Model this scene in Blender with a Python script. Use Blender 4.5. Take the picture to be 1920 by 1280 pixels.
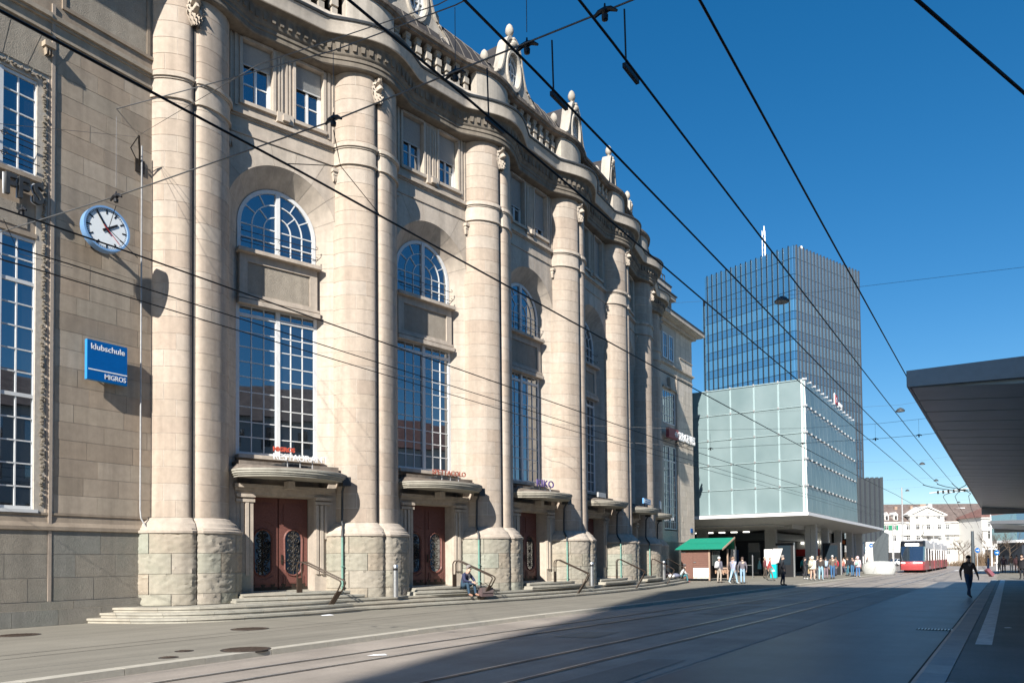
import bpy, math, random
from math import sin, cos, pi, sqrt, radians, atan2, hypot
from mathutils import Vector as V, Matrix, noise
random.seed(11)
S = bpy.context.scene
for o in list(bpy.data.objects): bpy.data.objects.remove(o)
COL = S.collection
# ------------------------------------------------------------------ camera, sky, sun, exposure
cd = bpy.data.cameras.new('camera'); cam = bpy.data.objects.new('camera', cd); COL.objects.link(cam)
cam.matrix_world = Matrix(((0.8405, 0.0243, 0.5412, 0), (0.5417, -0.0203, -0.8404, 0), (-0.0094, 0.9995, -0.0294, 1.65), (0, 0, 0, 1)))
cd.sensor_width = 36; cd.lens = 1447.94 / 1920 * 36; cd.shift_y = 367.8 / 1920
cd.clip_start = .05; cd.clip_end = 3000
S.camera = cam
SUN_EL = radians(32); SUN_TO = V((0.225, -0.974, 0)).normalized()      # horizontal direction towards the sun
w = bpy.data.worlds.new('World'); S.world = w; w.use_nodes = True
nt = w.node_tree; nt.nodes.clear()
sky = nt.nodes.new('ShaderNodeTexSky'); sky.sky_type = 'NISHITA'; sky.sun_disc = False
sky.sun_elevation = SUN_EL; sky.sun_rotation = atan2(SUN_TO.x, SUN_TO.y)
sky.altitude = 700; sky.air_density = 1.0; sky.dust_density = .1; sky.ozone_density = 3.0
bg = nt.nodes.new('ShaderNodeBackground'); bg.inputs[1].default_value = .09
wo = nt.nodes.new('ShaderNodeOutputWorld')
hs = nt.nodes.new('ShaderNodeHueSaturation'); hs.inputs['Saturation'].default_value = 1.5
gm = nt.nodes.new('ShaderNodeGamma'); gm.inputs[1].default_value = .82; nt.links.new(sky.outputs[0], gm.inputs[0]); nt.links.new(gm.outputs[0], hs.inputs['Color']); nt.links.new(hs.outputs[0], bg.inputs[0]); nt.links.new(bg.outputs[0], wo.inputs[0])
sd = bpy.data.lights.new('sun', 'SUN'); so = bpy.data.objects.new('sun', sd); COL.objects.link(so)
sd.energy = 5.0; sd.angle = radians(.5); sd.color = (1, .955, .88)
td = V((SUN_TO.x * cos(SUN_EL), SUN_TO.y * cos(SUN_EL), sin(SUN_EL)))
so.rotation_euler = (-td).to_track_quat('-Z', 'Y').to_euler(); so.location = (20, -60, 50)
S.view_settings.view_transform = 'Standard'; S.view_settings.look = 'None'
S.view_settings.gamma = 1; S.view_settings.exposure = .9
S.render.engine = 'CYCLES'

# ------------------------------------------------------------------ materials
def nodemat(name):
    m = bpy.data.materials.new(name); m.use_nodes = True
    n = m.node_tree; return m, n, n.nodes['Principled BSDF']
def lk(n, a, b): n.links.new(a, b)
def mixc(n, fac, a, b, mode='MIX'):
    x = n.nodes.new('ShaderNodeMix'); x.data_type = 'RGBA'; x.blend_type = mode
    for i, val in ((0, fac), (6, a), (7, b)):
        if hasattr(val, 'links'): lk(n, val, x.inputs[i])
        else: x.inputs[i].default_value = val if i == 0 else (*val, 1)
    return x.outputs[2]
def tex(n, scale, detail=4, rough=.6, stretch=None, coord='Object'):
    tc = n.nodes.new('ShaderNodeNewGeometry')
    out = tc.outputs['Position']
    if stretch:
        mp = n.nodes.new('ShaderNodeMapping'); mp.inputs['Scale'].default_value = stretch
        lk(n, out, mp.inputs[0]); out = mp.outputs[0]
    t = n.nodes.new('ShaderNodeTexNoise'); t.inputs['Scale'].default_value = scale
    t.inputs['Detail'].default_value = detail; t.inputs['Roughness'].default_value = rough
    lk(n, out, t.inputs['Vector']); return t.outputs['Fac']
def ramp(n, fac, stops):
    r = n.nodes.new('ShaderNodeValToRGB'); e = r.color_ramp.elements
    while len(e) < len(stops): e.new(.5)
    for i, (p, c) in enumerate(stops): e[i].position = p; e[i].color = (*c, 1) if len(c) == 3 else c
    lk(n, fac, r.inputs[0]); return r.outputs[0]
def mth(n, op, a, b):
    x = n.nodes.new('ShaderNodeMath'); x.operation = op
    for i, val in enumerate((a, b)):
        if hasattr(val, 'links'): lk(n, val, x.inputs[i])
        else: x.inputs[i].default_value = val
    return x.outputs[0]
def bump(n, b, h, strength, dist=.02):
    x = n.nodes.new('ShaderNodeBump'); x.inputs['Strength'].default_value = strength; x.inputs['Distance'].default_value = dist
    lk(n, h, x.inputs['Height']); lk(n, x.outputs[0], b.inputs['Normal'])
def plain(name, c, rough=.6, metal=0, nscale=8, amt=.15, bmp=0, bscale=60, spec=.35):
    """one colour with fine uneven wear"""
    m, n, b = nodemat(name)
    f = tex(n, nscale, 5)
    lo = tuple(x * (1 - amt) for x in c); hi = tuple(min(1, x * (1 + amt)) for x in c)
    lk(n, ramp(n, f, [(.3, lo), (.7, hi)]), b.inputs['Base Color'])
    b.inputs['Roughness'].default_value = rough; b.inputs['Metallic'].default_value = metal
    b.inputs['Specular IOR Level'].default_value = spec
    if bmp: bump(n, b, tex(n, bscale, 3), bmp)
    return m
def stone(name, cols, rough=.85, bmp=.35, bscale=45, streak=.25, grime=None, bdist=.012):
    """ashlar: one tone per block (attribute + object), grain, vertical run-off streaks"""
    m, n, b = nodemat(name)
    a = n.nodes.new('ShaderNodeAttribute'); a.attribute_name = 'tone'
    oi = n.nodes.new('ShaderNodeObjectInfo')
    t = mth(n, 'FRACT', mth(n, 'ADD', a.outputs['Fac'], oi.outputs['Random']), 0)
    k = len(cols)
    c = ramp(n, t, [((i + .5) / k, cc) for i, cc in enumerate(cols)])
    g = tex(n, 5, 6, .7)
    c = mixc(n, .55, c, ramp(n, g, [(.25, (.72, .71, .70)), (.75, (1.22, 1.21, 1.2))]), 'MULTIPLY')
    s = tex(n, 1, 4, .6, (2.6, 2.6, .18))
    c = mixc(n, streak, c, ramp(n, s, [(.35, (.55, .54, .53)), (.6, (1.15, 1.14, 1.12))]), 'MULTIPLY')
    if grime:
        gz = tex(n, .55, 5, .65)
        c = mixc(n, mth(n, 'MULTIPLY', ramp(n, gz, [(.5, (0, 0, 0)), (.72, (1, 1, 1))]), grime[1]), c, grime[0])
    lk(n, c, b.inputs['Base Color']); b.inputs['Roughness'].default_value = rough
    b.inputs['Specular IOR Level'].default_value = .25
    bump(n, b, tex(n, bscale, 5, .7), bmp, bdist)
    return m
M = {}
M['pier'] = stone('pale_sandstone', [(0.432, 0.363, 0.298), (0.409, 0.333, 0.268), (0.441, 0.380, 0.320), (0.419, 0.354, 0.294), (0.432, 0.359, 0.289), (0.393, 0.320, 0.259)], bmp=.25, streak=.34, grime=((.30, .26, .215), .35))
M['bay'] = stone('bay_sandstone', [(0.474, 0.411, 0.343), (0.449, 0.386, 0.323), (0.483, 0.420, 0.353)], bmp=.3, streak=.38, grime=((.27, .24, .20), .4))
M['wing'] = stone('weathered_sandstone', [(0.396, 0.326, 0.251), (0.345, 0.280, 0.216), (0.420, 0.350, 0.275), (0.379, 0.321, 0.251), (0.315, 0.257, 0.198), (0.391, 0.310, 0.233)], bmp=.35, streak=.35)
M['rust'] = stone('rock_faced_stone', [(0.349, 0.300, 0.240), (0.326, 0.305, 0.253), (0.356, 0.313, 0.261), (0.310, 0.292, 0.240), (0.340, 0.288, 0.226), (0.313, 0.313, 0.261)], bmp=.45, bscale=30, streak=.3, grime=((.19, .22, .17), .35), bdist=.02)
M['plinth'] = stone('plinth_stone', [(.27, .245, .205), (.24, .225, .195), (.285, .255, .21), (.235, .23, .205)], bmp=.9, bscale=30, streak=.3, grime=((.19, .195, .165), .6), bdist=.02)
M['rough'] = stone('stippled_render', [(.34, .30, .245), (.33, .29, .24)], bmp=1, bscale=38, streak=.3, bdist=.03)
M['cornice'] = stone('cornice_stone', [(.50, .445, .38), (.52, .47, .40)], bmp=.25, streak=.3)
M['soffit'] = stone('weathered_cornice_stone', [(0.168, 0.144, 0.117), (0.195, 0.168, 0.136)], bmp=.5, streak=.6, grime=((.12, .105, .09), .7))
M['gable'] = stone('gable_stone', [(0.414, 0.377, 0.327), (0.396, 0.359, 0.308)], bmp=.4, streak=.45)
M['coping'] = stone('stained_coping_stone', [(.17, .14, .115), (.22, .185, .155)], bmp=.5, streak=.9, grime=((.07, .065, .06), .8))
M['mortar'] = plain('lime_mortar', (.60, .54, .47), .9, bmp=.2)
M['mortar_dark'] = plain('old_mortar', (.47, .42, .355), .9, bmp=.2)
M['step'] = stone('step_granite', [(0.352, 0.336, 0.288), (0.376, 0.352, 0.296), (0.336, 0.324, 0.280), (0.364, 0.336, 0.280)], bmp=.35, bscale=50, streak=.2, grime=((.22, .20, .165), .75))
M['white'] = plain('white_window_paint', (.64, .64, .63), .35, amt=.05)
M['blind'] = plain('roller_blind_slats', (.43, .43, .42), .5, amt=.06)
M['lead'] = plain('dark_sheet_metal', (.055, .058, .06), .5, .3, 3, .3)
M['roof'] = plain('weathered_dark_roof_metal', (.042, .038, .038), .85, 0, 2, .25)
M['seam'] = plain('roof_seam_metal', (.10, .09, .08), .8, 0)
M['wood'] = plain('red_brown_door_paint', (.15, .062, .05), .5, amt=.2, nscale=20)
M['iron'] = plain('dark_iron', (.035, .028, .022), .5, .3)
M['rail'] = plain('brown_handrail_paint', (.05, .034, .024), .4, .2)
M['copper'] = plain('green_copper', (.16, .30, .25), .7)
M['pipe'] = plain('groove_pipe_paint', (.11, .10, .09), .6)
M['steel'] = plain('brushed_steel', (.55, .55, .55), .35, .9, amt=.08)
M['wire'] = plain('overhead_wire', (.018, .017, .017), .5, .5)
M['wiregrey'] = plain('span_wire', (.12, .12, .12), .5, .5)
M['black'] = plain('black_plastic', (.012, .012, .014), .45)
M['bluesign'] = plain('blue_sign_panel', (.0, .105, .36), .35, amt=.06)
M['blueside'] = plain('blue_sign_edge', (.03, .24, .55), .35, amt=.05)
M['signwhite'] = plain('white_sign_lettering', (.8, .8, .8), .4, amt=.03)
M['signred'] = plain('red_sign_lettering', (.55, .10, .06), .4, amt=.05)
M['signbrown'] = plain('rust_red_sign_lettering', (.38, .13, .09), .45, amt=.05)
M['signviolet'] = plain('violet_sign_lettering', (.13, .09, .26), .45, amt=.05)
M['signblue'] = plain('blue_sign_lettering', (.10, .28, .55), .45, amt=.05)
M['signgrey'] = plain('grey_sign_box', (.38, .38, .38), .5)
M['clockblue'] = plain('pale_blue_clock_case', (.16, .30, .52), .35, amt=.05)
M['clockface'] = plain('white_clock_face', (.72, .75, .76), .3, amt=.03)
M['handred'] = plain('red_second_hand', (.5, .03, .03), .4)
M['fascia'] = plain('canopy_fascia_metal', (.17, .175, .19), .3, .6, amt=.06)
M['strip'] = plain('light_strip', (.75, .73, .66), .4)
M['concrete'] = plain('pale_concrete', (.40, .405, .39), .8, amt=.12, bmp=.15)
M['slabwhite'] = plain('white_slab_edge', (.80, .78, .76), .5, amt=.04)
M['hut'] = plain('brown_stained_boards', (.165, .085, .065), .7, nscale=14, amt=.3)
M['hutroof'] = plain('green_sheet_roof', (.01, .20, .13), .5, amt=.12)
M['hutedge'] = plain('pale_barge_board', (.33, .23, .17), .7)
M['darkhall'] = plain('dark_hall_cladding', (.03, .035, .045), .5)
M['fin'] = plain('dark_grey_facade_fin', (.085, .10, .11), .45, .4)
M['stucco'] = plain('white_stucco', (.60, .585, .55), .85, amt=.07)
M['tile'] = plain('brown_roof_tiles', (.15, .115, .10), .8, nscale=1.2, amt=.3)
M['tilered'] = plain('red_brown_roof_tiles', (.19, .10, .08), .8, nscale=1.2, amt=.25)
M['shutter'] = plain('green_shutter_paint', (.03, .22, .12), .6)
M['tramred'] = plain('red_tram_paint', (.42, .07, .075), .3, amt=.05)
M['tramwhite'] = plain('white_tram_paint', (.72, .70, .70), .3, amt=.04)
M['carwhite'] = plain('white_car_paint', (.75, .75, .75), .25, amt=.03)
M['carred'] = plain('red_car_paint', (.40, .03, .03), .25, amt=.05)
M['tyre'] = plain('tyre_rubber', (.02, .02, .02), .8)
M['turq'] = plain('turquoise_box_paint', (.0, .42, .45), .4, amt=.05)
M['bark'] = plain('bare_tree_bark', (.10, .075, .055), .9)
M['hedge'] = plain('dry_shrub_twigs', (.16, .11, .07), .9)
M['tower_mull'] = plain('dark_tower_fin', (.022, .03, .04), .4, .5)
M['poster'] = plain('printed_poster', (.7, .66, .62), .5, nscale=3, amt=.2)
M['goods'] = plain('mixed_shop_goods', (.35, .22, .15), .7, nscale=14, amt=.8)
M['screen'] = plain('dark_screen_glass', (.02, .03, .04), .08)
M['blueclad'] = plain('blue_shop_panel', (.02, .09, .30), .5)
M['red'] = plain('red_shop_panel', (.42, .03, .03), .5)
M['paper'] = plain('white_paper', (.85, .85, .85), .7, amt=.03)
M['cover'] = plain('rusty_manhole_cover', (.085, .06, .045), .7, .2, 14, .35, .5, 90)
M['bag'] = plain('brown_bag_fabric', (.10, .07, .07), .7)
M['granite'] = stone('kerb_granite', [(0.486, 0.472, 0.432), (0.540, 0.520, 0.472), (0.446, 0.439, 0.412)], bmp=.4, bscale=60, streak=.0)
M['kerbpale'] = stone('pale_kerb_stone', [(.43, .40, .335), (.45, .42, .355), (.40, .375, .32)], bmp=.4, bscale=60, streak=.0)  # paler, warmer stone of the pavement kerb
M['railsteel'] = plain('worn_rail_steel', (.46, .44, .42), .3, .35, 5, .2)
M['railgroove'] = plain('rail_groove_dirt', (.035, .028, .024), .8)
M['line'] = plain('worn_white_road_paint', (.74, .75, .72), .7, nscale=6, amt=.2)
def glass(name, base, rough=.03, f=.35, tint=(.9, .95, 1)):
    m, n, b = nodemat(name)
    b.inputs['Base Color'].default_value = (*base, 1); b.inputs['Roughness'].default_value = rough
    b.inputs['Specular IOR Level'].default_value = .5
    gl = n.nodes.new('ShaderNodeBsdfGlossy'); gl.inputs['Color'].default_value = (*tint, 1); gl.inputs['Roughness'].default_value = rough
    mx = n.nodes.new('ShaderNodeMixShader'); mx.inputs[0].default_value = f
    lk(n, b.outputs[0], mx.inputs[1]); lk(n, gl.outputs[0], mx.inputs[2])
    lk(n, mx.outputs[0], n.nodes['Material Output'].inputs[0]); return m
M['glass'] = glass('window_glass', (.016, .018, .02), .015, .31, (.78, .88, .98))
M['towerglass'] = glass('blue_tower_glass', (.06, .17, .27), .08, .42, (.72, .88, 1))
M['towerglass2'] = glass('dark_blue_tower_glass', (.04, .125, .21), .08, .45, (.52, .70, .88))
M['carglass'] = glass('vehicle_glass', (.02, .025, .03), .03, .3)
M['shopglass'] = glass('shop_glass', (.05, .06, .06), .05, .3)
def milky():
    m, n, b = nodemat('milky_etched_glass')
    f = tex(n, .35, 3, .5)
    lk(n, ramp(n, f, [(.3, (.19, .265, .275)), (.7, (.27, .35, .36))]), b.inputs['Base Color'])
    b.inputs['Roughness'].default_value = .3
    tr = n.nodes.new('ShaderNodeBsdfTranslucent'); tr.inputs[0].default_value = (.40, .54, .56, 1)
    mx = n.nodes.new('ShaderNodeMixShader'); mx.inputs[0].default_value = .28
    lk(n, b.outputs[0], mx.inputs[1]); lk(n, tr.outputs[0], mx.inputs[2])
    lk(n, mx.outputs[0], n.nodes['Material Output'].inputs[0]); return m
M['milky'] = milky()
def emis(name, c, s):
    m, n, b = nodemat(name); b.inputs['Base Color'].default_value = (*c, 1)
    b.inputs['Emission Color'].default_value = (*c, 1); b.inputs['Emission Strength'].default_value = s; return m
M['lamp'] = emis('lit_lamp', (1, .96, .85), 1.6)
def asphalt(name, c, speck=.5, patch=.2, rough=.85, spec=.3):
    m, n, b = nodemat(name)
    p = tex(n, .5, 5, .6); g = tex(n, 140, 2, .7); g2 = tex(n, 22, 4, .7)
    col = ramp(n, p, [(.3, tuple(x * (1 - patch) for x in c)), (.7, tuple(x * (1 + patch) for x in c))])
    col = mixc(n, speck, col, ramp(n, g, [(.3, (.55, .55, .55)), (.7, (1.5, 1.48, 1.45))]), 'MULTIPLY')
    col = mixc(n, .4, col, ramp(n, g2, [(.3, (.75, .75, .75)), (.7, (1.25, 1.25, 1.25))]), 'MULTIPLY')
    tl = tex(n, 1, 3, .6, (2.2, .06, 1))
    col = mixc(n, .35, col, ramp(n, tl, [(.35, (.72, .72, .72)), (.65, (1.22, 1.22, 1.22))]), 'MULTIPLY')
    lk(n, col, b.inputs['Base Color']); b.inputs['Roughness'].default_value = rough
    b.inputs['Specular IOR Level'].default_value = spec
    bump(n, b, g, .2, .004); return m
M['road'] = asphalt('old_road_asphalt', (.30, .262, .225), .5, .25, .62, .45)
M['lane'] = asphalt('dark_lane_asphalt', (.095, .10, .108), .35, .3, .45, .5)
M['pave'] = asphalt('grey_pavement_asphalt', (.215, .198, .163), .3, .1)
M['platform'] = asphalt('dark_platform_asphalt', (.15, .152, .145), .45, .2, .6, .4)
def skin_mat(n_, c): return plain(n_, c, .6, amt=.08)

# ------------------------------------------------------------------ mesh helpers
class MB:
    def __init__(s, tf=None): s.v = []; s.f = []; s.t = []; s.m = []; s.tf = tf
    def add(s, vs, fs, tone=.5, mi=0):
        n = len(s.v)
        s.v += [tuple(s.tf(*p)) if s.tf else tuple(p) for p in vs]
        s.t += [tone] * len(vs); s.f += [tuple(i + n for i in f) for f in fs]; s.m += [mi] * len(fs); return s
    def box(s, x0, x1, y0, y1, z0, z1, tone=.5, mi=0):
        vs = [(x, y, z) for x in (x0, x1) for y in (y0, y1) for z in (z0, z1)]
        return s.add(vs, [(0, 1, 3, 2), (4, 6, 7, 5), (0, 4, 5, 1), (2, 3, 7, 6), (0, 2, 6, 4), (1, 5, 7, 3)], tone, mi)
    def quad(s, a, b, c, d, tone=.5, mi=0): return s.add([a, b, c, d], [(0, 1, 2, 3)], tone, mi)
    def prism(s, poly, z0, z1, tone=.5, mi=0):
        n = len(poly); vs = [(x, y, z0) for x, y in poly] + [(x, y, z1) for x, y in poly]
        return s.add(vs, [tuple(range(n)), tuple(range(n, 2 * n))] + [(i, (i + 1) % n, n + (i + 1) % n, n + i) for i in range(n)], tone, mi)
    def xzprism(s, poly, y0, y1, tone=.5, mi=0):
        n = len(poly); vs = [(x, y0, z) for x, z in poly] + [(x, y1, z) for x, z in poly]
        return s.add(vs, [tuple(range(n)), tuple(range(n, 2 * n))] + [(i, (i + 1) % n, n + (i + 1) % n, n + i) for i in range(n)], tone, mi)
    def tube(s, path, r, n=6, tone=.5, mi=0):
        P = [V(p) for p in path]; R = r if hasattr(r, '__len__') else [r] * len(P)
        t0 = (P[1] - P[0]).normalized(); up = V((0, 0, 1)) if abs(t0.z) < .9 else V((1, 0, 0))
        a = t0.cross(up).normalized(); vs = []; fs = []
        for i, p in enumerate(P):
            t = (P[min(i + 1, len(P) - 1)] - P[max(i - 1, 0)]).normalized()
            a = (a - t * a.dot(t)).normalized(); b = t.cross(a)
            vs += [p + (a * cos(2 * pi * k / n) + b * sin(2 * pi * k / n)) * R[i] for k in range(n)]
        for i in range(len(P) - 1):
            fs += [(i * n + k, i * n + (k + 1) % n, (i + 1) * n + (k + 1) % n, (i + 1) * n + k) for k in range(n)]
        fs += [tuple(range(n)), tuple(range((len(P) - 1) * n, len(P) * n))]
        return s.add(vs, fs, tone, mi)
    def lathe(s, prof, c=(0, 0, 0), n=12, sx=1, sy=1, tone=.5, mi=0):
        vs = []; fs = []; k = len(prof)
        for r, z in prof: vs += [(c[0] + r * sx * cos(2 * pi * i / n), c[1] + r * sy * sin(2 * pi * i / n), c[2] + z) for i in range(n)]
        for j in range(k - 1): fs += [(j * n + i, j * n + (i + 1) % n, (j + 1) * n + (i + 1) % n, (j + 1) * n + i) for i in range(n)]
        fs += [tuple(range(n)), tuple(range((k - 1) * n, k * n))]
        return s.add(vs, fs, tone, mi)
    def blk(s, path, z0, z1, t=.05, tone=.5, mi=0):
        """a block whose outer face follows a 2-D path (normal to the left of travel), t thick"""
        n = len(path); vs = []
        for i, (x, d) in enumerate(path):
            ax, ad = path[max(0, i - 1)]; bx, bd = path[min(n - 1, i + 1)]; L = hypot(bx - ax, bd - ad) or 1
            nx, nd = -(bd - ad) / L, (bx - ax) / L
            vs += [(x, d, z0), (x, d, z1), (x - nx * t, d - nd * t, z0), (x - nx * t, d - nd * t, z1)]
        fs = []
        for i in range(n - 1):
            a, b = 4 * i, 4 * i + 4
            fs += [(a, b, b + 1, a + 1), (a + 1, b + 1, b + 3, a + 3), (a, a + 2, b + 2, b)]
        e = 4 * (n - 1); fs += [(0, 1, 3, 2), (e, e + 2, e + 3, e + 1)]
        return s.add(vs, fs, tone, mi)
    def sweep(s, rows, close=False, tone=.5, mi=0):
        """rows of equal length joined into a sheet"""
        k = len(rows[0]); vs = [p for r in rows for p in r]
        fs = [(i * k + j, i * k + j + 1, (i + 1) * k + j + 1, (i + 1) * k + j) for i in range(len(rows) - 1) for j in range(k - 1)]
        if close: fs += [(i * k + k - 1, i * k, (i + 1) * k, (i + 1) * k + k - 1) for i in range(len(rows) - 1)]
        return s.add(vs, fs, tone, mi)
def mesh(name, mb, mats, smooth=None):
    me = bpy.data.meshes.new(name); me.from_pydata(mb.v, [], mb.f)
    for m in (mats if isinstance(mats, (list, tuple)) else [mats]): me.materials.append(M[m] if isinstance(m, str) else m)
    if any(mb.m): me.polygons.foreach_set('material_index', mb.m)
    a = me.attributes.new('tone', 'FLOAT', 'POINT'); a.data.foreach_set('value', mb.t)
    if smooth is not None:
        me.polygons.foreach_set('use_smooth', [True] * len(me.polygons)); me.set_sharp_from_angle(angle=radians(smooth))
    me.update(); return me
WM = {}
I4 = Matrix.Identity(4)
def link(o, parent=None, Mx=None):
    COL.objects.link(o); Mx = Mx or I4
    if parent is not None: o.parent = parent; o.matrix_parent_inverse = WM[parent.name].inverted()
    o.matrix_basis = Mx; WM[o.name] = Mx.copy(); return o
def obj(name, me, parent=None, Mx=None):
    return link(bpy.data.objects.new(name, me), parent, Mx)
def part(name, mb, mats, parent=None, Mx=None, smooth=None):
    return obj(name, mesh(name, mb, mats, smooth), parent, Mx)
def tag(o, label, cat, group=None, kind=None):
    o['label'] = label
    if cat: o['category'] = cat
    if group: o['group'] = group
    if kind: o['kind'] = kind
    return o
def thing(name, label, cat, Mx=None, group=None):
    o = bpy.data.objects.new(name, None); o.empty_display_size = .3; link(o, None, Mx); return tag(o, label, cat, group)
def struct(name, mb, mats, smooth=None, parent=None):
    o = part(name, mb, mats, parent, None, smooth)
    if parent is None: o['kind'] = 'structure'
    return o
def stuff(o): o['kind'] = 'stuff'; return o
def T(x, y, z, rz=0, s=1): return Matrix.Translation((x, y, z)) @ Matrix.Rotation(rz, 4, 'Z') @ Matrix.Scale(s, 4)
TEXT = {}
def text_mesh(txt, size, depth, mat, bold=0.0, name='lettering', spacing=1.0):
    key = (txt, size, depth, mat, bold)
    if key in TEXT: return TEXT[key]
    c = bpy.data.curves.new(name, 'FONT'); c.body = txt; c.size = size; c.extrude = depth / 2; c.offset = bold; c.space_character = spacing; c.resolution_u = 3
    c.align_x = 'CENTER'
    o = bpy.data.objects.new(name, c); COL.objects.link(o); dg = bpy.context.evaluated_depsgraph_get()
    me = bpy.data.meshes.new_from_object(o.evaluated_get(dg)); bpy.data.objects.remove(o); me.name = name
    me.materials.clear(); me.materials.append(M[mat]); TEXT[key] = me; return me
RX = Matrix.Rotation(pi / 2, 4, 'X')          # lays lettering up into the wall plane of a local frame
# ------------------------------------------------------------------ bowed facade frame: arc position s, outward distance d, height z
CX, CY, R0 = -73.705, 34.26, 55.77
SK = [radians((k - 3) * 6.83 + .16) * R0 for k in range(7)]
SC = [(SK[k] + SK[k + 1]) / 2 for k in range(6)]
def W(s, d, z): a = s / R0; return V((CX + (R0 + d) * cos(a), CY + (R0 + d) * sin(a), z))
def frame(s):
    a = s / R0; return Matrix(((-sin(a), -cos(a), 0, CX + R0 * cos(a)), (cos(a), -sin(a), 0, CY + R0 * sin(a)), (0, 0, 1, 0), (0, 0, 0, 1)))
LF = lambda x, d, z: (x, -d, z)               # local (along, outward, up) -> mesh coordinates
XW = -22.25
WING = Matrix(((0, -1, 0, XW), (1, 0, 0, 0), (0, 0, 1, 0), (0, 0, 0, 1)))
rnd = random.random

M['joint'] = plain('pale_glass_joint', (.28, .37, .38), .4, amt=.06)

M['cleanwing'] = stone('clean_wing_stone', [(.60, .53, .44), (.57, .50, .415), (.62, .55, .465)], bmp=.25, streak=.3)

M['carving'] = stone('dark_carved_stone', [(.17, .15, .12), (.21, .18, .145)], bmp=.6, streak=.3)
# ------------------------------------------------------------------ STATION BUILDING
B = thing('station_building', 'long pale sandstone railway station with bowed front of twin-column pillars and arched windows', 'building', T(-26, 34, 0))
rad = radians
def lobe(sign, r, a0, a1, n=12, e=.355, c=-1.0):
    return [(sign * e + r * sin(a0 + (a1 - a0) * i / n), c + r * cos(a0 + (a1 - a0) * i / n)) for i in range(n + 1)]
# plan of one lobe from the groove outwards; the pillar is two of them, mirrored
LOBE = [(.03, -.17), (.06, -.07), (.12, -.01), (.21, .02), (.36, .018), (.52, -.025), (.70, -.09), (.88, -.19), (1.04, -.31), (1.16, -.45), (1.25, -.61), (1.30, -.79), (1.32, -1.0), (1.33, -1.2)]
def off(path, o):
    out = []; n = len(path)
    for i, (x, d) in enumerate(path):
        a = path[max(0, i - 1)]; b = path[min(n - 1, i + 1)]; L = hypot(b[0] - a[0], b[1] - a[1]); out.append((x - (b[1] - a[1]) / L * o, d + (b[0] - a[0]) / L * o))
    return out
def lobe_path(sg, o=0):
    q = [(max(x, .012), d) for x, d in off(LOBE, o)]
    if o > .2: q = [(.02, q[2][1] - .14), (.05, q[2][1] - .05)] + q[2:]
    return q if sg > 0 else [(-x, d) for x, d in q[::-1]]
def span(path, t0, t1, n, even=False):
    """piece of a path between two fractions of its length"""
    L = [0]
    for a, b in zip(path, path[1:]): L.append(L[-1] + hypot(b[0] - a[0], b[1] - a[1]))
    def at_(t):
        t *= L[-1]
        for i in range(len(L) - 1):
            if t <= L[i + 1] + 1e-9: f = (t - L[i]) / (L[i + 1] - L[i]); return (path[i][0] + (path[i + 1][0] - path[i][0]) * f, path[i][1] + (path[i + 1][1] - path[i][1]) * f)
        return path[-1]
    if even: return [at_(t0 + (t1 - t0) * i / n) for i in range(n + 1)]
    return [at_(t0)] + [p for p, l in zip(path, L) if t0 * L[-1] + .015 < l < t1 * L[-1] - .015] + [at_(t1)]
def pier_path(r, n=12, lo=80): return lobe_path(-1, r - .86) + lobe_path(1, r - .86)
# one set of shaft stones, shared by the pillars
SHAFT_Z0, COURSE = 3.1, .52
def shaft_stones(far):
    out = []; g = math.asin(.355 / .86)
    for i in range(32):
        z0 = SHAFT_Z0 + i * COURSE + .007; z1 = z0 + COURSE - .014
        for sg in (-1, 1):
            pth = lobe_path(sg); cuts = [0, 1] if (i + (sg > 0)) % 3 == 2 else [0, .55 if i % 2 else .72, 1]
            if sg > 0 and len(cuts) == 3: cuts[1] = 1 - cuts[1]
            for c0, c1 in zip(cuts, cuts[1:]):
                out.append((span(pth, c0 + .004, c1 - .004, max(4, int(12 * (c1 - c0)))), z0, z1))
    return out
SH = shaft_stones(0)
SHM = []
for p, z0, z1 in SH:
    mb = MB(LF); mb.blk(p, z0, z1, .06, .12 * rnd() if z0 < 3.2 else rnd()); SHM.append(mesh('stone', mb, 'pier', 40))
mb = MB(LF)
for p, z0, z1 in SH: mb.blk(p, z0, z1, .06, rnd())
SHALL = mesh('ashlar_stones', mb, 'pier', 40)
mb = MB(LF); pp = pier_path(.849, 14)
mb.sweep([[(x, d, z) for x, d in pp] for z in (2.9, 19.78)]); CORE = mesh('pier', mb, 'mortar', 40)
# rusticated base stones with real rock-faced relief
def rock_stone(path, z0, z1, amp=.03, nu=None, seed=0):
    mb = MB(LF); nz = max(4, int((z1 - z0) / .055)); n = len(path); vs = []; fs = []
    for j in range(nz + 1):
        z = z0 + (z1 - z0) * j / nz
        for i, (x, d) in enumerate(path):
            a = path[max(0, i - 1)]; b = path[min(n - 1, i + 1)]; L = hypot(b[0] - a[0], b[1] - a[1])
            nx, nd = -(b[1] - a[1]) / L, (b[0] - a[0]) / L
            edge = min(i, n - 1 - i, j, nz - j)
            q = V((x * 5 + seed, d * 5, z * 5)); h = noise.noise(q) * .35 + noise.noise(q * 3.1) * .6 + noise.noise(q * 6.5) * .45 + .05
            h = amp * h * (1 if edge > 0 else .25)
            vs.append((x + nx * h, d + nd * h, z))
    for j in range(nz):
        for i in range(n - 1): fs.append((j * n + i, j * n + i + 1, (j + 1) * n + i + 1, (j + 1) * n + i))
    mb.add(vs, fs, rnd())
    mb.blk(off(path, -.035), z0 + .004, z1 - .004, .06, mb.t[0]); return mb
RB = []
zs = [.40, .74, 1.36, 1.98, 2.60]; gb = math.asin(.355 / 1.28)
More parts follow.
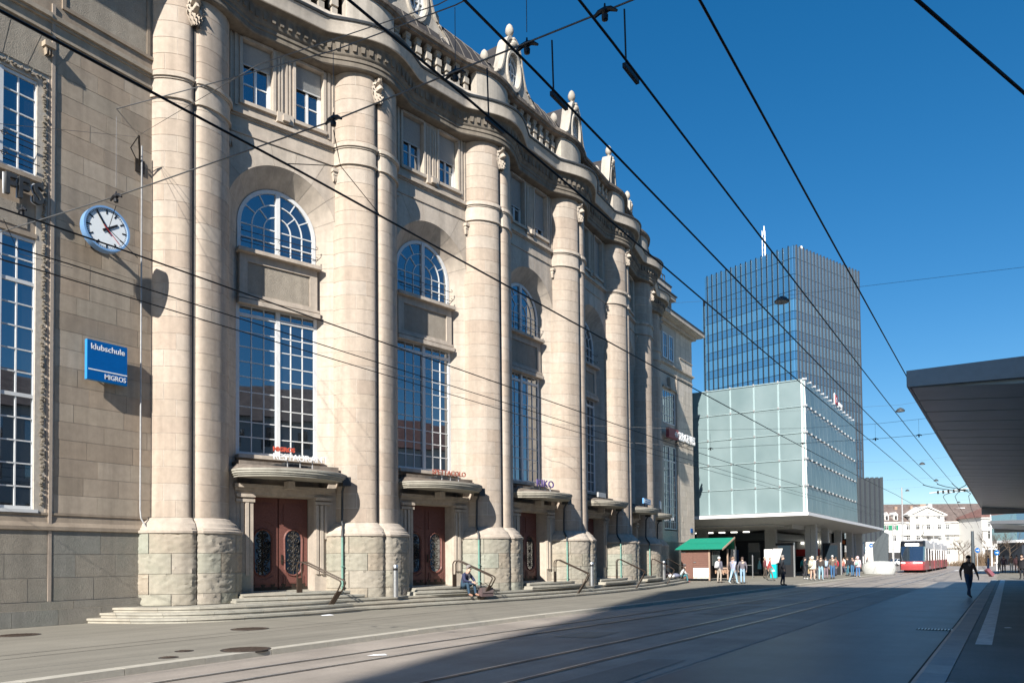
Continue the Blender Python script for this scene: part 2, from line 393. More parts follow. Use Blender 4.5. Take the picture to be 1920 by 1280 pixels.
for i in range(4):
    for sg in (-1, 1):
        f = .45 if i % 2 else .68
        if sg > 0: f = 1 - f
        for c0, c1 in ((0, f), (f, 1)):
            RB.append(mesh('base_stone', rock_stone(span(lobe_path(sg, .40), c0 + .004, c1 - .004, max(8, int((c1 - c0) * 36)), True), zs[i] + .006, zs[i + 1] - .006, .055, seed=i * 7 + sg), 'rust', 35))
mb = MB(LF); pp = pier_path(1.215, 14); mb.sweep([[(x, d, z) for x, d in pp] for z in (.2, 2.6)]); RCORE = mesh('base_core', mb, 'mortar_dark', 40)
mb = MB(LF)
mb.sweep([[(x, d, z) for x, d in pier_path(r, 14)] for r, z in ((1.2, 2.595), (1.30, 2.6), (1.31, 2.67), (1.25, 2.70), (1.235, 2.75), (1.17, 2.80), (1.12, 2.90), (.99, 3.0), (.95, 3.06), (.87, 3.098), (.84, 3.1))])
MOULD = mesh('base_moulding', mb, 'bay', 25)
mb = MB(LF)
for r, z0, z1 in ((.93, 16.24, 16.33), (.885, 16.33, 16.84), (.92, 16.84, 16.9), (.97, 16.9, 17.03)):
    pa = pier_path(r, 14); q = pier_path(.84, 14)
    mb.sweep([[(x, d, z0) for x, d in q], [(x, d, z0) for x, d in pa], [(x, d, z1) for x, d in pa], [(x, d, z1) for x, d in q]])
PSTR = mesh('string_course', mb, 'bay', 25)
mb = MB(LF)
for x in (-.03, .03): mb.tube([(x, -.1, 3.0), (x, -.1, 18.9)], .026, 6)
PGRV = mesh('groove_moulding', mb, 'pipe', 60)
# carved head under the cornice
def mask_mesh():
    mb = MB(LF); n, k = 22, 20; vs = []; fs = []
    for j in range(k + 1):
        v = j / k; z = 18.72 + 1.0 * v
        wdt = .30 * (max(0, sin(pi * min(1, v * .93 + .07))) ** .55) + .02
        for i in range(n + 1):
            a = -pi / 2 + pi * i / n; x = wdt * sin(a); d = .34 * cos(a)
            ax = abs(sin(a)); f = 0
            if .48 < v < .74 and ax < .16: f += .22 * (1 - (v - .48) / .3)            # nose
            if .70 < v < .80 and ax < .62: f += .11                                     # brow
            if .58 < v < .70 and .2 < ax < .52: f -= .15                                # eye sockets
            if .56 < v < .62 and .2 < ax < .5: f += .09                                 # cheeks
            if .38 < v < .42 and ax < .35: f -= .16                                     # mouth
            if v < .36: f += .10 * sin(a * 16 + v * 14)                                 # beard curls
            if v > .82 or (ax > .72 and v > .35): f += .06 * sin(v * 40 + a * 9) + .05   # hair
            f += .02 * noise.noise(V((x * 14, d * 9, z * 14)))
            vs.append((x * (1 + .1 * f), -.22 + d + f, z))
    m = n + 1
    for j in range(k): fs += [(j * m + i, j * m + i + 1, (j + 1) * m + i + 1, (j + 1) * m + i) for i in range(n)]
    mb.add(vs, fs, .6); return mesh('carved_head', mb, 'bay', 50)
MASK = mask_mesh()
for k in range(7):
    F = frame(SK[k]); pr = obj('pier', CORE, B, F)
    if k < 3:
        for me in SHM: obj('stone', me, pr, F)
    else: stuff(obj('ashlar_stones', SHALL, pr, F))
    for me in RB: obj('base_stone', me, pr, F)
    obj('base_core', RCORE, pr, F); obj('base_moulding', MOULD, pr, F); obj('string_course', PSTR, pr, F); obj('groove_moulding', PGRV, pr, F)
    obj('carved_head', MASK, B, F)

# ---- bays (local frame: along, outward, up)
def arcpts(r, zc, n): return [(r * cos(pi - pi * i / n), zc + r * sin(pi * i / n)) for i in range(n + 1)]
AO, AI, ZO, ZI, DW, DI = 2.06, 1.45, 13.5, 13.48, -.9, -1.5
mb = MB(LF); n = 20; A = arcpts(AO, ZO, n)
for (xa, za), (xb, zb) in zip(A, A[1:]): mb.quad((xa, DW, za), (xb, DW, zb), (xb, DW, 16.95), (xa, DW, 16.95))
for s in (-1, 1):
    mb.quad((s * AO, DW, .4), (s * 2.5, DW, .4), (s * 2.5, DW, 16.95), (s * AO, DW, 16.95))
    mb.quad((s * AO, DW, 2.6), (s * AO, DW - .05, 2.6), (s * AO, DW - .05, ZO), (s * AO, DW, ZO))
    mb.quad((s * 2.5, DW - .002, 16.95), (s * 1.5, DW - .002, 16.95), (s * 1.5, DW - .002, 20.6), (s * 2.5, DW - .002, 20.6))
mb.quad((-1.5, DW - .001, 16.95), (1.5, DW - .001, 16.95), (1.5, DW - .001, 17.42), (-1.5, DW - .001, 17.42))
mb.quad((-1.5, DW - .001, 19.57), (1.5, DW - .001, 19.57), (1.5, DW - .001, 20.6), (-1.5, DW - .001, 20.6))
mb.quad((-.42, DW - .001, 17.42), (.42, DW - .001, 17.42), (.42, DW - .001, 19.57), (-.42, DW - .001, 19.57))
for xc in (-.96, .96):
    for s in (-1, 1): mb.quad((xc + s * .54, DW, 17.42), (xc + s * .54, -1.25, 17.42), (xc + s * .54, -1.25, 19.57), (xc + s * .54, DW, 19.57))
    mb.quad((xc - .54, DW, 19.57), (xc + .54, DW, 19.57), (xc + .54, -1.25, 19.57), (xc - .54, -1.25, 19.57))
    mb.quad((xc - .54, DW, 17.42), (xc + .54, DW, 17.42), (xc + .54, -1.25, 17.42), (xc - .54, -1.25, 17.42))
BW = mesh('bay_wall', mb, 'bay')
mb = MB(LF)     # mortar bed behind the splayed reveal stones
A = arcpts(AO + .014, ZO, n); C = arcpts(AI + .014, ZI, n)
mb.sweep([[(x, DW, z) for x, z in A], [(x, DI, z) for x, z in C]])
for s in (-1, 1): mb.quad((s * (AO + .014), DW, .4), (s * (AI + .014), DI, .4), (s * (AI + .014), DI, ZO), (s * (AO + .014), DW, ZO))
REV = mesh('window_reveal', mb, 'mortar', 30)
VOUS = []
for i in range(9):
    mb = MB(LF); a0 = pi * i / 9 + .004; a1 = pi * (i + 1) / 9 - .004; rows = []
    for r0, r1 in ((AO, AI), (AO + .05, AI + .05)):
        for d, r, zc in ((DW + .004, r0, ZO), (DI, r1, ZI)): rows.append([(r * cos(a0 + (a1 - a0) * q / 4), d, zc + r * sin(a0 + (a1 - a0) * q / 4)) for q in range(5)])
    mb.sweep([rows[2], rows[0], rows[1], rows[3]], tone=rnd()); VOUS.append(mesh('voussoir', mb, 'bay', 30))
JAMB = []
for s in (-1, 1):
    z = 2.62
    for i in range(21):
        z1 = min(z + .52, ZO); mb = MB(LF)
        mb.add([(s * AO, DW + .004, z + .006), (s * AI, DI, z + .006), (s * AI, DI, z1 - .006), (s * AO, DW + .004, z1 - .006),
                (s * (AO + .05), DW + .004, z + .006), (s * (AI + .05), DI, z + .006), (s * (AI + .05), DI, z1 - .006), (s * (AO + .05), DW + .004, z1 - .006)],
               [(0, 1, 2, 3), (0, 4, 5, 1), (3, 2, 6, 7), (0, 3, 7, 4), (1, 5, 6, 2)], rnd())
        JAMB.append(mesh('jamb_stone', mb, 'bay')); z = z1
ARST = []
for i in range(9):      # facing blocks round the arch, joints radiating on from the voussoirs
    def outp(a):
        t = min((2.42 / abs(cos(a))) if abs(cos(a)) > 1e-6 else 99, ((16.25 - ZO) / sin(a)) if sin(a) > 1e-6 else 99); return (t * cos(a), ZO + t * sin(a))
    a0 = pi * i / 9 + .003; a1 = pi * (i + 1) / 9 - .003; aa = [a0 + (a1 - a0) * q / 4 for q in range(5)]
    inn = [((AO + .004) * cos(a), ZO + (AO + .004) * sin(a)) for a in aa]; out = [outp(a) for a in aa]
    extra = [(2.42 * (1 if cos(a0) > 0 else -1), 16.25)] if abs(abs(out[0][0]) - 2.42) + abs(out[-1][1] - 16.25) < .01 or abs(abs(out[-1][0]) - 2.42) + abs(out[0][1] - 16.25) < .01 else []
    poly = inn + out[::-1]
    mb = MB(LF)
    if extra:   # the corner block keeps its corner
        c_ = extra[0]; k_ = min(range(5), key=lambda q: hypot(out[q][0] - c_[0], out[q][1] - c_[1])); out[k_] = c_; poly = inn + out[::-1]
    mb.xzprism(poly, DW - .02, DW + .012, rnd()); ARST.append(mesh('arch_stone', mb, 'bay'))
# glazing
WD = -1.5
def bars_tall():
    mb = MB(LF); f = .055
    for s in (-1, 1): mb.box(s * 1.45 - .07, s * 1.45 + .07, WD - .1, WD + .05, 5.40, 10.62)
    mb.box(-.075, .075, WD - .1, WD + .08, 5.40, 10.62); mb.box(-1.38, 1.38, WD - .1, WD + .05, 5.38, 5.50)
    mb.box(-1.38, -.075, WD - .1, WD + .06, 10.20, 10.31); mb.box(.075, 1.38, WD - .1, WD + .06, 10.20, 10.31); mb.box(-1.38, 1.38, WD - .1, WD + .05, 10.56, 10.62)
    for s in (-1, 1):
        for c in (.5, .945): mb.box(s * c - .016, s * c + .016, WD - .03, WD + .03, 5.5, 10.56)
        for r in range(1, 9):
            z = 5.5 + 4.7 * r / 9; mb.box(min(s * .075, s * 1.38), max(s * .075, s * 1.38), WD - .028, WD + .026, z - .016, z + .016)
    return mesh('window_frame', mb, 'white')
TALLF = bars_tall()
def ring(mb, r0, r1, zc, d0, d1, n=24):
    a = arcpts(r0, zc, n); b = arcpts(r1, zc, n)
    mb.sweep([[(x, d0, z) for x, z in a], [(x, d1, z) for x, z in a], [(x, d1, z) for x, z in b], [(x, d0, z) for x, z in b]])
def bars_arch():
    mb = MB(LF); zc = ZI
    ring(mb, 1.33, 1.46, zc, WD - .1, WD + .05)
    for s in (-1, 1): mb.box(s * 1.395 - .065, s * 1.395 + .065, WD - .1, WD + .05, 12.5, zc)
    mb.box(-.075, .075, WD - .1, WD + .08, 12.5, zc + 1.4); mb.box(-1.33, 1.33, WD - .1, WD + .05, 12.48, 12.58)
    for r in (.5, .93): ring(mb, r - .018, r + .018, zc, WD - .03, WD + .03)
    for s in (-1, 1):
        for c in (.5, .93): mb.box(s * c - .018, s * c + .018, WD - .03, WD + .03, 12.58, zc)
        for z in (13.02, zc): mb.box(min(s * .075, s * 1.33), max(s * .075, s * 1.33), WD - .028, WD + .03, z - .018, z + .018)
    for r0, r1, angs in ((.52, .92, (45, 135)), (.95, 1.34, (30, 60, 120, 150))):
        for a in angs:
            a = rad(a); ux, uz = cos(a), sin(a)
            mb.add([(ux * r + q * uz * .018, d, zc + uz * r - q * ux * .018) for r in (r0, r1) for q in (-1, 1) for d in (WD - .028, WD + .028)],
                   [(0, 1, 3, 2), (4, 6, 7, 5), (0, 4, 5, 1), (2, 3, 7, 6), (0, 2, 6, 4), (1, 5, 7, 3)])
    return mesh('window_frame', mb, 'white')
ARCHF = bars_arch()
def pane_mesh(poly):
    """a sheet of glass from a polygon in window coordinates, origin at its middle"""
    cx = sum(p[0] for p in poly) / len(poly); cz = sum(p[1] for p in poly) / len(poly)
    mb = MB(LF); nn = len(poly); mb.add([(x - cx, 0, z - cz) for x, z in poly] + [(x - cx, -.008, z - cz) for x, z in poly],
        [tuple(range(nn)), tuple(range(nn, 2 * nn))] + [(i, (i + 1) % nn, nn + (i + 1) % nn, nn + i) for i in range(nn)])
    return mesh('pane', mb, 'glass'), cx, cz
def rectp(x0, x1, z0, z1): return [(x0, z0), (x1, z0), (x1, z1), (x0, z1)]
TP = []
for s in (-1, 1):
    xs = (.075, .5, .945, 1.385)
    for a, b in zip(xs, xs[1:]):
        for r in range(9): TP.append(rectp(min(s * a, s * b), max(s * a, s * b), 5.5 + 4.7 * r / 9, 5.5 + 4.7 * (r + 1) / 9))
        TP.append(rectp(min(s * a, s * b), max(s * a, s * b), 10.31, 10.57))
AP = []
for s in (-1, 1):
    xs = (.075, .5, .93, 1.34)
    for a, b in zip(xs, xs[1:]):
        for z0, z1 in ((12.57, 13.02), (13.02, ZI)): AP.append(rectp(min(s * a, s * b), max(s * a, s * b), z0, z1))
def sector(r0, r1, a0, a1):
    k = 5; return [(r1 * cos(rad(a0 + (a1 - a0) * i / k)), ZI + r1 * sin(rad(a0 + (a1 - a0) * i / k))) for i in range(k + 1)] + \
                  [(r0 * cos(rad(a1 + (a0 - a1) * i / k)), ZI + r0 * sin(rad(a1 + (a0 - a1) * i / k))) for i in range(k + 1)]
for h in (0, 90): AP.append(sector(.02, .5, h, h + 90))
for h in (0, 45, 90, 135): AP.append(sector(.5, .93, h, h + 45))
for h in range(0, 180, 30): AP.append(sector(.93, 1.36, h, h + 30))
TPM = [pane_mesh(p) for p in TP]; APM = [pane_mesh(p) for p in AP]
def set_panes(win, PM, F, d, single, tilt=.006):
    if single:
        for me, cx, cz in PM:
            obj('pane', me, win, F @ Matrix.Translation(LF(cx, d, cz)) @ Matrix.Rotation((rnd() - .5) * tilt, 4, 'Z') @ Matrix.Rotation((rnd() - .5) * tilt, 4, 'X'))
    else:
        mb = MB()
        for me, cx, cz in PM:
            R = Matrix.Translation(LF(cx, d, cz)) @ Matrix.Rotation((rnd() - .5) * tilt, 4, 'Z') @ Matrix.Rotation((rnd() - .5) * tilt, 4, 'X')
            mb.add([R @ v.co for v in me.vertices], [tuple(p.vertices) for p in me.polygons])
        stuff(part('glazing', mb, 'glass', win, F))
# upper small windows
def up_frame():
    mb = MB(LF)
    for s in (-1, 1): mb.box(s * .48 - .06, s * .48 + .06, -1.2, -1.1, 17.44, 19.56)
    mb.box(-.045, .045, -1.19, -1.09, 17.5, 19.5)
    for z0, z1 in ((17.44, 17.53), (19.46, 19.56)): mb.box(-.42, .42, -1.2, -1.1, z0, z1)
    for s in (-1, 1): mb.box(min(s * .045, s * .42), max(s * .045, s * .42), -1.175, -1.115, 18.16, 18.2)
    return mesh('window_frame', mb, 'white')
UPF = up_frame()
UPP = [pane_mesh(rectp(a, b, z0, z1)) for a, b in ((-.42, -.045), (.045, .42)) for z0, z1 in ((17.53, 18.16), (18.2, 19.46))]
def blind_mesh(zb):
    mb = MB(LF); z = 19.56; i = 0
    while z > zb: mb.add([(-.5, -1.07, z), (.5, -1.07, z), (.5, -1.045, z - .022), (-.5, -1.045, z - .022), (.5, -1.07, z - .044), (-.5, -1.07, z - .044)], [(0, 1, 2, 3), (3, 2, 4, 5)]); z -= .044
    mb.box(-.5, .5, -1.08, -1.045, z - .05, z); return mesh('roller_blind', mb, 'blind')
mb = MB(LF)
for s in (-1, 1):   # surrounds and sills of the upper pair
    for q in (-1, 1): mb.box(s * .96 + q * .59 - .05, s * .96 + q * .59 + .05, DW, DW + .06, 17.42, 19.62)
    mb.box(s * .96 - .54, s * .96 + .54, DW, DW + .06, 19.57, 19.66)
    mb.box(s * .96 - .66, s * .96 + .66, DW, DW + .10, 17.30, 17.42)
    mb.box(s * 1.72 - .05, s * 1.72 + .05, DW, DW + .04, 17.2, 19.9); mb.box(s * 1.9 - .03, s * 1.9 + .03, DW, DW + .05, 17.1, 19.95)
    for x in (.09, .2): mb.box(s * x - .03, s * x + .03, DW, DW + .05, 17.5, 19.5)
mb.box(-.3, .3, DW, DW + .14, 17.12, 17.46); mb.box(-.12, .12, DW + .14, DW + .24, 17.16, 17.36)
mb.box(-1.8, 1.8, DW, DW + .05, 19.86, 19.98)
SURR = mesh('window_surround', mb, 'bay')
mb = MB(LF); mb.box(-2.4, 2.4, DW, DW + .05, 16.26, 16.33); mb.box(-2.4, 2.4, DW, DW + .06, 16.84, 16.90); mb.box(-2.4, 2.4, DW, DW + .14, 16.90, 17.03)
BSTR = mesh('string_course', mb, 'bay')
mb = MB(LF)     # small corbel block beside the arch
mb.box(-.15, .15, DW, DW + .2, 16.0, 16.12); mb.box(-.12, .12, DW, DW + .15, 15.88, 16.0)
for x in (-.08, 0, .08): mb.xzprism([(x - .04, 15.88), (x + .04, 15.88), (x, 15.66)], DW + .02, DW + .13)
CORB = mesh('corbel', mb, 'bay')
mb = MB(LF)     # spandrel panel between the windows
mb.box(-1.44, 1.44, -1.6, -1.36, 10.66, 12.36)
for x0, x1, z0, z1 in ((-1.44, 1.44, 12.08, 12.36), (-1.44, 1.44, 10.66, 10.98), (-1.44, -1.16, 10.98, 12.08), (1.16, 1.44, 10.98, 12.08)): mb.box(x0, x1, -1.36, -1.28, z0, z1)
mb.box(-1.5, 1.5, -1.36, -1.2, 10.78, 10.86); mb.box(-1.5, 1.5, -1.36, -1.16, 10.58, 10.74)
mb.box(-1.54, 1.54, -1.45, -1.08, 12.36, 12.49)
SPAN = mesh('spandrel', mb, 'bay'); mb = MB(LF); mb.box(-1.15, 1.15, -1.4, -1.335, 10.99, 12.07); SPANP = mesh('stippled_panel', mb, 'rough')
mb = MB(LF)     # two guard rods with scrolled ends
for z in (12.72, 13.1):
    mb.tube([(-1.42, -1.2, z), (1.36, -1.2, z)], .013, 5)
    for s in (-1, 1): mb.tube([(s * 1.36, -1.2, z), (s * 1.42, -1.2, z + .03), (s * 1.43, -1.2, z + .09), (s * 1.38, -1.2, z + .12), (s * 1.35, -1.2, z + .07)], .011, 4)
    mb.tube([(0, -1.2, z), (0, -1.4, z)], .012, 4)
GUARD = mesh('guard_rods', mb, 'iron', 60)
# door zone
mb = MB(LF)
mb.box(-1.5, 1.5, -1.62, -1.3, 4.35, 5.38); mb.box(-1.55, 1.55, -1.5, -1.05, 5.24, 5.37)      # sill and wall under the window
for s in (-1, 1):
    a, b = sorted((s * 1.66, s * 2.35)); mb.box(a, b, -1.6, -.88, 2.6, 4.9)
    a, b = sorted((s * 1.12, s * 1.70)); mb.box(a, b, -1.6, -.86, .66, 3.98)
    for q in (1.2, 1.36, 1.52): mb.box(s * q - .055, s * q + .055, -.86, -.80 + (.03 if q == 1.36 else 0), 1.25 if q != 1.52 else 2.5, 3.7)
    a, b = sorted((s * 1.10, s * 1.74)); mb.box(a, b, -1.2, -.76, 3.72, 3.82); mb.box(a, b, -1.2, -.72, 3.88, 3.99)
mb.box(-1.76, 1.76, -1.6, -.84, 3.985, 4.1); mb.box(-1.78, 1.78, -1.6, -.76, 4.1, 4.2); mb.box(-1.82, 1.82, -1.6, -.66, 4.2, 4.32); mb.box(-1.12, 1.12, -1.6, -.92, 3.95, 3.984)
mb.box(-.12, .12, -.66, -.3, 4.2, 4.45)
DOORS = mesh('door_surround', mb, 'bay')
DB = []
for s in (-1, 1):
    for i, (z0, z1) in enumerate(((.4, .74), (.74, 1.36), (1.36, 1.98), (1.98, 2.6))):
        a, b = sorted((s * 1.70, s * 2.3)); DB.append(mesh('base_stone', rock_stone([(a + .005 + (b - a - .01) * q / 5, -.8) for q in range(10)], z0 + .006, z1 - .006, .03, seed=i + s), 'rust', 35))
mb = MB(LF)
for s in (-1, 1): a, b = sorted((s * 1.7, s * 2.3)); mb.box(a, b, -1.6, -.85, .4, 2.6)
DBC = mesh('base_core', mb, 'mortar_dark')
def oval(cx, cz, rx, rz, n=20): # straight-sided long oval
    h = rz - rx; return [(cx + rx * cos(2 * pi * i / n), cz + (h if sin(2 * pi * i / n) >= 0 else -h) + rx * sin(2 * pi * i / n)) for i in range(n)]
def leaf_mesh(s):
    mb = MB(LF); a, b = sorted((s * .02, s * 1.1)); c = (a + b) / 2; D = -1.42
    rect = rectp(a, b, .7, 3.94); ov = oval(c, 2.02, .3, .78)
    # leaf face round the oval opening
    def hit(px, pz):
        t = 9
        for k_, (lo, hi) in ((px - c, (a - c, b - c)), (pz - 2.02, (.7 - 2.02, 3.94 - 2.02))):
            if k_ > 1e-6: t = min(t, hi / k_)
            elif k_ < -1e-6: t = min(t, lo / k_)
        return (c + (px - c) * t, 2.02 + (pz - 2.02) * t)
    pts = []
    for p in ov: pts.append((p, hit(*p)))
    nn = len(pts); vs = [(x, D, z) for (x, z), _ in pts] + [(x, D, z) for _, (x, z) in pts] + [(x, D - .06, z) for (x, z), _ in pts]
    fs = [(i, (i + 1) % nn, nn + (i + 1) % nn, nn + i) for i in range(nn)] + [(i, (i + 1) % nn, 2 * nn + (i + 1) % nn, 2 * nn + i) for i in range(nn)]
    mb.add(vs, fs)
    for x, z in ((a, .7), (b, .7), (b, 3.94), (a, 3.94)): mb.add([(c, D - .001, z), (x, D - .001, z), (x, D - .001, 2.02)], [(0, 1, 2)])
    mb.box(a, b, D - .09, D - .061, .7, 3.94)
    o2 = oval(c, 2.02, .37, .86)                         # raised moulding round the oval
    for i in range(nn):
        p0, p1, q0, q1 = ov[i], ov[(i + 1) % nn], o2[i], o2[(i + 1) % nn]
        m0 = ((p0[0] + q0[0]) / 2, (p0[1] + q0[1]) / 2); m1 = ((p1[0] + q1[0]) / 2, (p1[1] + q1[1]) / 2)
        mb.add([(p0[0], D, p0[1]), (p1[0], D, p1[1]), (m1[0], D + .05, m1[1]), (m0[0], D + .05, m0[1]), (q1[0], D, q1[1]), (q0[0], D, q0[1])], [(0, 1, 2, 3), (3, 2, 4, 5)])
    # panels: lower with dipped top, upper with arched bottom
    lo = [(a + .16, .92), (b - .16, .92), (b - .16, 1.22)] + [(b - .16 - (b - a - .32) * i / 8, 1.22 - .13 * sin(pi * i / 8)) for i in range(1, 8)] + [(a + .16, 1.22)]
    hi = [(a + .16, 3.72), (a + .16, 2.98)] + [(a + .16 + (b - a - .32) * i / 8, 2.98 + .15 * sin(pi * i / 8)) for i in range(1, 8)] + [(b - .16, 2.98), (b - .16, 3.72)]
    mb.xzprism(lo, D, D + .03); mb.xzprism(hi, D, D + .03)
    lo2 = [(c + (x - c) * .8, 1.05 + (z - 1.05) * .72) for x, z in lo]; mb.xzprism(lo2, D + .03, D + .045)
    return mesh('door_leaf', mb, 'wood', 30), c
LEAF = [leaf_mesh(s) for s in (-1, 1)]
mb = MB(LF)
mb.add([(x - 0, -1.45, z) for x, z in oval(0, 2.02, .31, .79)], [tuple(range(20))]); OVG = mesh('oval_pane', mb, 'glass')
def scroll(cx, cz, r, a0, turns, sgn=1, n=16, d=-1.415):
    return [(cx + r * (1 - .8 * i / n) * cos(a0 + sgn * turns * 2 * pi * i / n), d, cz + r * (1 - .8 * i / n) * sin(a0 + sgn * turns * 2 * pi * i / n)) for i in range(n + 1)]
mb = MB(LF)
for zc, r in ((1.45, .13), (1.75, .12), (2.1, .13), (2.45, .12), (2.62, .08)):
    for s in (-1, 1): mb.tube(scroll(s * .14, zc, r, rad(90), 1.3, s), .013, 4); mb.tube(scroll(s * .1, zc + .16, r * .8, rad(270), 1.2, -s), .011, 4)
mb.tube([(0, -1.415, 1.25), (0, -1.415, 2.78)], .014, 4)
GRILL = mesh('oval_grille', mb, 'iron')
mb = MB(LF); mb.box(.10, .15, -1.42, -1.38, 1.62, 1.95); mb.tube([(.125, -1.36, 1.74), (.125, -1.30, 1.74), (.24, -1.29, 1.73)], .014, 5); HAND = mesh('door_handle', mb, 'iron')
def kick(c):
    mb = MB(LF); mb.box(c - .52, c + .52, -1.42, -1.40, .7, .82)
    for i in range(3):
        x = c - .36 + .36 * i; mb.xzprism([(x - .05, .82), (x + .05, .82), (x + .09, .92), (x + .03, .95), (x, .9), (x - .03, .95), (x - .09, .92)], -1.418, -1.402)
    return mesh('kick_plate', mb, 'iron')
KICK = [kick(c) for _, c in LEAF]
# door canopy: bowed stone slab with stepped edge
def can_path(o, n=20): # front edge, o = inset
    return [(-2.02 + o, -.62)] + [(-1.98 + o + (3.96 - 2 * o) * i / n, -.05 - o + .9 * max(0, 1 - abs((i / n) * 2 - 1) ** 2.6)) for i in range(n + 1)] + [(2.02 - o, -.62)]
mb = MB(LF); rows = []
for o, z in ((.5, 4.53), (.16, 4.515), (.15, 4.49), (.10, 4.49), (.10, 4.545), (.06, 4.555), (.06, 4.60), (.025, 4.61), (.025, 4.67), (0, 4.685), (0, 4.74), (.03, 4.755)):
    rows.append([(x, d, z) for x, d in can_path(o)])
mb.sweep(rows)
mb.add([(x, d, 4.505) for x, d in can_path(.155)], [tuple(range(23))])
CANO = mesh('door_canopy', mb, 'step', 25)
mb = MB(LF); p0 = can_path(.02); mb.sweep([[(x, d, 4.755) for x, d in p0], [(x * .9, -.7 + (d + .62) * .25, 4.95) for x, d in p0]]); mb.box(-1.7, 1.9, -1.3, -.55, 4.9, 5.08); CROOF = mesh('canopy_roof', mb, 'coping')
mb = MB(LF)     # rainwater pipe at the right end
mb.box(1.78, 2.1, -.35, .0, 4.38, 4.7); PH = mesh('hopper', mb, 'lead')
mb = MB(LF); mb.tube([(1.93, -.2, 4.4), (1.93, -.33, 4.2), (1.93, -.36, 3.1), (1.93, -.3, 2.95), (1.82, -.12, 2.75), (1.80, -.1, 2.55)], .045, 8); PU = mesh('drainpipe', mb, 'lead', 60)
mb = MB(LF); mb.tube([(1.80, -.1, 2.55), (1.80, -.1, .45)], .04, 8); mb.box(1.75, 1.85, -.16, -.04, 1.5, 1.53); mb.box(1.75, 1.85, -.16, -.04, .8, .83); PL = mesh('lower_pipe', mb, 'copper', 60)
BLINDS = {0: (18.86, 18.80), 1: (18.62, 18.55), 2: (18.3, 17.9), 3: (18.2, 17.75), 4: (18.7, 17.9), 5: (18.4, 18.4)}
for k in range(6):
    F = frame(SC[k]); one = k < 3
    bw = obj('bay_wall', BW, B, F); rv = obj('window_reveal', REV, B, F)
    for me in VOUS: obj('voussoir', me, rv, F)
    for me in ARST: obj('arch_stone', me, bw, F)
    for me in JAMB: obj('jamb_stone', me, rv, F)
    for s in (-1, 1): obj('corbel', CORB, B, F @ T(s * 1.95, 0, 0))
    obj('window_surround', SURR, B, F); obj('string_course', BSTR, B, F)
    tw = obj('tall_window', TALLF, B, F); set_panes(tw, TPM, F, WD, one)
    aw = obj('arched_window', ARCHF, B, F); set_panes(aw, APM, F, WD, one); obj('guard_rods', GUARD, aw, F)
    for s, zb in zip((-1, 1), BLINDS[k]):
        Fu = F @ T(s * .96, 0, 0); uw = obj('upper_window', UPF, B, Fu); set_panes(uw, UPP, Fu, -1.145, one); obj('roller_blind', blind_mesh(zb), uw, Fu)
    sp = obj('spandrel', SPAN, B, F); obj('stippled_panel', SPANP, sp, F)
    ds = obj('door_surround', DOORS, B, F); obj('base_core', DBC, ds, F)
    for me in DB: obj('base_stone', me, ds, F)
    dr = obj('double_door', OVG if False else mesh('door_threshold', MB(LF).box(-1.12, 1.12, -1.5, -1.3, .655, .7), 'step'), B, F)
    for (me, c), kk in zip(LEAF, KICK):
        obj('door_leaf', me, dr, F); obj('oval_pane', OVG, dr, F @ T(c, 0, 0)); obj('oval_grille', GRILL, dr, F @ T(c, 0, 0)); obj('kick_plate', kk, dr, F)
    obj('door_handle', HAND, dr, F)
    cn = obj('door_canopy', CANO, B, F); obj('canopy_roof', CROOF, cn, F)
    pu = obj('drainpipe', PU, B, F); obj('hopper', PH, pu, F); obj('lower_pipe', PL, pu, F)

# ---- cornice, dentils, balustrade, gables, roof
S0, S1 = SK[0] - 2.0, SK[6] + 2.0
def bulge(s, hw, p=.75):
    x = min(abs(s - q) for q in SK); return (.5 + .5 * cos(pi * x / hw)) ** p if x < hw else 0
NS = 300; SS = [S0 + (S1 - S0) * i / NS for i in range(NS + 1)]
def run(prof, base): return [[W(s, base(s) + o, z) for o, z in prof] for s in SS]
cb = lambda s: -.45 + .76 * bulge(s, 2.1, .6)
mb = MB(); mb.sweep(run([(-.9, 19.66), (-.1, 19.7), (-.06, 19.74), (-.06, 19.9), (-.02, 19.92), (-.02, 20.04), (.03, 20.08), (.05, 20.12), (.12, 20.46), (.17, 20.54), (.36, 20.60)], cb), tone=.4)
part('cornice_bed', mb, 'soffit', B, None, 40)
mb = MB(); mb.sweep(run([(.36, 20.60), (.40, 20.61), (.42, 20.65), (.43, 20.93), (.46, 20.97), (.48, 21.06)], cb)); part('cornice', mb, 'cornice', B, None, 40)
mb = MB(); mb.sweep(run([(.48, 21.06), (.53, 21.065), (.55, 21.12), (.51, 21.18), (-.4, 21.5)], cb)); part('cornice_flashing', mb, 'lead', B, None, 40)
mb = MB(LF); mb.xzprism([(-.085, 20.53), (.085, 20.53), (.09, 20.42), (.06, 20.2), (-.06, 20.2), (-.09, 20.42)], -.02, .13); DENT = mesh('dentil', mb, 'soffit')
s = S0 + .2
while s < S1 - .1:
    e = .05; sl = (cb(s + e) - cb(s - e)) / (2 * e)
    obj('dentil', DENT, B, frame(s) @ Matrix.Translation(LF(0, cb(s), 0)) @ Matrix.Rotation(-math.atan(sl), 4, 'Z')); s += .30 / sqrt(1 + sl * sl)
bb = lambda s: -.52 + .34 * bulge(s, 1.7, .5)
mb = MB(); mb.sweep(run([(-.5, 21.3), (.1, 21.35), (.1, 21.6), (.05, 21.66), (.05, 21.72), (-.5, 21.74)], bb)); part('balustrade_plinth', mb, 'cornice', B, None, 40)
mb = MB(); mb.sweep(run([(-.5, 22.78), (.05, 22.8), (.06, 22.86), (.14, 22.89), (.16, 23.0), (.1, 23.06), (-.55, 23.1)], bb)); part('balustrade_coping', mb, 'coping', B, None, 40)
mb = MB(LF)
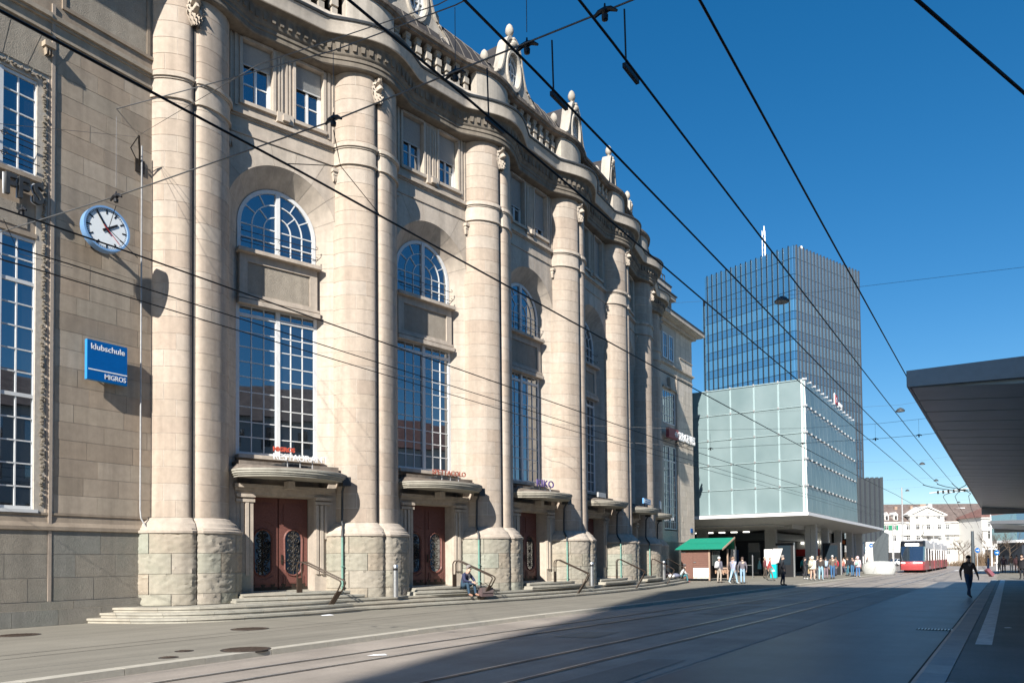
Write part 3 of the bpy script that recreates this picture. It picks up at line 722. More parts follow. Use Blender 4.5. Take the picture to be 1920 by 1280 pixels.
for w_, z0, z1 in ((.13, 21.66, 21.76), (.07, 21.76, 21.86), (.11, 21.86, 22.12), (.065, 22.12, 22.2), (.135, 22.2, 22.46), (.08, 22.46, 22.56), (.105, 22.56, 22.68), (.13, 22.68, 22.79)): mb.box(-w_, w_, -.78 - w_, -.78 + w_, z0, z1)
BAL = mesh('baluster', mb, 'gable')
mb = MB(LF); pp = [(-1.06, -.75), (-1.05, -.42)] + [(-1.05 + 2.1 * i / 10, -.42 + .24 * sin(pi * i / 10) ** .8) for i in range(1, 10)] + [(1.05, -.42), (1.06, -.75)]
mb.sweep([[(x, d, z) for x, d in pp] for z in (21.6, 22.8)]); PEDE = mesh('pedestal', mb, 'gable', 50)
for k in range(7):
    obj('pedestal', PEDE, B, frame(SK[k]))
    if k < 6:
        for i in range(8): obj('baluster', BAL, B, frame(SK[k] + 1.42 + (SK[k + 1] - SK[k] - 2.84) * i / 7))
OUT = [(0, 27.15), (.22, 27.12), (.42, 26.98), (.56, 26.75), (.66, 26.45), (.74, 26.1), (.82, 25.75), (.93, 25.4), (1.06, 25.1), (1.2, 24.92), (1.32, 24.9), (1.36, 24.78), (1.55, 24.66), (1.74, 24.42), (1.84, 24.1), (1.84, 23.8), (1.74, 23.55), (1.78, 23.3), (1.78, 22.9)]
OUT = OUT + [(-x, z) for x, z in OUT[::-1]][0:-1]
GC = (0, 25.45)
def gable():
    mb = MB(LF); nn = len(OUT); ov = []
    for x, z in OUT:
        a = atan2(z - GC[1], x); ov.append((.5 * cos(a), GC[1] + .84 * sin(a)))
    D = -1.75
    vs = [(x, D, z) for x, z in OUT] + [(x, D, z) for x, z in ov] + [(x, D - .5, z) for x, z in OUT] + [(x, D - .3, z) for x, z in ov]
    fs = []
    for i in range(nn):
        j = (i + 1) % nn; fs += [(i, j, nn + j, nn + i), (i, 2 * nn + i, 2 * nn + j, j), (nn + i, nn + j, 3 * nn + j, 3 * nn + i)]
    mb.add(vs, fs)
    # raised rim along the outline and round the oval
    for i in range(nn - 1):
        (x0, z0), (x1, z1) = OUT[i], OUT[i + 1]
        f = lambda x, z, q: (x * (1 - q), GC[1] + (z - GC[1]) * (1 - q))
        a, b, c, d = (x0, z0), (x1, z1), f(x1, z1, .1), f(x0, z0, .1)
        mb.add([(*p[:1], D + .07, p[1]) for p in (a, b, c, d)] + [(*p[:1], D, p[1]) for p in (a, b, c, d)], [(0, 1, 2, 3), (0, 4, 5, 1), (2, 6, 7, 3)])
    for i in range(28):
        P = []
        for t in (i, i + 1):
            a = 2 * pi * t / 28; P.append([(r * .5 * cos(a), D + h, GC[1] + r * .84 * sin(a)) for r, h in ((1.0, 0), (1.02, .1), (1.2, .1), (1.26, 0))])
        mb.sweep(P)
    for s in (-1, 1):      # big volutes at the foot
        q = [(s * (1.42 - .0) + s * .40 * (1 - .78 * i / 30) * cos(rad(60) - 1.9 * 2 * pi * i / 30), D + .03, 24.02 + .56 * (1 - .78 * i / 30) * sin(rad(60) - 1.9 * 2 * pi * i / 30)) for i in range(31)]
        mb.tube(q, [.085 * (1 - .5 * i / 30) for i in range(31)], 6)
        mb.box(min(s * .3, s * 1.0), max(s * .3, s * 1.0), D, D + .06, 23.35, 23.95)
        mb.box(min(s * .36, s * .94), max(s * .36, s * .94), D + .06, D + .09, 23.42, 23.88)
    for x, z, r in ((0, 26.78, .2), (-.18, 26.62, .13), (.18, 26.62, .13), (0, 26.5, .14), (-.3, 26.42, .1), (.3, 26.42, .1), (0, 27.0, .12)):   # carved cartouche
        mb.lathe([(r * .2, -r * .95), (r * .75, -r * .6), (r, 0), (r * .75, r * .6), (r * .2, r * .95)], (x, D + .06, z), 8, 1, .8)
    mb.box(-1.9, 1.9, D - .4, D + .08, 22.85, 23.1)
    return mesh('gable', mb, 'gable', 40)
GAB = gable()
mb = MB(LF); mb.add([(.52 * cos(2 * pi * i / 24), -1.95, GC[1] + .86 * sin(2 * pi * i / 24)) for i in range(24)], [tuple(range(24))]); GPANE = mesh('oval_pane', mb, 'glass')
mb = MB(LF)
def ellring(mb, r0, r1, d0, d1, cz=GC[1]):
    R = [[(r * .5 * cos(2 * pi * i / 28), d, cz + r * .84 * sin(2 * pi * i / 28)) for i in range(28)] for r, d in ((r0, d0), (r0, d1), (r1, d1), (r1, d0))]; mb.sweep(R, True)
ellring(mb, .86, 1.0, -1.95, -1.87); ellring(mb, .42, .54, -1.95, -1.88)
mb.box(-.03, .03, -1.94, -1.88, GC[1] - .8, GC[1] + .8); mb.box(-.48, .48, -1.938, -1.882, GC[1] - .03, GC[1] + .03)
GFR = mesh('oval_window_frame', mb, 'white')
mb = MB(LF); mb.lathe([(.13, 0), (.15, .05), (.08, .09), (.07, .16), (.17, .24), (.21, .36), (.2, .5), (.14, .66), (.05, .76), (.01, .78)], (0, 0, 0), 12); URN = mesh('urn', mb, 'gable', 50)
mb = MB(LF)            # lead-clad dormer behind the gable
o2 = [(x * .93, 22.9 + (z - 22.9) * .955) for x, z in OUT]
mb.sweep([[(x, -2.2, z) for x, z in o2], [(x, -6.5, min(z, 26.9)) for x, z in o2]]); mb.box(-1.72, -1.34, -2.5, -2.17, 23.0, 25.2); mb.box(1.34, 1.72, -2.5, -2.17, 23.0, 25.2)
DORM = mesh('dormer_roof', mb, 'roof', 40)
for k in range(6):
    F = frame(SC[k]); g = obj('gable', GAB, B, F); obj('oval_pane', GPANE, g, F); obj('oval_window_frame', GFR, g, F)
    for x, d, z in ((0, -1.95, 27.12), (-1.53, -2.33, 25.18), (1.53, -2.33, 25.18)): obj('urn', URN, g, F @ Matrix.Translation(LF(x, d, z)))
    obj('dormer_roof', DORM, B, F)
RP = [(-1.0, 23.0), (-1.25, 23.35), (-1.5, 24.0), (-1.85, 24.75), (-2.35, 25.5), (-3.0, 26.15), (-3.9, 26.75), (-5.2, 27.2), (-8, 27.6), (-14, 27.8)]
mb = MB(); SR = [S0 + (S1 - S0) * i / 90 for i in range(91)]; mb.sweep([[W(s, d, z) for d, z in RP] for s in SR]); part('roof', mb, 'roof', B, None, 40)
mb = MB(LF); mb.tube([(0, d + .01, z + .02) for d, z in RP[1:8]], .028, 4); SEAM = mesh('roof_seam', mb, 'seam')
rf = bpy.data.objects['roof']
s = S0 + .3
while s < S1: obj('roof_seam', SEAM, rf, frame(s)); s += .72
mb = MB()       # inner mass of the building
mb.sweep([[W(s, -2.6, z) for z in (0, 22.8)] for s in SR]); mb.box(-48, -30, 14, 54.5, 0, 27); part('core_wall', mb, 'darkhall', B)

# ---- wings (local: along +Y, outward, up)
def wall_stones(name, par, mat, y0, y1, z0, z1, course, wmin, wmax, d, F, rock=0, t=.06, joined=False, gap=.006):
    z = z0; i = 0; acc = MB(LF)
    while z < z1 - .05:
        zt = min(z + course, z1)
        if z1 - zt < .12: zt = z1
        y = y0 - (0 if i % 2 == 0 else wmin * .55); 
        while y < y1 - .02:
            b = y + wmin + (wmax - wmin) * rnd()
            if y1 - b < .35: b = y1
            a = max(y, y0)
            if b - a > .08:
                if rock and not joined:
                    nq = max(4, int((b - a) / .1)); m_ = rock_stone([(a + gap + (b - a - 2 * gap) * q / nq, d) for q in range(nq + 1)], z + gap, zt - gap, rock, seed=rnd() * 50)
                else:
                    m_ = acc if joined else MB(LF); m_.blk([(a + gap, d + (rnd() - .5) * .006), (b - gap, d + (rnd() - .5) * .006)], z + gap, zt - gap, t, rnd())
                if not joined: part(name, m_, mat, par, F, 30 if rock else None)
            y = b
        z = zt; i += 1
    if joined: stuff(part(name + 's', acc, mat, par, F))
mb = MB(LF); mb.box(-3, 15.3, -.6, -.012, 0, 3.15)
for a, b in ((10.57, 15.3), (-3, 7.2)): mb.box(a, b, -.6, -.012, 3.15, 20.3)
for a, b in ((10.62, 12.28), (15.02, 20.3)): mb.box(7.2, 10.57, -.6, -.14 if a < 12 else -.012, a, b)
mb.box(-3, 15.3, -12, -.6, 0, 20.3); mb.box(-3, 14.6, -.02, .018, .6, 2.65); LW = part('wing_wall', mb, 'mortar_dark', B, WING)
wall_stones('wall_stone', LW, 'wing', 11.08, 14.6, 3.1, 16.5, .516, .95, 1.5, 0, WING)
wall_stones('base_stone', LW, 'plinth', 11.02, 14.4, .66, 2.6, .65, 1.0, 1.5, .03, WING, gap=.009)
wall_stones('base_stone', LW, 'plinth', 8.0, 10.92, .66, 2.6, .65, 1.0, 1.5, .03, WING, gap=.009)
wall_stones('plinth_stone', LW, 'plinth', 6.0, 14.4, 0, .44, .44, 1.1, 1.7, .16, WING); wall_stones('plinth_stone', LW, 'plinth', 6.0, 14.4, .44, .66, .22, 2.2, 3.0, .13, WING)
wall_stones('wall_stone', LW, 'wing', 6.0, 7.1, 3.1, 16.5, .516, .9, 1.2, 0, WING)
mb = MB(LF); mb.box(10.93, 11.02, -.02, .045, .66, 17.4); mb.box(10.86, 10.93, -.02, .015, 3.1, 15.2); part('corner_fillet', mb, 'pier', LW, WING)
mb = MB(LF)
pr = [(.03, 2.6), (.08, 2.62), (.08, 2.72), (.02, 2.84), (.0, 3.02), (.03, 3.04), (.03, 3.1), (-.02, 3.1)]
mb.sweep([[(y, d, z) for d, z in pr] for y in (-3, 14.6)]); part('base_moulding', mb, 'wing', LW, WING, 20)
mb = MB(LF)
for z0, z1, d in ((16.5, 16.58, .05), (16.84, 16.92, .06), (16.92, 17.05, .14)): mb.box(10.87, 14.6, -.05, d, z0, z1); mb.box(6, 10.87, -.05, d + .03, z0, z1)
mb.box(6, 14.6, -.05, .012, 16.58, 16.84); part('string_course', mb, 'wing', LW, WING)
mb = MB(LF); mb.box(6, 14.6, -.3, .0, 17.05, 20.3)
mb.box(11.2, 14.0, 0, .05, 17.42, 17.52); mb.box(11.2, 11.3, 0, .05, 17.52, 20.1); mb.box(13.75, 13.85, 0, .05, 17.52, 20.1); part('upper_wall', mb, 'wing', LW, WING)
mb = MB(LF); mb.box(11.31, 13.74, -.02, .022, 17.53, 20.1); part('stippled_panel', mb, 'rough', LW, WING)
mb = MB(LF); mb.box(10.66, 10.95, 0, .22, 16.02, 16.16)
for i in range(3): mb.xzprism([(10.70 + .08 * i, 16.02), (10.77 + .08 * i, 16.02), (10.735 + .08 * i, 15.82)], .02, .16)
part('corbel', mb, 'wing', LW, WING)
# carved leaf border round the left window
mb = MB(LF)
def leafrow(p0, p1, n):
    for i in range(n):
        f = (i + .5) / n; y = p0[0] + (p1[0] - p0[0]) * f; z = p0[1] + (p1[1] - p0[1]) * f
        for q in range(2):
            r = .035 + .015 * rnd(); mb.lathe([(r * .3, -r), (r, -r * .4), (r * .8, r * .5), (r * .2, r)], (y + (rnd() - .5) * .08, .02 + .02 * rnd(), z + (rnd() - .5) * .08), 5, 1, .9, rnd())
mb.box(10.66, 10.86, -.1, -.02, 3.15, 15.25); mb.box(7, 10.66, -.1, -.02, 15.05, 15.25)
leafrow((10.76, 3.3), (10.76, 15.2), 105); leafrow((7.2, 15.15), (10.7, 15.15), 34); part('leaf_border', mb, 'carving', LW, WING)
mb = MB(LF)       # radiating lintel blocks over the window
x = 7.2
for i in range(6):
    a0 = 7.2 + i * .62; a1 = a0 + .62; mb.add([(a0 + .01 + (a0 - 8.9) * .0, .02, 15.3), (a1 - .01, .02, 15.3), (a1 - .01 + (a1 - 8.9) * .28, .02, 16.45), (a0 + .01 + (a0 - 8.9) * .28, .02, 16.45)], [(0, 1, 2, 3)], rnd())
part('lintel_stones', mb, 'rough', LW, WING)
def wing_window(name, y0, y1, z0, z1, ncol, rows, mid, heavy, d=-.1, single=True, par=LW):
    mb = MB(LF); f = .09
    for y in (y0, y1): mb.box(y - f / 2 - .02, y + f / 2 + .02, d - .1, d + .05, z0, z1)
    mb.box(y0, y1, d - .1, d + .04, z0, z0 + .09); mb.box(y0, y1, d - .1, d + .04, z1 - .08, z1)
    if mid: mb.box(mid - .07, mid + .07, d - .1, d + .07, z0, z1)
    cols = [y0 + (y1 - y0) * i / ncol for i in range(ncol + 1)]
    for y in cols[1:-1]:
        if not mid or abs(y - mid) > .05: mb.box(y - .018, y + .018, d - .03, d + .03, z0, z1)
    zr = [z0 + (z1 - z0) * i / rows for i in range(rows + 1)]
    for i, z in enumerate(zr[1:-1], 1):
        h = .05 if i in heavy else .018; mb.box(y0, y1, d - .028, d + (.045 if i in heavy else .028), z - h, z + h)
    wdw = part(name, mb, 'white', par, WING) if par is B else part(name, mb, 'white', B, WING)
    pm = [pane_mesh(rectp(a, b, c, e)) for a, b in zip(cols, cols[1:]) for c, e in zip(zr, zr[1:])]
    set_panes(wdw, pm, WING, d, single); return wdw
wing_window('tall_window', 8.65, 10.61, 3.17, 10.56, 4, 12, 9.66, (5, 10), -.1); uw = wing_window('upper_window', 8.65, 10.61, 12.3, 15.0, 4, 5, 9.66, (), -.1)
mb = MB(LF); mb.box(7.2, 10.66, -.14, -.04, 10.56, 12.3); mb.box(7.2, 10.68, -.1, .06, 12.18, 12.3); mb.box(7.2, 10.6, -.04, .0, 10.6, 10.72); part('spandrel', mb, 'wing', LW, WING)
mb = MB(LF); mb.box(7.4, 10.35, -.06, -.02, 10.8, 11.42); part('stippled_panel', mb, 'rough', LW, WING)
mb = MB(LF)
for z in (12.62, 13.16): mb.tube([(8.7, .06, z), (10.62, .06, z)], .014, 5); mb.tube(scroll(9.72, z - .02, .1, 0, 1.2, 1, 12, .06), .012, 4)
part('guard_rods', mb, 'iron', uw, WING)
mb = MB(LF); mb.box(7.2, 10.66, -.1, .05, 3.08, 3.17); part('window_sill', mb, 'white', LW, WING)
mb = MB(LF); mb.tube([(13.55, .12, 14.5), (13.55, .12, 3.3), (13.55, .16, 3.05), (13.72, .24, 2.7), (13.72, .24, .45)], .024, 6); part('wall_pipe', mb, 'signgrey', LW, WING, 60)
mb = MB(LF); mb.box(6, 15, -.4, .3, 19.7, 20.2); mb.box(6, 14.4, -.4, .75, 20.25, 20.65); mb.box(6, 14.4, -1, .8, 20.65, 20.85); part('cornice', mb, 'cornice', LW, WING)
# right wing
YE = 62.9
mb = MB(LF)
mb.box(53.5, 56.25, -.6, -.012, 0, 20.3); mb.box(59.0, YE, -.6, -.012, 0, 20.3)
for a, b in ((0, 3.9), (10.6, 12.3), (14.9, 20.3)): mb.box(56.25, 59.0, -.6, -.012 if a != 10.6 else -.1, a, b)
mb.box(53.5, YE, -14, -.6, 0, 20.3); mb.box(53.5, YE - 1.2, -14, -1.6, 20.3, 24.2); RW = part('wing_wall', mb, 'mortar_dark', B, WING)
wall_stones('wall_stone', RW, 'cleanwing', 59.2, YE, 3.1, 20.2, .516, .9, 1.4, 0, WING, joined=True)
wall_stones('base_stone', RW, 'plinth', 55.6, YE, 0, 3.1, .62, 1.0, 1.5, .06, WING, joined=True)
mb = MB(LF)
for z0, z1, d in ((3.0, 3.1, .09), (16.3, 16.36, .06), (16.84, 16.92, .06), (16.92, 17.05, .16), (18.0, 18.06, .06)): mb.box(53.5 if z0 < 18 else 60, YE + d, -.02, d, z0, z1)
part('string_course', mb, 'bay', RW, WING)
mb = MB(LF); mb.box(53.5, YE, 0, .06, 20.0, 20.1); mb.box(53.5, YE + .3, -.5, .3, 20.1, 20.34); mb.box(53.5, YE + .85, -2, .86, 20.42, 20.72); mb.box(53.5, YE + .7, -2, .72, 20.34, 20.42); part('cornice', mb, 'cornice', RW, WING)
mb = MB(LF); mb.box(53.5, YE + .9, -3, .9, 20.725, 20.82); part('cornice_flashing', mb, 'lead', RW, WING)
y = 54.2
while y < YE: obj('dentil', DENT, RW, WING @ Matrix.Translation(LF(y, .06, -.1))); y += .34
mb = MB(LF); mb.box(54, YE - 1.1, -1.58, -1.35, 20.85, 23.4); mb.box(54, YE - .8, -1.9, -1.0, 23.4, 23.75); mb.box(54, YE - 1.1, -1.8, -1.3, 23.75, 24.6); part('attic_wall', mb, 'cornice', RW, WING)
mb = MB(LF); mb.box(54, YE - .7, -2.0, -.9, 23.755, 23.85); mb.box(54, YE - 1.0, -2.1, -1.25, 24.62, 24.72); mb.box(54, YE - 2.6, -3, -2.2, 24.7, 25.6)
for i in range(14): mb.box(54 + i * .5, 54.06 + i * .5, -1.4, -1.34, 24.72, 25.25)
mb.box(54, 60.6, -1.4, -1.35, 25.2, 25.27); part('attic_flashing', mb, 'lead', RW, WING)
mb = MB(LF)
for i in range(6): mb.box(YE - 2.7 + .26 * i, YE - 2.55 + .26 * i, -1.35, -1.24, 21.0, 23.3)
part('fluted_pilaster', mb, 'gable', RW, WING)
wing_window('tall_window', 56.3, 58.95, 4.0, 10.55, 6, 11, 57.6, (9,), -.1, False, B); wing_window('upper_window', 56.3, 58.9, 12.3, 14.9, 5, 4, 0, (), -.1, False, B)
for a in (56.2, 57.5): wing_window('upper_window', a, a + .85, 17.3, 19.3, 2, 2, 0, (), .06, False, B)
mb = MB(LF); mb.box(56.0, 58.6, 0, .05, 17.1, 17.25); part('window_sill', mb, 'bay', RW, WING)
mb = MB(LF); mb.xzprism([(57.2, 15.9), (57.9, 15.9), (57.75, 15.0), (57.35, 15.0)], 0, .25); mb.xzprism([(56.2, 15.0), (59.0, 15.0), (59.0, 15.15), (56.2, 15.15)], 0, .15); part('keystone', mb, 'gable', RW, WING)
mb = MB(LF); mb.box(59.05, 59.35, 0, .07, 3.1, 16.3); part('corner_fillet', mb, 'bay', RW, WING)
mb = MB(LF); mb.box(61.9, 62.35, .02, .06, 3.85, 4.2); part('number_plate', mb, 'bluesign', RW, WING)
# ------------------------------------------------------------------ GROUND
M['patchbrown'] = asphalt('rusty_asphalt_patch', (.32, .25, .19), .5, .25, .7); M['patchdark'] = asphalt('fresh_asphalt_patch', (.26, .22, .185), .4, .2, .65)
ZR = -.10
mb = MB(); mb.box(-900, 900, -300, 1500, -.6, ZR - .004); struct('ground', mb, 'road')
KERB = [(-11.6, -14), (-11.65, 0), (-11.75, 5), (-11.95, 10), (-12.1, 15), (-12.05, 20), (-11.7, 26), (-11.4, 33), (-11.15, 45), (-10.95, 58), (-10.9, 70), (-10.9, 96)]
mb = MB(); mb.sweep([[(x - .27, y, 0) for x, y in KERB], [(-60, y, 0) for x, y in KERB]]); SW = struct('pavement', mb, 'pave')
def resample(pts, step):
    out = [V((*pts[0], 0))]; acc = 0
    for a, b in zip(pts, pts[1:]):
        a = V((*a, 0)); b = V((*b, 0)); L = (b - a).length; t = step - acc
        while t < L: out.append(a + (b - a) * (t / L)); t += step
        acc = (acc + L) % step
    out.append(V((*pts[-1], 0))); return [(p.x, p.y) for p in out]
kp = resample(KERB, 1.5)
for i, (a, b) in enumerate(zip(kp, kp[1:])):
    u = (V(b) - V(a)).normalized(); mb = MB(); g = .006
    q = [(a[0] + u.x * g, a[1] + u.y * g), (b[0] - u.x * g, b[1] - u.y * g)]
    dz = (rnd() - .5) * .008; mb.blk([(x, y) for x, y in q[::-1]], -.3, .004 + dz, .29, rnd()); part('kerb_stone', mb, 'kerbpale', SW)
mb = MB()
for off in (3.1, 3.75): mb.sweep([[(x - off, y, .003) for x, y in KERB[:9]], [(x - off - .025, y, .003) for x, y in KERB[:9]]])
struct('pavement_joint', mb, 'railgroove', None, SW)
mb = MB(); mb.quad((-4.55, -14, ZR), (-1.24, -14, ZR), (-1.24, 62, ZR), (-4.2, 62, ZR)); struct('bus_lane', mb, 'lane')
mb = MB(); mb.sweep([[(-4.57, -14, ZR + .004), (-4.57, 10, ZR + .004), (-4.5, 20, ZR + .004), (-4.3, 40, ZR + .004), (-4.2, 62, ZR + .004)], [(-4.545, -14, ZR + .004), (-4.545, 10, ZR + .004), (-4.475, 20, ZR + .004), (-4.275, 40, ZR + .004), (-4.17, 62, ZR + .004)]]); struct('lane_seam', mb, 'concrete')
# tram tracks
def rail(xs, lab, grp):
    path = [(x, y) for x, y in xs]; r = thing('tram_rail', lab, 'rail', T(path[2][0], path[2][1], ZR), grp)
    for nm, o0, o1, z, m in (('rail_head', -.035, .025, ZR + .012, 'railsteel'), ('flange_groove', .025, .065, ZR + .004, 'railgroove'), ('guard_lip', .065, .085, ZR + .010, 'railsteel'), ('joint_filler', -.07, -.035, ZR + .004, 'railgroove')):
        mb = MB(); mb.sweep([[(x + o0, y, z) for x, y in path], [(x + o1, y, z) for x, y in path]]); part(nm, mb, m, r)
Y_ = [-14, 0, 8, 16, 24, 34, 48, 64, 84, 110]
T1 = [-10.7, -10.7, -10.7, -10.6, -10.15, -9.95, -9.8, -9.7, -9.6, -9.6]; T2 = [-7.3, -7.3, -7.25, -7.1, -7.0, -6.95, -6.9, -6.85, -6.8, -6.8]
rail([(a, y) for a, y in zip(T1, Y_)], 'tram rail nearest the pale pavement kerb', 'tram rails set in the road'); rail([(a + .95, y) for a, y in zip(T1, Y_)], 'second tram rail counted from the pavement kerb', 'tram rails set in the road')
rail([(a, y) for a, y in zip(T2, Y_)], 'third tram rail counted from the pavement, left rail of the middle track', 'tram rails set in the road'); rail([(a + 1.1, y) for a, y in zip(T2, Y_)], 'tram rail beside the dark bus lane, right rail of the middle track', 'tram rails set in the road')
# raised bus platform on the right
mb = MB(); mb.box(-.72, 60, -20, 62, -.3, .06); PL_ = struct('platform', mb, 'platform')
y = -6
while y < 62:
    mb = MB(); mb.add([(-1.12, y + .006, -.3), (-.73, y + .006, -.3), (-.73, y + .994, -.3), (-1.12, y + .994, -.3), (-1.12, y + .006, .03), (-1.05, y + .006, .064), (-.73, y + .006, .064), (-.73, y + .994, .064), (-1.05, y + .994, .064), (-1.12, y + .994, .03)],
        [(0, 4, 9, 3), (4, 5, 8, 9), (5, 6, 7, 8), (0, 1, 6, 5, 4), (3, 9, 8, 7, 2)], rnd()); part('kerb_stone', mb, 'granite', PL_); y += 1
mb = MB(); mb.quad((-1.24, -6, ZR + .002), (-1.125, -6, ZR + .002), (-1.125, 62, ZR + .002), (-1.24, 62, ZR + .002)); struct('gutter', mb, 'railgroove')
for x0, x1, y0, y1, nm in ((-.57, -.31, 16.4, 61, 'guide_line'), (-.72, 4, 10.95, 11.2, 'guide_line')):
    mb = MB(); mb.box(x0, x1, y0, y1, .055, .066); struct(nm, mb, 'line', None, PL_)
mb = MB(); mb.box(-1.2, -1.12, -6, 62, -.1, -.05)
# sunlit forecourt beyond the platforms
mb = MB(); mb.box(-.9, 40, 62, 118, -.3, -.02); struct('forecourt', mb, 'pave')
mb = MB()
for x in range(6): mb.box(-6 + x * .9, -5.55 + x * .9, 112, 116, ZR, ZR + .004)
struct('crossing_stripes', mb, 'line')
for x0, x1, y0, y1, m in ((-8.9, -7.9, 15.5, 17.2, 'patchbrown'), (-5.5, -4.7, 8, 13, 'patchdark'), (-8.6, -7.6, 24, 29, 'patchdark'), (-9.3, -8.2, 30, 33, 'patchbrown')):
    mb = MB(); q = [(x0, y0), (x1, y0 + .15), (x1 - .08, y1), (x0 + .1, y1 - .2)]; mb.add([(x, y, ZR + .003) for x, y in q], [(0, 1, 2, 3)]); struct('asphalt_patch', mb, m)
# manholes, paper, drain
def cover(x, y, r, lab, z=.0):
    t = thing('manhole_cover', lab, 'manhole cover', T(x, y, z), 'manhole covers in the pavement')
    mb = MB(); mb.lathe([(r + .05, -.02), (r + .05, .006), (r, .007)], (x, y, z), 24); part('rim', mb, 'railgroove', t)
    mb = MB(); mb.lathe([(r - .008, -.02), (r - .008, .009), (r - .02, .011)], (x, y, z), 24)
    for i in range(7):
        q = -r * .8 + 1.6 * r * i / 6; h = sqrt(max(0, (r * .88) ** 2 - q * q)); mb.box(x + q - .012, x + q + .012, y - h, y + h, z + .0112, z + .016)
    part('lid', mb, 'cover', t)
cover(-19.87, 9.12, .42, 'round manhole cover close to the plinth of the left wing'); cover(-16.17, 12.84, .42, 'round manhole cover below the stone steps at the left pillar')
cover(-12.38, 9.74, .42, 'large round manhole cover beside the pale kerb'); cover(-13.22, 8.99, .12, 'small round cover, farther from the kerb of the two small ones'); cover(-12.57, 8.24, .12, 'small round cover, nearer the kerb of the two small ones')
mb = MB(); mb.add([(-.19, -.1, .01), (.2, -.12, .012), (.17, .1, .03), (-.16, .09, .016), (0, 0, .035)], [(0, 1, 4), (1, 2, 4), (2, 3, 4), (3, 0, 4)]); tag(part('paper_sheet', mb, 'paper', None, T(-18.0, 17.2, 0, 1.2)), 'white paper sheet lying against the bottom step', 'paper')
mb = MB(); mb.add([(-.3, -.1, .01), (.25, -.13, .012), (.2, .05, .03), (-.1, .12, .016), (0, 0, .03)], [(0, 1, 4), (1, 2, 4), (2, 3, 4), (3, 0, 4)]); tag(part('paper_scrap', mb, 'paper', None, T(-10.06, 10.9, ZR, .8, .7)), 'torn white paper scrap lying between the tram rails', 'paper')
mb = MB(); mb.add([(-.07, -.05, .01), (.07, -.05, .012), (.06, .05, .02), (-.06, .05, .016)], [(0, 1, 2, 3)]); tag(part('paper_scrap', mb, 'paper', None, T(-.08, 20.3, .062, .4)), 'small white litter on the dark platform beside the guide line', 'paper')
t = thing('drain_grate', 'slotted metal drain grate in the bus lane beside the platform kerb', 'drain grate', T(-1.55, 21.2, ZR))
mb = MB(); mb.box(-1.95, -1.15, 20.98, 21.42, ZR - .05, ZR + .006); part('frame', mb, 'railgroove', t)
for i in range(11): mb = MB(); mb.box(-1.92 + .07 * i, -1.89 + .07 * i, 21.02, 21.38, ZR - .02, ZR + .016); part('bar', mb, 'steel', t)

# ------------------------------------------------------------------ ENTRANCE STEPS
ST = thing('entrance_steps', 'three long bowed stone steps with worn nosings below the station doors', 'steps', T(-17, 34, 0))
def dstep(s): 
    P = [(-14.9, 1.62), (-12.5, 1.46), (-9, 1.45), (-4, 1.36), (2, 1.28), (8, 1.28), (13, 1.4), (16, 1.62), (18.2, 1.9)]
    for (a, da), (b, db) in zip(P, P[1:]):
        if a <= s <= b: return da + (db - da) * (s - a) / (b - a)
def outer():
    L = [(-22.2, 11.9), (-21.3, 12.15), (-20.5, 12.42), (-19.75, 12.85), (-19.2, 13.45), (-18.85, 14.2), (-18.62, 15.1), (-18.42, 16.4), (-18.3, 17.7)]
    s = -14.9
    while s <= 18.2: q = W(s, dstep(s), 0); L.append((q.x, q.y)); s += .8
    return L + [(-19.6, 53.5), (-20.6, 54.3), (-21.5, 54.7), (-22.2, 54.9)]
def inset(p, o):
    out = []
    for i, q in enumerate(p):
        a = p[max(0, i - 1)]; b = p[min(len(p) - 1, i + 1)]; L = hypot(b[0] - a[0], b[1] - a[1]); out.append((q[0] - (b[1] - a[1]) / L * o, q[1] + (b[0] - a[0]) / L * o))
    return out
O0 = resample(outer(), .4)
for lev, (z, o) in enumerate(((.135, 0), (.268, .36), (.4, .72))):
    P = inset(O0, o); i = 0 if lev != 1 else -2
    while i < len(P) - 1:
        a = max(0, i); b = min(i + (4 if i >= 0 else 3) + (1 if rnd() < .3 else 0), len(P) - 1)
        seg = P[a:b + 1][::-1]
        mb = MB(); tn = rnd()
        tread = seg; riser = inset(P, .035)[a:b + 1][::-1]
        def shr(s_): 
            q = list(s_); u = (V(q[1]) - V(q[0])).normalized() * .004; q[0] = (q[0][0] + u.x, q[0][1] + u.y); u = (V(q[-1]) - V(q[-2])).normalized() * .004; q[-1] = (q[-1][0] - u.x, q[-1][1] - u.y); return q
        dz = (rnd() - .5) * .006
        mb.blk(shr(tread), z - .062 + dz, z + dz, .46, tn); mb.blk(shr(riser), z - .2, z - .055, .4, tn)
        part('step_stone', mb, 'step', ST, None, 40); i = b
P = inset(O0, .95); mb = MB(); mb.sweep([[(x, y, .385) for x, y in P], [(-24.5, y, .385) for x, y in P]]); part('landing_slab', mb, 'step', ST)
LAN = []
for z, d, hw in ((.53, .92, 2.28), (.66, .52, 1.92)):
    pts = [(-hw, -1.45), (-hw + .0, d - .25)] + [(-hw + 2 * hw * i / 8, d - .25 + .18 * sin(pi * i / 8)) for i in range(9)] + [(hw, -1.45)]
    for a, b in ((-hw, -hw * .28), (-hw * .28, hw * .4), (hw * .4, hw)):
        seg = [(a + (b - a) * i / 4 + (.003 if i == 0 else -.003 if i == 4 else 0), d - .25 + .18 * sin(pi * ((a + (b - a) * i / 4) + hw) / (2 * hw))) for i in range(5)]
        mb = MB(LF); tn = rnd(); mb.blk(seg, z - .06, z, 1.9, tn); mb.blk([(x, dd - .035) for x, dd in seg], z - .14, z - .055, 1.9, tn); LAN.append(mesh('step_stone', mb, 'step', 40))
    mb = MB(LF); mb.box(-hw + .02, hw - .02, -1.5, d - .3, z - .13, z - .062); LAN.append(mesh('step_core', mb, 'step'))
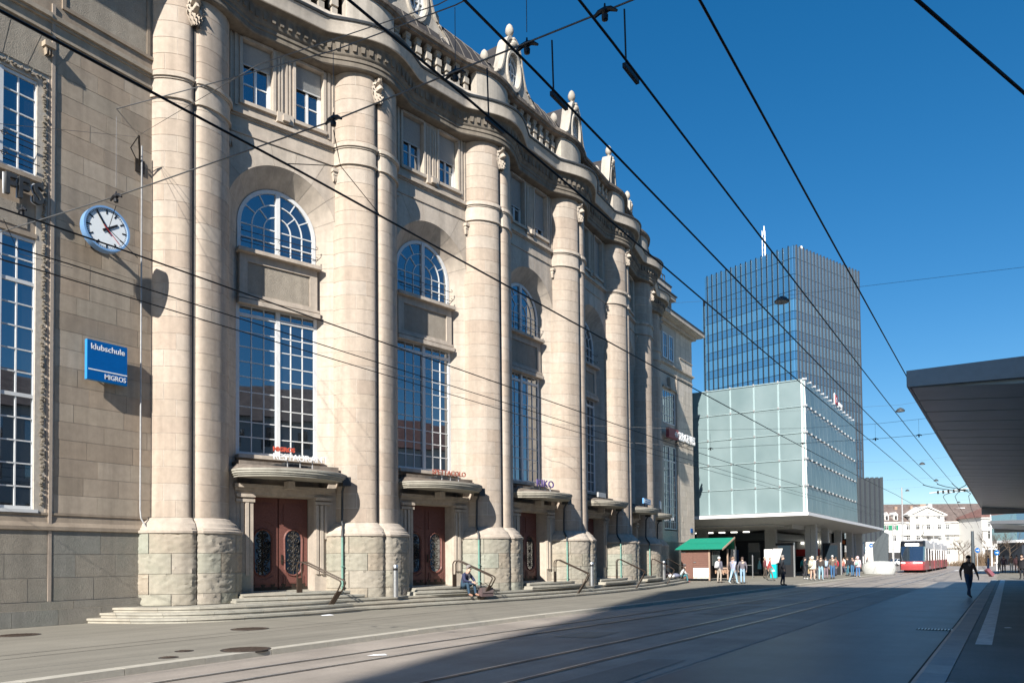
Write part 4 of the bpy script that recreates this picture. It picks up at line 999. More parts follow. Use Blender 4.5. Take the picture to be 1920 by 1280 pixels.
for k in range(6):
    for me in LAN: obj(me.name.split('.')[0], me, ST, frame(SC[k]))
# handrails
def handrail(k, lab, dx0=-.12, dx1=.8):
    F = frame(SC[k]); t = thing('handrail', lab, 'handrail', F @ Matrix.Translation(LF(0, .4, .66)), 'paired handrails on the entrance steps')
    for i, q in enumerate((0, .16)):
        pts = [(dx0 + q, .38, .66), (dx0 + q, .38, 1.56), (dx0 + q + .015, .41, 1.635), (dx0 + q + .05, .47, 1.68), (dx0 + q + .1, .56, 1.675), (dx1 + q, 1.52, 1.08), (dx1 + q + .04, 1.58, 1.03), (dx1 + q + .05, 1.60, .96), (dx1 + q - .02, 1.50, .72), (dx1 + q - .28, 1.22, .135)]
        mb = MB(LF); mb.tube(pts, .026, 7); part('rail_tube', mb, 'rail', t, F, 60)
    mb = MB(LF); mb.box(dx0 + .0, dx0 + .16, .355, .405, .66, 1.15); mb.add([(dx1 - .04, 1.49, .70), (dx1 + .12, 1.49, .70), (dx1 - .12, 1.22, .135), (dx1 - .28, 1.22, .135), (dx1 - .04, 1.52, .70), (dx1 + .12, 1.52, .70), (dx1 - .12, 1.25, .135), (dx1 - .28, 1.25, .135)], [(0, 1, 2, 3), (4, 5, 6, 7), (0, 4, 7, 3), (1, 5, 6, 2)]); part('web_plate', mb, 'rail', t, F)
for k, nm in enumerate(('at the restaurant door, leftmost of its row', 'beside the seated man', 'at the third door from the left, below the violet letters', 'at the fourth door from the left', 'at the fifth door, second from the right end')): handrail(k, 'brown double tube handrail ' + nm)
handrail(5, 'brown double tube handrail at the last door, over the resting people')
def bollard(s, d, lab):
    p = W(s, d, .4); t = thing('bollard', lab, 'bollard', T(p.x, p.y, p.z), 'steel bollards on the top step')
    mb = MB(); mb.lathe([(.1, 0), (.1, .95)], p, 16); part('post', mb, 'steel', t, None, 40)
    mb = MB(); mb.lathe([(.085, .95), (.085, 1.03)], p, 16); part('dark_band', mb, 'black', t, None, 40)
    mb = MB(); mb.lathe([(.1, 1.03), (.1, 1.13), (.085, 1.155), (.03, 1.165)], p, 16); part('cap', mb, 'steel', t, None, 40)
bollard(-13.15, 1.0, 'steel bollard in front of the second pillar, near the seated man'); bollard(-.7, .9, 'steel bollard in front of the fourth pillar, middle of three'); bollard(11.15, .95, 'steel bollard near the right end of the steps, beside the resting people')

# ------------------------------------------------------------------ SIGNS AND CLOCK ON THE FACADE
def letters(name, txt, size, mat, F, width=None, depth=.07, bold=.0, par=None):
    me = text_mesh(txt, size, depth, mat, bold); xs = [v.co.x for v in me.vertices]; s = width / (max(xs) - min(xs)) if width else 1
    return obj(name, me, par, F @ RX @ Matrix.Diagonal((s, 1, 1, 1)))
def sign_on_canopy(k, lab, items, legs=True, x0=0, d=.2):
    F = frame(SC[k]); t = thing('shop_sign', lab, 'sign', F @ Matrix.Translation(LF(x0, d, 4.9)), 'letter signs standing on the door canopies')
    for txt, size, mat, x, z, wd, b in items: letters('lettering', txt, size, mat, F @ Matrix.Translation(LF(x, d, z)), wd, .035, b, t)
    mb = MB(LF)
    for q in (-.45, .0, .45): mb.box(x0 + q - .012, x0 + q + .012, d - .08, d - .05, 4.74, 5.14); mb.tube([(x0 + q, d - .07, 4.8), (x0 + q - .03, d - .5, 4.95)], .014, 5)
    part('bracket', mb, 'signgrey', t, F)
    mb = MB(LF); mb.box(x0 - .75, x0 + .55, d - .75, d - .35, 4.85, 4.99); mb.box(x0 - .4, x0 + .2, d - .6, d - .4, 4.99, 5.07); part('transformer_box', mb, 'lead', t, F)
    return t
sign_on_canopy(0, 'white RESTAURANT letters under small red MIGROS letters, standing on the leftmost door canopy', [('RESTAURANT', .30, 'signwhite', .10, 5.09, 1.95, .0), ('MIGROS', .20, 'signred', -.5, 5.37, .76, .008)], x0=.1)
sign_on_canopy(1, 'rust red SPETTACOLO letters standing on the second door canopy', [('SPETTACOLO', .27, 'signbrown', -.1, 5.06, 1.78, .004)])
sign_on_canopy(2, 'violet KIKO letters standing on the third door canopy', [('KIKO', .46, 'signviolet', -.5, 5.02, 1.4, .004)], x0=-.45)
F = frame(SC[3]); t = thing('shop_sign', 'small grey sign box standing on the fourth door canopy', 'sign', F @ Matrix.Translation(LF(-.5, .1, 4.8)), 'letter signs standing on the door canopies')
mb = MB(LF); mb.box(-.9, .1, -.35, -.25, 5.0, 5.25); part('panel', mb, 'signgrey', t, F); mb = MB(LF); mb.box(-.8, -.76, -.3, -.27, 4.7, 5.0); mb.box(-.1, -.06, -.3, -.27, 4.7, 5.0); part('bracket', mb, 'lead', t, F)
t = sign_on_canopy(4, 'pale blue letter sign standing on the fifth door canopy', [('REISEN', .30, 'signblue', 0, 5.1, 1.9, .01)]) if False else None
F = frame(SC[4]); t = thing('shop_sign', 'small pale blue sign board standing on the fifth door canopy', 'sign', F @ Matrix.Translation(LF(0, .1, 4.8)), 'letter signs standing on the door canopies')
mb = MB(LF); mb.box(-.95, .95, .1, .2, 5.05, 5.38); part('panel', mb, 'signblue', t, F)
mb = MB(LF); mb.box(-.9, -.65, .201, .21, 5.1, 5.33); mb.box(-.5, .85, .201, .21, 5.12, 5.16); mb.box(-.5, .6, .201, .21, 5.24, 5.3); part('light_stripe', mb, 'signwhite', t, F)
mb = MB(LF); mb.box(-.5, -.45, .1, .15, 4.7, 5.05); mb.box(.3, .35, .1, .15, 4.7, 5.05); part('bracket', mb, 'lead', t, F)
F = frame(SC[5]); t = thing('shop_sign', 'small white round-cornered sign over the last door canopy', 'sign', F @ Matrix.Translation(LF(0, .1, 4.8)), 'letter signs standing on the door canopies')
mb = MB(LF); mb.xzprism([(-.5, 5.15), (.5, 5.15), (.6, 5.25), (.6, 5.6), (.5, 5.7), (-.5, 5.7), (-.6, 5.6), (-.6, 5.25)], .0, .08); part('panel', mb, 'signwhite', t, F); mb = MB(LF); mb.box(-.03, .03, .0, .05, 4.7, 5.15); part('bracket', mb, 'lead', t, F)
# blue school sign on the left wing
KS = thing('school_sign', 'square blue wall sign with white lettering klubschule and MIGROS', 'sign', WING @ Matrix.Translation(LF(12.4, .2, 7.0)))
mb = MB(LF); mb.box(11.84, 13.02, .27, .283, 6.96, 8.1); part('sign_face', mb, 'bluesign', KS, WING)
mb = MB(LF); mb.box(11.835, 13.025, .15, .268, 6.955, 8.105); part('sign_case', mb, 'blueside', KS, WING)
mb = MB(LF); mb.box(11.87, 13.02, .284, .288, 7.235, 7.27); part('white_line', mb, 'signwhite', KS, WING)
letters('lettering', 'klubschule', .24, 'signwhite', WING @ Matrix.Translation(LF(12.44, .286, 7.84)), 1.0, .006, .003, KS); letters('lettering', 'MIGROS', .2, 'signwhite', WING @ Matrix.Translation(LF(12.66, .286, 7.04)), .64, .006, .003, KS)
mb = MB(LF)
for y in (12.1, 12.75):
    for z in (7.2, 7.85): mb.tube([(y, 0, z - .1), (y, .16, z)], .02, 5)
part('bracket', mb, 'iron', KS, WING)
# station clock
CK = thing('station_clock', 'round station clock with pale blue case on the left wing', 'clock', WING @ Matrix.Translation(LF(12.25, .6, 10.7)))
CF = WING @ Matrix.Translation(LF(12.14, .62, 11.26)) @ Matrix.Rotation(rad(-6), 4, 'Z')
def disc(mb, r0, r1, d0, d1, n=40): mb.sweep([[(r * cos(2 * pi * i / n), d, r * sin(2 * pi * i / n)) for i in range(n)] for r, d in ((r0, d0), (r0, d1), (r1, d1), (r1, d0))], True)
mb = MB(LF); disc(mb, .585, .64, -.12, .14); mb.add([(.62 * cos(2 * pi * i / 40), -.12, .62 * sin(2 * pi * i / 40)) for i in range(40)], [tuple(range(40))]); part('clock_case', mb, 'clockblue', CK, CF, 40)
mb = MB(LF); mb.add([(.59 * cos(2 * pi * i / 40), .1, .59 * sin(2 * pi * i / 40)) for i in range(40)], [tuple(range(40))]); part('clock_face', mb, 'clockface', CK, CF)
def hand(a, r0, r1, w0, w1, d):
    u = V((sin(a), cos(a))); p = V((u.y, -u.x)); q = [u * r0 - p * w0, u * r0 + p * w0, u * r1 + p * w1, u * r1 - p * w1]; mb = MB(LF); mb.add([(a_.x, d, a_.y) for a_ in q] + [(a_.x, d + .006, a_.y) for a_ in q], [(0, 1, 2, 3), (4, 5, 6, 7), (0, 1, 5, 4), (1, 2, 6, 5), (2, 3, 7, 6), (3, 0, 4, 7)]); return mb
for i in range(60):
    big = i % 5 == 0; part('hour_mark' if big else 'minute_mark', hand(2 * pi * i / 60, .43 if big else .52, .56, .02 if big else .007, .02 if big else .007, .102), 'black', CK, CF)
part('hour_hand', hand(rad(57), -.13, .36, .036, .028, .112), 'black', CK, CF); part('minute_hand', hand(rad(327), -.14, .52, .03, .022, .12), 'black', CK, CF)
part('second_hand', hand(rad(136), -.14, .5, .008, .008, .13), 'handred', CK, CF)
mb = MB(LF); mb.tube([(0, -.1, 0), (0, -.62, 0)], .06, 8); mb.tube([(0, -.1, .3), (0, -.62, -.3)], .025, 6); mb.box(-.15, .15, -.62, -.58, -.4, .4); part('wall_arm', mb, 'iron', CK, CF)
# FFS letters and the red company sign on the right wing
t = thing('letter_sign', 'white raised FFS letters on the left wing between the two windows', 'sign', WING @ Matrix.Translation(LF(10.2, .1, 11.5)))
for ch, y in (('F', 9.83), ('F', 10.15), ('S', 10.53)): letters('lettering', ch, .78, 'lead', WING @ Matrix.Translation(LF(y, .16, 11.52)), .27, .12, .02, t)
for ch, y in (('F', 9.80), ('F', 10.12), ('S', 10.50)): letters('letter_side', ch, .78, 'signwhite', WING @ Matrix.Translation(LF(y, .085, 11.52)), .27, .03, .02, t)
t = thing('company_sign', 'red box sign with white emblem and white SBB CFF FFS letters on the right wing', 'sign', WING @ Matrix.Translation(LF(57, .3, 11)))
mb = MB(LF); mb.box(55.9, 57.9, .35, .6, 11.0, 11.75); part('red_panel', mb, skin_mat('muted_red_panel', (.30, .07, .08)), t, WING)
mb = MB(LF); c = (57.45, 11.37); mb.box(c[0] - .04, c[0] + .04, .601, .62, c[1] - .22, c[1] + .22); mb.box(c[0] - .36, c[0] + .36, .601, .62, c[1] - .04, c[1] + .04)
for s in (-1, 1): mb.add([(c[0] + s * .36, .61, c[1]), (c[0] + s * .2, .61, c[1] + .2), (c[0] + s * .1, .61, c[1] + .2), (c[0] + s * .26, .61, c[1]), (c[0] + s * .1, .61, c[1] - .2), (c[0] + s * .2, .61, c[1] - .2)], [(0, 1, 2, 3), (0, 3, 4, 5)])
part('emblem', mb, 'signwhite', t, WING); letters('lettering', 'SBB CFF FFS', .9, 'signwhite', WING @ Matrix.Translation(LF(60.0, .5, 11.05)), 3.7, .12, .02, t)
mb = MB(LF)
for y in (56.3, 57.5, 58.6, 60, 61.3): mb.tube([(y, 0, 10.95), (y, .5, 11.05)], .03, 5)
mb.box(57.9, 61.9, .42, .46, 10.95, 11.02); part('bracket', mb, 'lead', t, WING)

# ------------------------------------------------------------------ RIGHT: platform canopy
def canopy(y0, y1, zt, lab, nm='platform_canopy', x0=-1.4, full=True, step=1.33):
    t = thing(nm, lab, 'canopy', T(2, y0, 0)); xr = 11
    zb = lambda x: zt - .27 - min(.42, (x - x0) * .082)
    mb = MB(); mb.box(x0, xr, y0, y0 + .06, zt - .27, zt); mb.add([(x0, y0 + .002, zt - .27), (xr, y0 + .002, zt - .27), (xr, y0 + .002, zb(xr)), (x0 + .01, y0 + .002, zt - .275)], [(0, 1, 2, 3)]); part('end_fascia', mb, 'fascia', t)
    mb = MB(); mb.box(x0, x0 + .05, y0 + .061, y1, zt - .27, zt); mb.box(x0 + .05, xr, y1 - .06, y1, zb(xr), zt); part('side_fascia', mb, 'fascia', t)
    mb = MB(); mb.box(x0 + .051, xr, y0 + .061, y1 - .061, zt - .05, zt - .005); part('roof_deck', mb, 'fascia', t)
    y = y0 + .07; i = 0
    while y < y1 - .2:
        b = min(y + step, y1 - .07); mb = MB(); a_ = y + .07
        mb.add([(x0 + .06, a_, zb(x0)), (x0 + 5.2, a_, zb(x0 + 5.2)), (xr, a_, zb(xr)), (xr, b, zb(xr)), (x0 + 5.2, b, zb(x0 + 5.2)), (x0 + .06, b, zb(x0)), (x0 + .06, a_, zb(x0) + .03), (xr, a_, zb(xr) + .03)], [(0, 1, 4, 5), (1, 2, 3, 4), (0, 6, 7, 2, 1)], rnd()); part('soffit_panel', mb, 'soffitmetal', t)
        if full and i > 7: mb = MB(); q = x0 + 2.55; mb.box(q, q + .06, a_ + .25, b - .25, zb(q) - .012, zb(q) + .01); part('light_strip', mb, 'strip', t)
        y = b; i += 1
    mb = MB(); mb.box(x0 + .06, xr, y0 + .07, y1 - .07, zt - .16, zt - .12) if False else mb.add([(x0 + .06, y0 + .07, zb(x0) + .05), (xr, y0 + .07, zb(xr) + .05), (xr, y1 - .07, zb(xr) + .05), (x0 + .06, y1 - .07, zb(x0) + .05)], [(0, 1, 2, 3)]); part('backing_sheet', mb, 'black', t)
    y = y0 + 6
    while y < y1: mb = MB(); mb.lathe([(.16, 0), (.16, zb(6.5))], (6.5, y, .05), 14); part('column', mb, 'steel', t, None, 40); y += 12
    return t
M['soffitmetal'] = plain('satin_soffit_metal', (.25, .31, .345), .3, .1, 2, .12, spec=.5)
canopy(14.55, 53.5, 4.80, 'long grey metal platform canopy with panelled soffit, nearest on the right')
canopy(83.5, 100, 4.92, 'farther pale-edged platform canopy beyond the long one', 'platform_canopy', -1.45, False)
M['tower_mull_lit'] = plain('lit_tower_fin', (.055, .062, .075), .5, .2)  # lighter copy for right-face fins, the light they catch put into the colour
# ------------------------------------------------------------------ GLASS CUBE HALL
CU = thing('glass_hall', 'pale green milky glass cube hall on grey concrete columns', 'building', T(-20, 85, 0))
X1, Y0, Y1, ZB, ZT = -14.03, 67.0, 92.0, 5.49, 16.56
NR = 5; RH = (ZT - ZB) / NR; CW = 2.04
mb = MB(); mb.add([(-CW + .02, 0, RH - .03), (-.02, 0, RH - .03), (-.02, -.05, .03), (-CW + .02, -.05, .03), (-CW + .02, .02, RH - .03), (-.02, .02, RH - .03), (-.02, -.03, .03), (-CW + .02, -.03, .03)], [(0, 1, 2, 3), (4, 5, 6, 7), (0, 1, 5, 4), (1, 2, 6, 5), (2, 3, 7, 6), (3, 0, 4, 7)]); GPL = mesh('glass_panel', mb, 'milky')
SWD = 25 / 14
mb = MB(); mb.add([(0, .02, RH - .03), (0, SWD - .02, RH - .03), (.07, SWD - .03, .03), (.07, .03, .03), (-.02, .03, RH - .03), (-.02, SWD - .03, RH - .03), (.05, SWD - .03, .03), (.05, .03, .03)], [(0, 1, 2, 3), (4, 5, 6, 7), (0, 1, 5, 4), (1, 2, 6, 5), (2, 3, 7, 6), (3, 0, 4, 7)]); GPR = mesh('glass_panel', mb, 'milky')
mb = MB(); mb.box(-.07, .07, -.14, .05, -.06, .06); mb.box(-.03, .03, -.18, -.12, -.1, .1); CLAMP = mesh('glass_clamp', mb, 'steel')
for r in range(NR):
    z = ZB + r * RH
    for c in range(10): obj('glass_panel', GPL, CU, T(X1 - .1 - c * CW, Y0, z)); obj('glass_clamp', CLAMP, CU, T(X1 - .1 - c * CW, Y0, z + RH))
    for c in range(14): obj('glass_panel', GPR, CU, T(X1, Y0 + c * SWD, z)); obj('glass_clamp', CLAMP, CU, T(X1, Y0 + c * SWD, z + RH, pi / 2))
mb = MB()
for c in range(11): mb.box(X1 - .22 - c * CW, X1 + .02 - c * CW, Y0 + .06, Y0 + .3, ZB, ZT - .02)
for r in range(1, NR): mb.box(X1 - 23, X1 - .1, Y0 + .08, Y0 + .25, ZB + r * RH - .09, ZB + r * RH + .09)
for c in range(15): mb.box(X1 - .3, X1 - .06, Y0 + c * SWD - .06, Y0 + c * SWD + .06, ZB, ZT - .02)
part('steel_frame', mb, 'slabwhite', CU)
mb = MB(); mb.box(-.075, .075, -.035, -.012, ZB + .05, ZT - .02); JV = mesh('glass_joint', mb, 'joint')
for c in range(11): obj('glass_joint', JV, CU, T(X1 - .1 - c * CW, Y0 - .03, 0))
mb = MB(); mb.box(X1 - 23, X1 - .1, Y0 - .075, Y0 - .052, -.035, .035); JH = mesh('glass_joint', mb, 'joint')
for r in range(1, NR + 1): obj('glass_joint', JH, CU, T(0, 0, ZB + r * RH - .02))
mb = MB(); mb.box(X1 - 24, X1 - 1.6, Y0 + 1.6, Y1 - 1, ZB, ZT - RH * 1.02); part('hidden_core_box', mb, 'concrete', CU)  # unseen core added behind the glass, kept low so the top row looks brighter
mb = MB(); mb.box(X1 - 27, X1 + .15, Y0 - .35, Y1 + 20, ZB - .3, ZB - .02); part('floor_slab', mb, 'slabwhite', CU)
mb = MB(); mb.add([(X1 - 27, Y0 - .3, ZB - .31), (X1 + .1, Y0 - .3, ZB - .31), (X1 + .1, Y1 + 19.5, ZB - .31), (X1 - 3.2, Y1 + 19.5, ZB - .85), (X1 - 3.2, Y0 + 1.5, ZB - .85), (X1 - 27, Y0 + 1.5, ZB - .85)], [(0, 1, 4, 5), (1, 2, 3, 4)]); mb.box(X1 - 27, X1 - 3.2, Y0 + 1.5, Y1 + 18, ZB - .95, ZB - .86); part('soffit', mb, 'concrete', CU)
mb = MB(); mb.box(X1 - 27, X1 - 3, Y0 + 6, Y0 + 6.4, ZB - 1.15, ZB - .7); mb.box(X1 - 3, X1 - 2.6, Y0 + 6, Y1, ZB - 1.1, ZB - .7); part('downstand_beam', mb, 'concrete', CU)
for x, y in ((-19.6, 77), (-15.95 - .1, 78), (-26.5, 77)) : mb = MB(); mb.box(x - .55, x - .06, y, y + .8, ZR, ZB - .4); mb.box(x - .04, x + .45, y + .01, y + .8, ZR, ZB - .4); mb.box(x - .58, x + .48, y - .02, y + .82, ZR, 1.1 if x > -17 else ZR + .02); part('column', mb, 'concrete', CU)
for y in (86, 93.5, 101, 108): mb = MB(); mb.box(-16.7, -16.0, y, y + .6, ZR, ZB - .8); part('column', mb, 'concrete', CU)
# roof sign on the hall
t = thing('roof_sign', 'small red and white sign on the right roof edge of the glass hall', 'sign', T(X1 + .1, 82, ZT))
xs_ = X1 + .05
mb = MB(); mb.box(xs_ - .05, xs_ + .05, 80.2, 81.3, ZT + .15, ZT + 1.0); part('red_panel', mb, 'red', t)
mb = MB(); mb.box(xs_ + .051, xs_ + .06, 80.65, 80.85, ZT + .33, ZT + .82); mb.box(xs_ + .051, xs_ + .06, 80.45, 81.05, ZT + .5, ZT + .65); mb.box(xs_ - .05, xs_ + .05, 79.85, 79.92, ZT, ZT + 1.1); part('white_bar', mb, 'signwhite', t)
obj('lettering', text_mesh('Bahnhof', .55, .06, 'signwhite'), t, Matrix.Translation((xs_, 83.0, ZT + .2)) @ Matrix.Rotation(pi / 2, 4, 'Z') @ RX)
# ---- things under the hall
DH = thing('station_underpass_hall', 'dark glazed passage building standing under the glass cube', 'building', T(-26, 84, 0))
mb = MB(); mb.box(-40, -21.2, 82, 96, ZR, 4.4); part('wall', mb, 'darkhall', DH); mb = MB(); mb.box(-40, -20.2, 80.6, 96, 3.55, 4.3); part('fascia', mb, 'fin', DH)
for i, (x0, x1, m) in enumerate(((-25.2, -24.2, 'blueclad'), (-23.2, -21.9, 'shopglass'), (-27.5, -26.2, 'shopglass'))): mb = MB(); mb.box(x0, x1, 81.9, 81.98, .1, 2.6 if m != 'shopglass' else 3.2); part('shop_window', mb, m, DH)
mb = MB(); mb.box(-25.0, -24.5, 81.82, 81.89, 2.7, 3.3); part('poster', mb, 'poster', DH); mb = MB(); mb.box(-23.1, -22.0, 81.8, 81.88, 2.35, 3.3); part('window_board', mb, 'signgrey', DH)
for i in range(9): mb = MB(); mb.box(-34 + i * 1.3, -33.4 + i * 1.3, 81.6, 81.95, 4.42, 4.52); part('ceiling_lamp', mb, 'lamp', DH)
SH_ = thing('recessed_shop', 'long recessed shop front with red panels under the glass hall', 'shop', T(-20, 96, 0))
mb = MB(); mb.box(-22, -17.5, 95, 100, ZR, 4.9); part('wall', mb, 'concrete', SH_)
for i in range(2): mb = MB(); mb.box(-21.4 + i * 1.5, -20.1 + i * 1.5, 94.9, 94.98, 1.9, 2.7); part('red_panel', mb, 'red', SH_)
mb = MB(); mb.box(-21.6, -18, 94.9, 94.97, .1, 1.85); part('shop_window', mb, 'screen', SH_)
for i in range(6): mb = MB(); mb.box(-20.6 + i * .55, -20.3 + i * .55, 94.6, 94.8, 3.3 + .1 * (i % 2), 3.65); part('ceiling_lamp', mb, 'lamp', SH_)
for i in range(4):
    mb = MB(); mb.box(-17.2, -16.9, 96 + i * 5, 99.5 + i * 5, ZR, 4.9); part('glass_wall', mb, 'shopglass' if i % 2 else 'concrete', SH_)
mb = MB(); mb.box(-17, -16.2, 98, 98.4, 3.1, 3.9); part('departure_board', mb, 'black', SH_); mb = MB(); mb.box(-16.9, -16.3, 97.9, 97.98, 3.3, 3.7); part('board_text', mb, skin_mat('orange_board_text', (.35, .09, .02)), SH_)
def screen_pillar(x, y, w_, h, lab, mat='screen'):
    t = thing('information_pillar', lab, 'pillar', T(x, y, 0)); mb = MB(); mb.box(x - w_ / 2, x + w_ / 2, y, y + .3, 0, h); part('case', mb, 'black', t)
    mb = MB(); mb.box(x - w_ * .36, x + w_ * .36, y - .02, y - .002, h * .36, h * .93); part('screen', mb, mat, t); mb = MB(); mb.box(x + w_ / 2 + .02, x + w_ / 2 + .1, y, y + .3, 0, h + .05); part('edge_post', mb, 'steel', t)
screen_pillar(-16.75, 70.4, 1.5, 3.0, 'tall black display pillar behind the man in the dark coat')
screen_pillar(-14.6, 80.0, 1.6, 3.1, 'black display pillar in the middle, behind the person with jeans')
t = thing('vending_box', 'turquoise box standing beside the first concrete column', 'box', T(-16.55, 66, 0))
mb = MB(); mb.box(-16.8, -16.3, 65.7, 66.1, .03, 1.18); part('case', mb, 'turq', t); mb = MB(); mb.lathe([(.15, 0), (.15, .004)], (0, 0, 0), 14, 1, .35); part('emblem', mb, 'signwhite', t, Matrix.Translation((-16.55, 65.69, .62)) @ Matrix.Rotation(pi / 2, 4, 'X'))
t = thing('notice_board', 'white slanted notice board on posts in front of the first column', 'notice board', T(-17.3, 68.5, 0))
mb = MB(); mb.box(-18.0, -17.3, 68.5, 68.56, 1.0, 2.45); part('left_board', mb, 'signwhite', t); mb = MB(); mb.add([(-17.25, 68.5, 1.1), (-16.75, 68.3, 1.3), (-16.35, 68.2, 2.5), (-17.25, 68.5, 2.5), (-17.25, 68.56, 1.1), (-16.75, 68.36, 1.3), (-16.35, 68.26, 2.5), (-17.25, 68.56, 2.5)], [(0, 1, 2, 3), (4, 5, 6, 7), (0, 1, 5, 4), (1, 2, 6, 5), (2, 3, 7, 6)]); part('poster_board', mb, 'poster', t)
mb = MB(); mb.box(-17.95, -17.9, 68.6, 68.65, 0, 2.4); mb.box(-17.3, -17.25, 68.6, 68.65, 0, 2.4); part('post', mb, 'steel', t)
t = thing('bakery_rack', 'pale metal shelf rack beside the wooden kiosk', 'rack', T(-21, 67.5, 0))
for i in range(6): mb = MB(); mb.box(-21.5, -20.3, 67.2, 67.8, .5 + i * .36, .72 + i * .36); part('shelf', mb, 'slabwhite', t)
for x in (-21.5, -20.25): mb = MB(); mb.box(x - .03, x + .03, 67.25, 67.75, 0, 2.75); part('upright', mb, 'steel', t)
t = thing('barrier_rail', 'grey steel barrier rail to the right of the shelf rack', 'barrier', T(-19.4, 67, 0))
mb = MB(); mb.lathe([(.05, 0), (.05, 1.9), (.03, 1.95)], (-18.6, 67, 0), 10); part('tall_post', mb, 'steel', t)
mb = MB(); mb.tube([(-19.9, 67, 0), (-19.9, 67, 1.1), (-18.65, 67, 1.1)], .025, 5); mb.tube([(-19.9, 67, .55), (-19.2, 67, .55), (-19.2, 67, 0)], .025, 5); part('bar', mb, 'steel', t)
t = thing('stone_bench', 'rounded pale boulder shaped seat at the far right of the glass hall', 'seat', T(-10.5, 84, 0)); 
mb = MB(); mb.lathe([(1.1, 0), (1.25, .5), (1.15, 1.05), (.8, 1.3), (.1, 1.35)], (-11.2, 86, -.05), 18, 1.3, .7); part('boulder', mb, 'concrete', t, None, 50)
t = thing('leaning_slab', 'tall dark slanted slab at the right end of the glass hall', 'pillar', T(-12, 93, 0)); mb = MB(); mb.xzprism([(-12.6, ZR), (-11.2, ZR), (-11.1, 4.2), (-11.5, 4.4), (-12.7, 3.1)], 93, 93.5); part('slab', mb, 'fin', t)
# ---- wooden kiosk
K = thing('wooden_kiosk', 'brown board kiosk hut with green pitched roof', 'kiosk', T(-20, 58, 0)); KY = 57.0
mb = MB(); mb.box(-21.25, -19.05, KY + .04, KY + 2.3, .18, 2.45); mb.box(-19.05, -17.9, KY + 1.6, KY + 2.3, .18, 2.4); part('hut_wall', mb, 'black', K)
z = .18
while z < 2.42:
    mb = MB(); mb.box(-20.32, -19.1, KY, KY + .045, z + .004, min(z + .14, 2.43)); part('board', mb, 'hut', K); z += .145
for i in range(6): mb = MB(); mb.box(-21.26 + i * .155, -21.11 + i * .155, KY - .005, KY + .045, .18, 2.43); part('door_board', mb, 'hut', K)
for z in (.35, 1.25, 2.15): mb = MB(); mb.box(-21.22, -20.9, KY - .02, KY - .006, z, z + .05); part('hinge', mb, 'steel', K)
mb = MB(); mb.box(-20.28, -20.1, KY - .03, KY - .001, 1.38, 1.45); part('lock', mb, 'steel', K)
mb = MB(); mb.box(-19.12, -19.0, KY - .02, KY + .08, .05, 2.43); mb.box(-19.0, -17.9, KY + 1.0, KY + 1.2, .9, 1.0); mb.box(-18.0, -17.9, KY + .9, KY + 1.02, .1, 2.4); part('post', mb, 'hutedge', K)
mb = MB(); mb.box(-18.95, -18.35, KY + .3, KY + .33, 1.15, 2.3); part('side_pane', mb, 'shopglass', K)
mb = MB(); mb.add([(-21.6, KY - .35, 2.38), (-17.9, KY - .35, 2.38), (-17.45, KY + 1.15, 3.2), (-20.9, KY + 1.15, 3.2), (-21.6, KY + 2.65, 2.38), (-17.9, KY + 2.65, 2.38)] + [(-21.6, KY - .35, 2.44), (-17.9, KY - .35, 2.44), (-17.45, KY + 1.15, 3.26), (-20.9, KY + 1.15, 3.26), (-21.6, KY + 2.65, 2.44), (-17.9, KY + 2.65, 2.44)],
    [(0, 1, 2, 3), (3, 2, 5, 4), (6, 7, 8, 9), (9, 8, 11, 10), (0, 6, 9, 3), (3, 9, 10, 4), (0, 1, 7, 6), (0, 3, 4), (6, 9, 10)]); part('roof', mb, 'hutroof', K)
mb = MB(); mb.box(-21.0, -17.75, KY + .35, KY + .36, 2.86, 2.875); part('roof_lap', mb, 'hutroof', K)
mb = MB()
for a, b in (((-17.88, KY - .4, 2.3), (-17.42, KY + 1.15, 3.18)), ((-17.42, KY + 1.15, 3.18), (-17.88, KY + 2.7, 2.3))): mb.add([a, b, (b[0], b[1], b[2] + .13), (a[0], a[1], a[2] + .13), (a[0] - .05, a[1], a[2]), (b[0] - .05, b[1], b[2]), (b[0] - .05, b[1], b[2] + .13), (a[0] - .05, a[1], a[2] + .13)], [(0, 1, 2, 3), (4, 5, 6, 7), (0, 1, 5, 4), (2, 3, 7, 6)])
part('barge_board', mb, 'hutedge', K)
mb = MB(); mb.box(-20.3, -19.1, KY - .04, KY - .012, .2, .98); part('white_banner', mb, 'signwhite', K)
mb = MB()
for i, (x0, x1) in enumerate(((-19.9, -19.6), (-20.15, -19.3), (-20.0, -19.45))): mb.box(x0, x1, KY - .045, KY - .041, .78 - .08 * i, .81 - .08 * i)
part('banner_print', mb, 'lead', K)
mb = MB()
for i in range(12): mb.lathe([(.01, 0), (.05, .03), (.02, .09)], (-20.25 + .1 * i, KY - .05, .22 + .04 * rnd()), 5, 1, .3)
part('banner_flowers', mb, skin_mat('yellow_print', (.6, .45, .1)), K)
mb = MB()
for i in range(10): mb.box(-18.9 + .1 * i, -18.83 + .1 * i, KY + .85, KY + .98, .35 + .3 * rnd(), .85)
part('goods_rack', mb, 'goods', K)

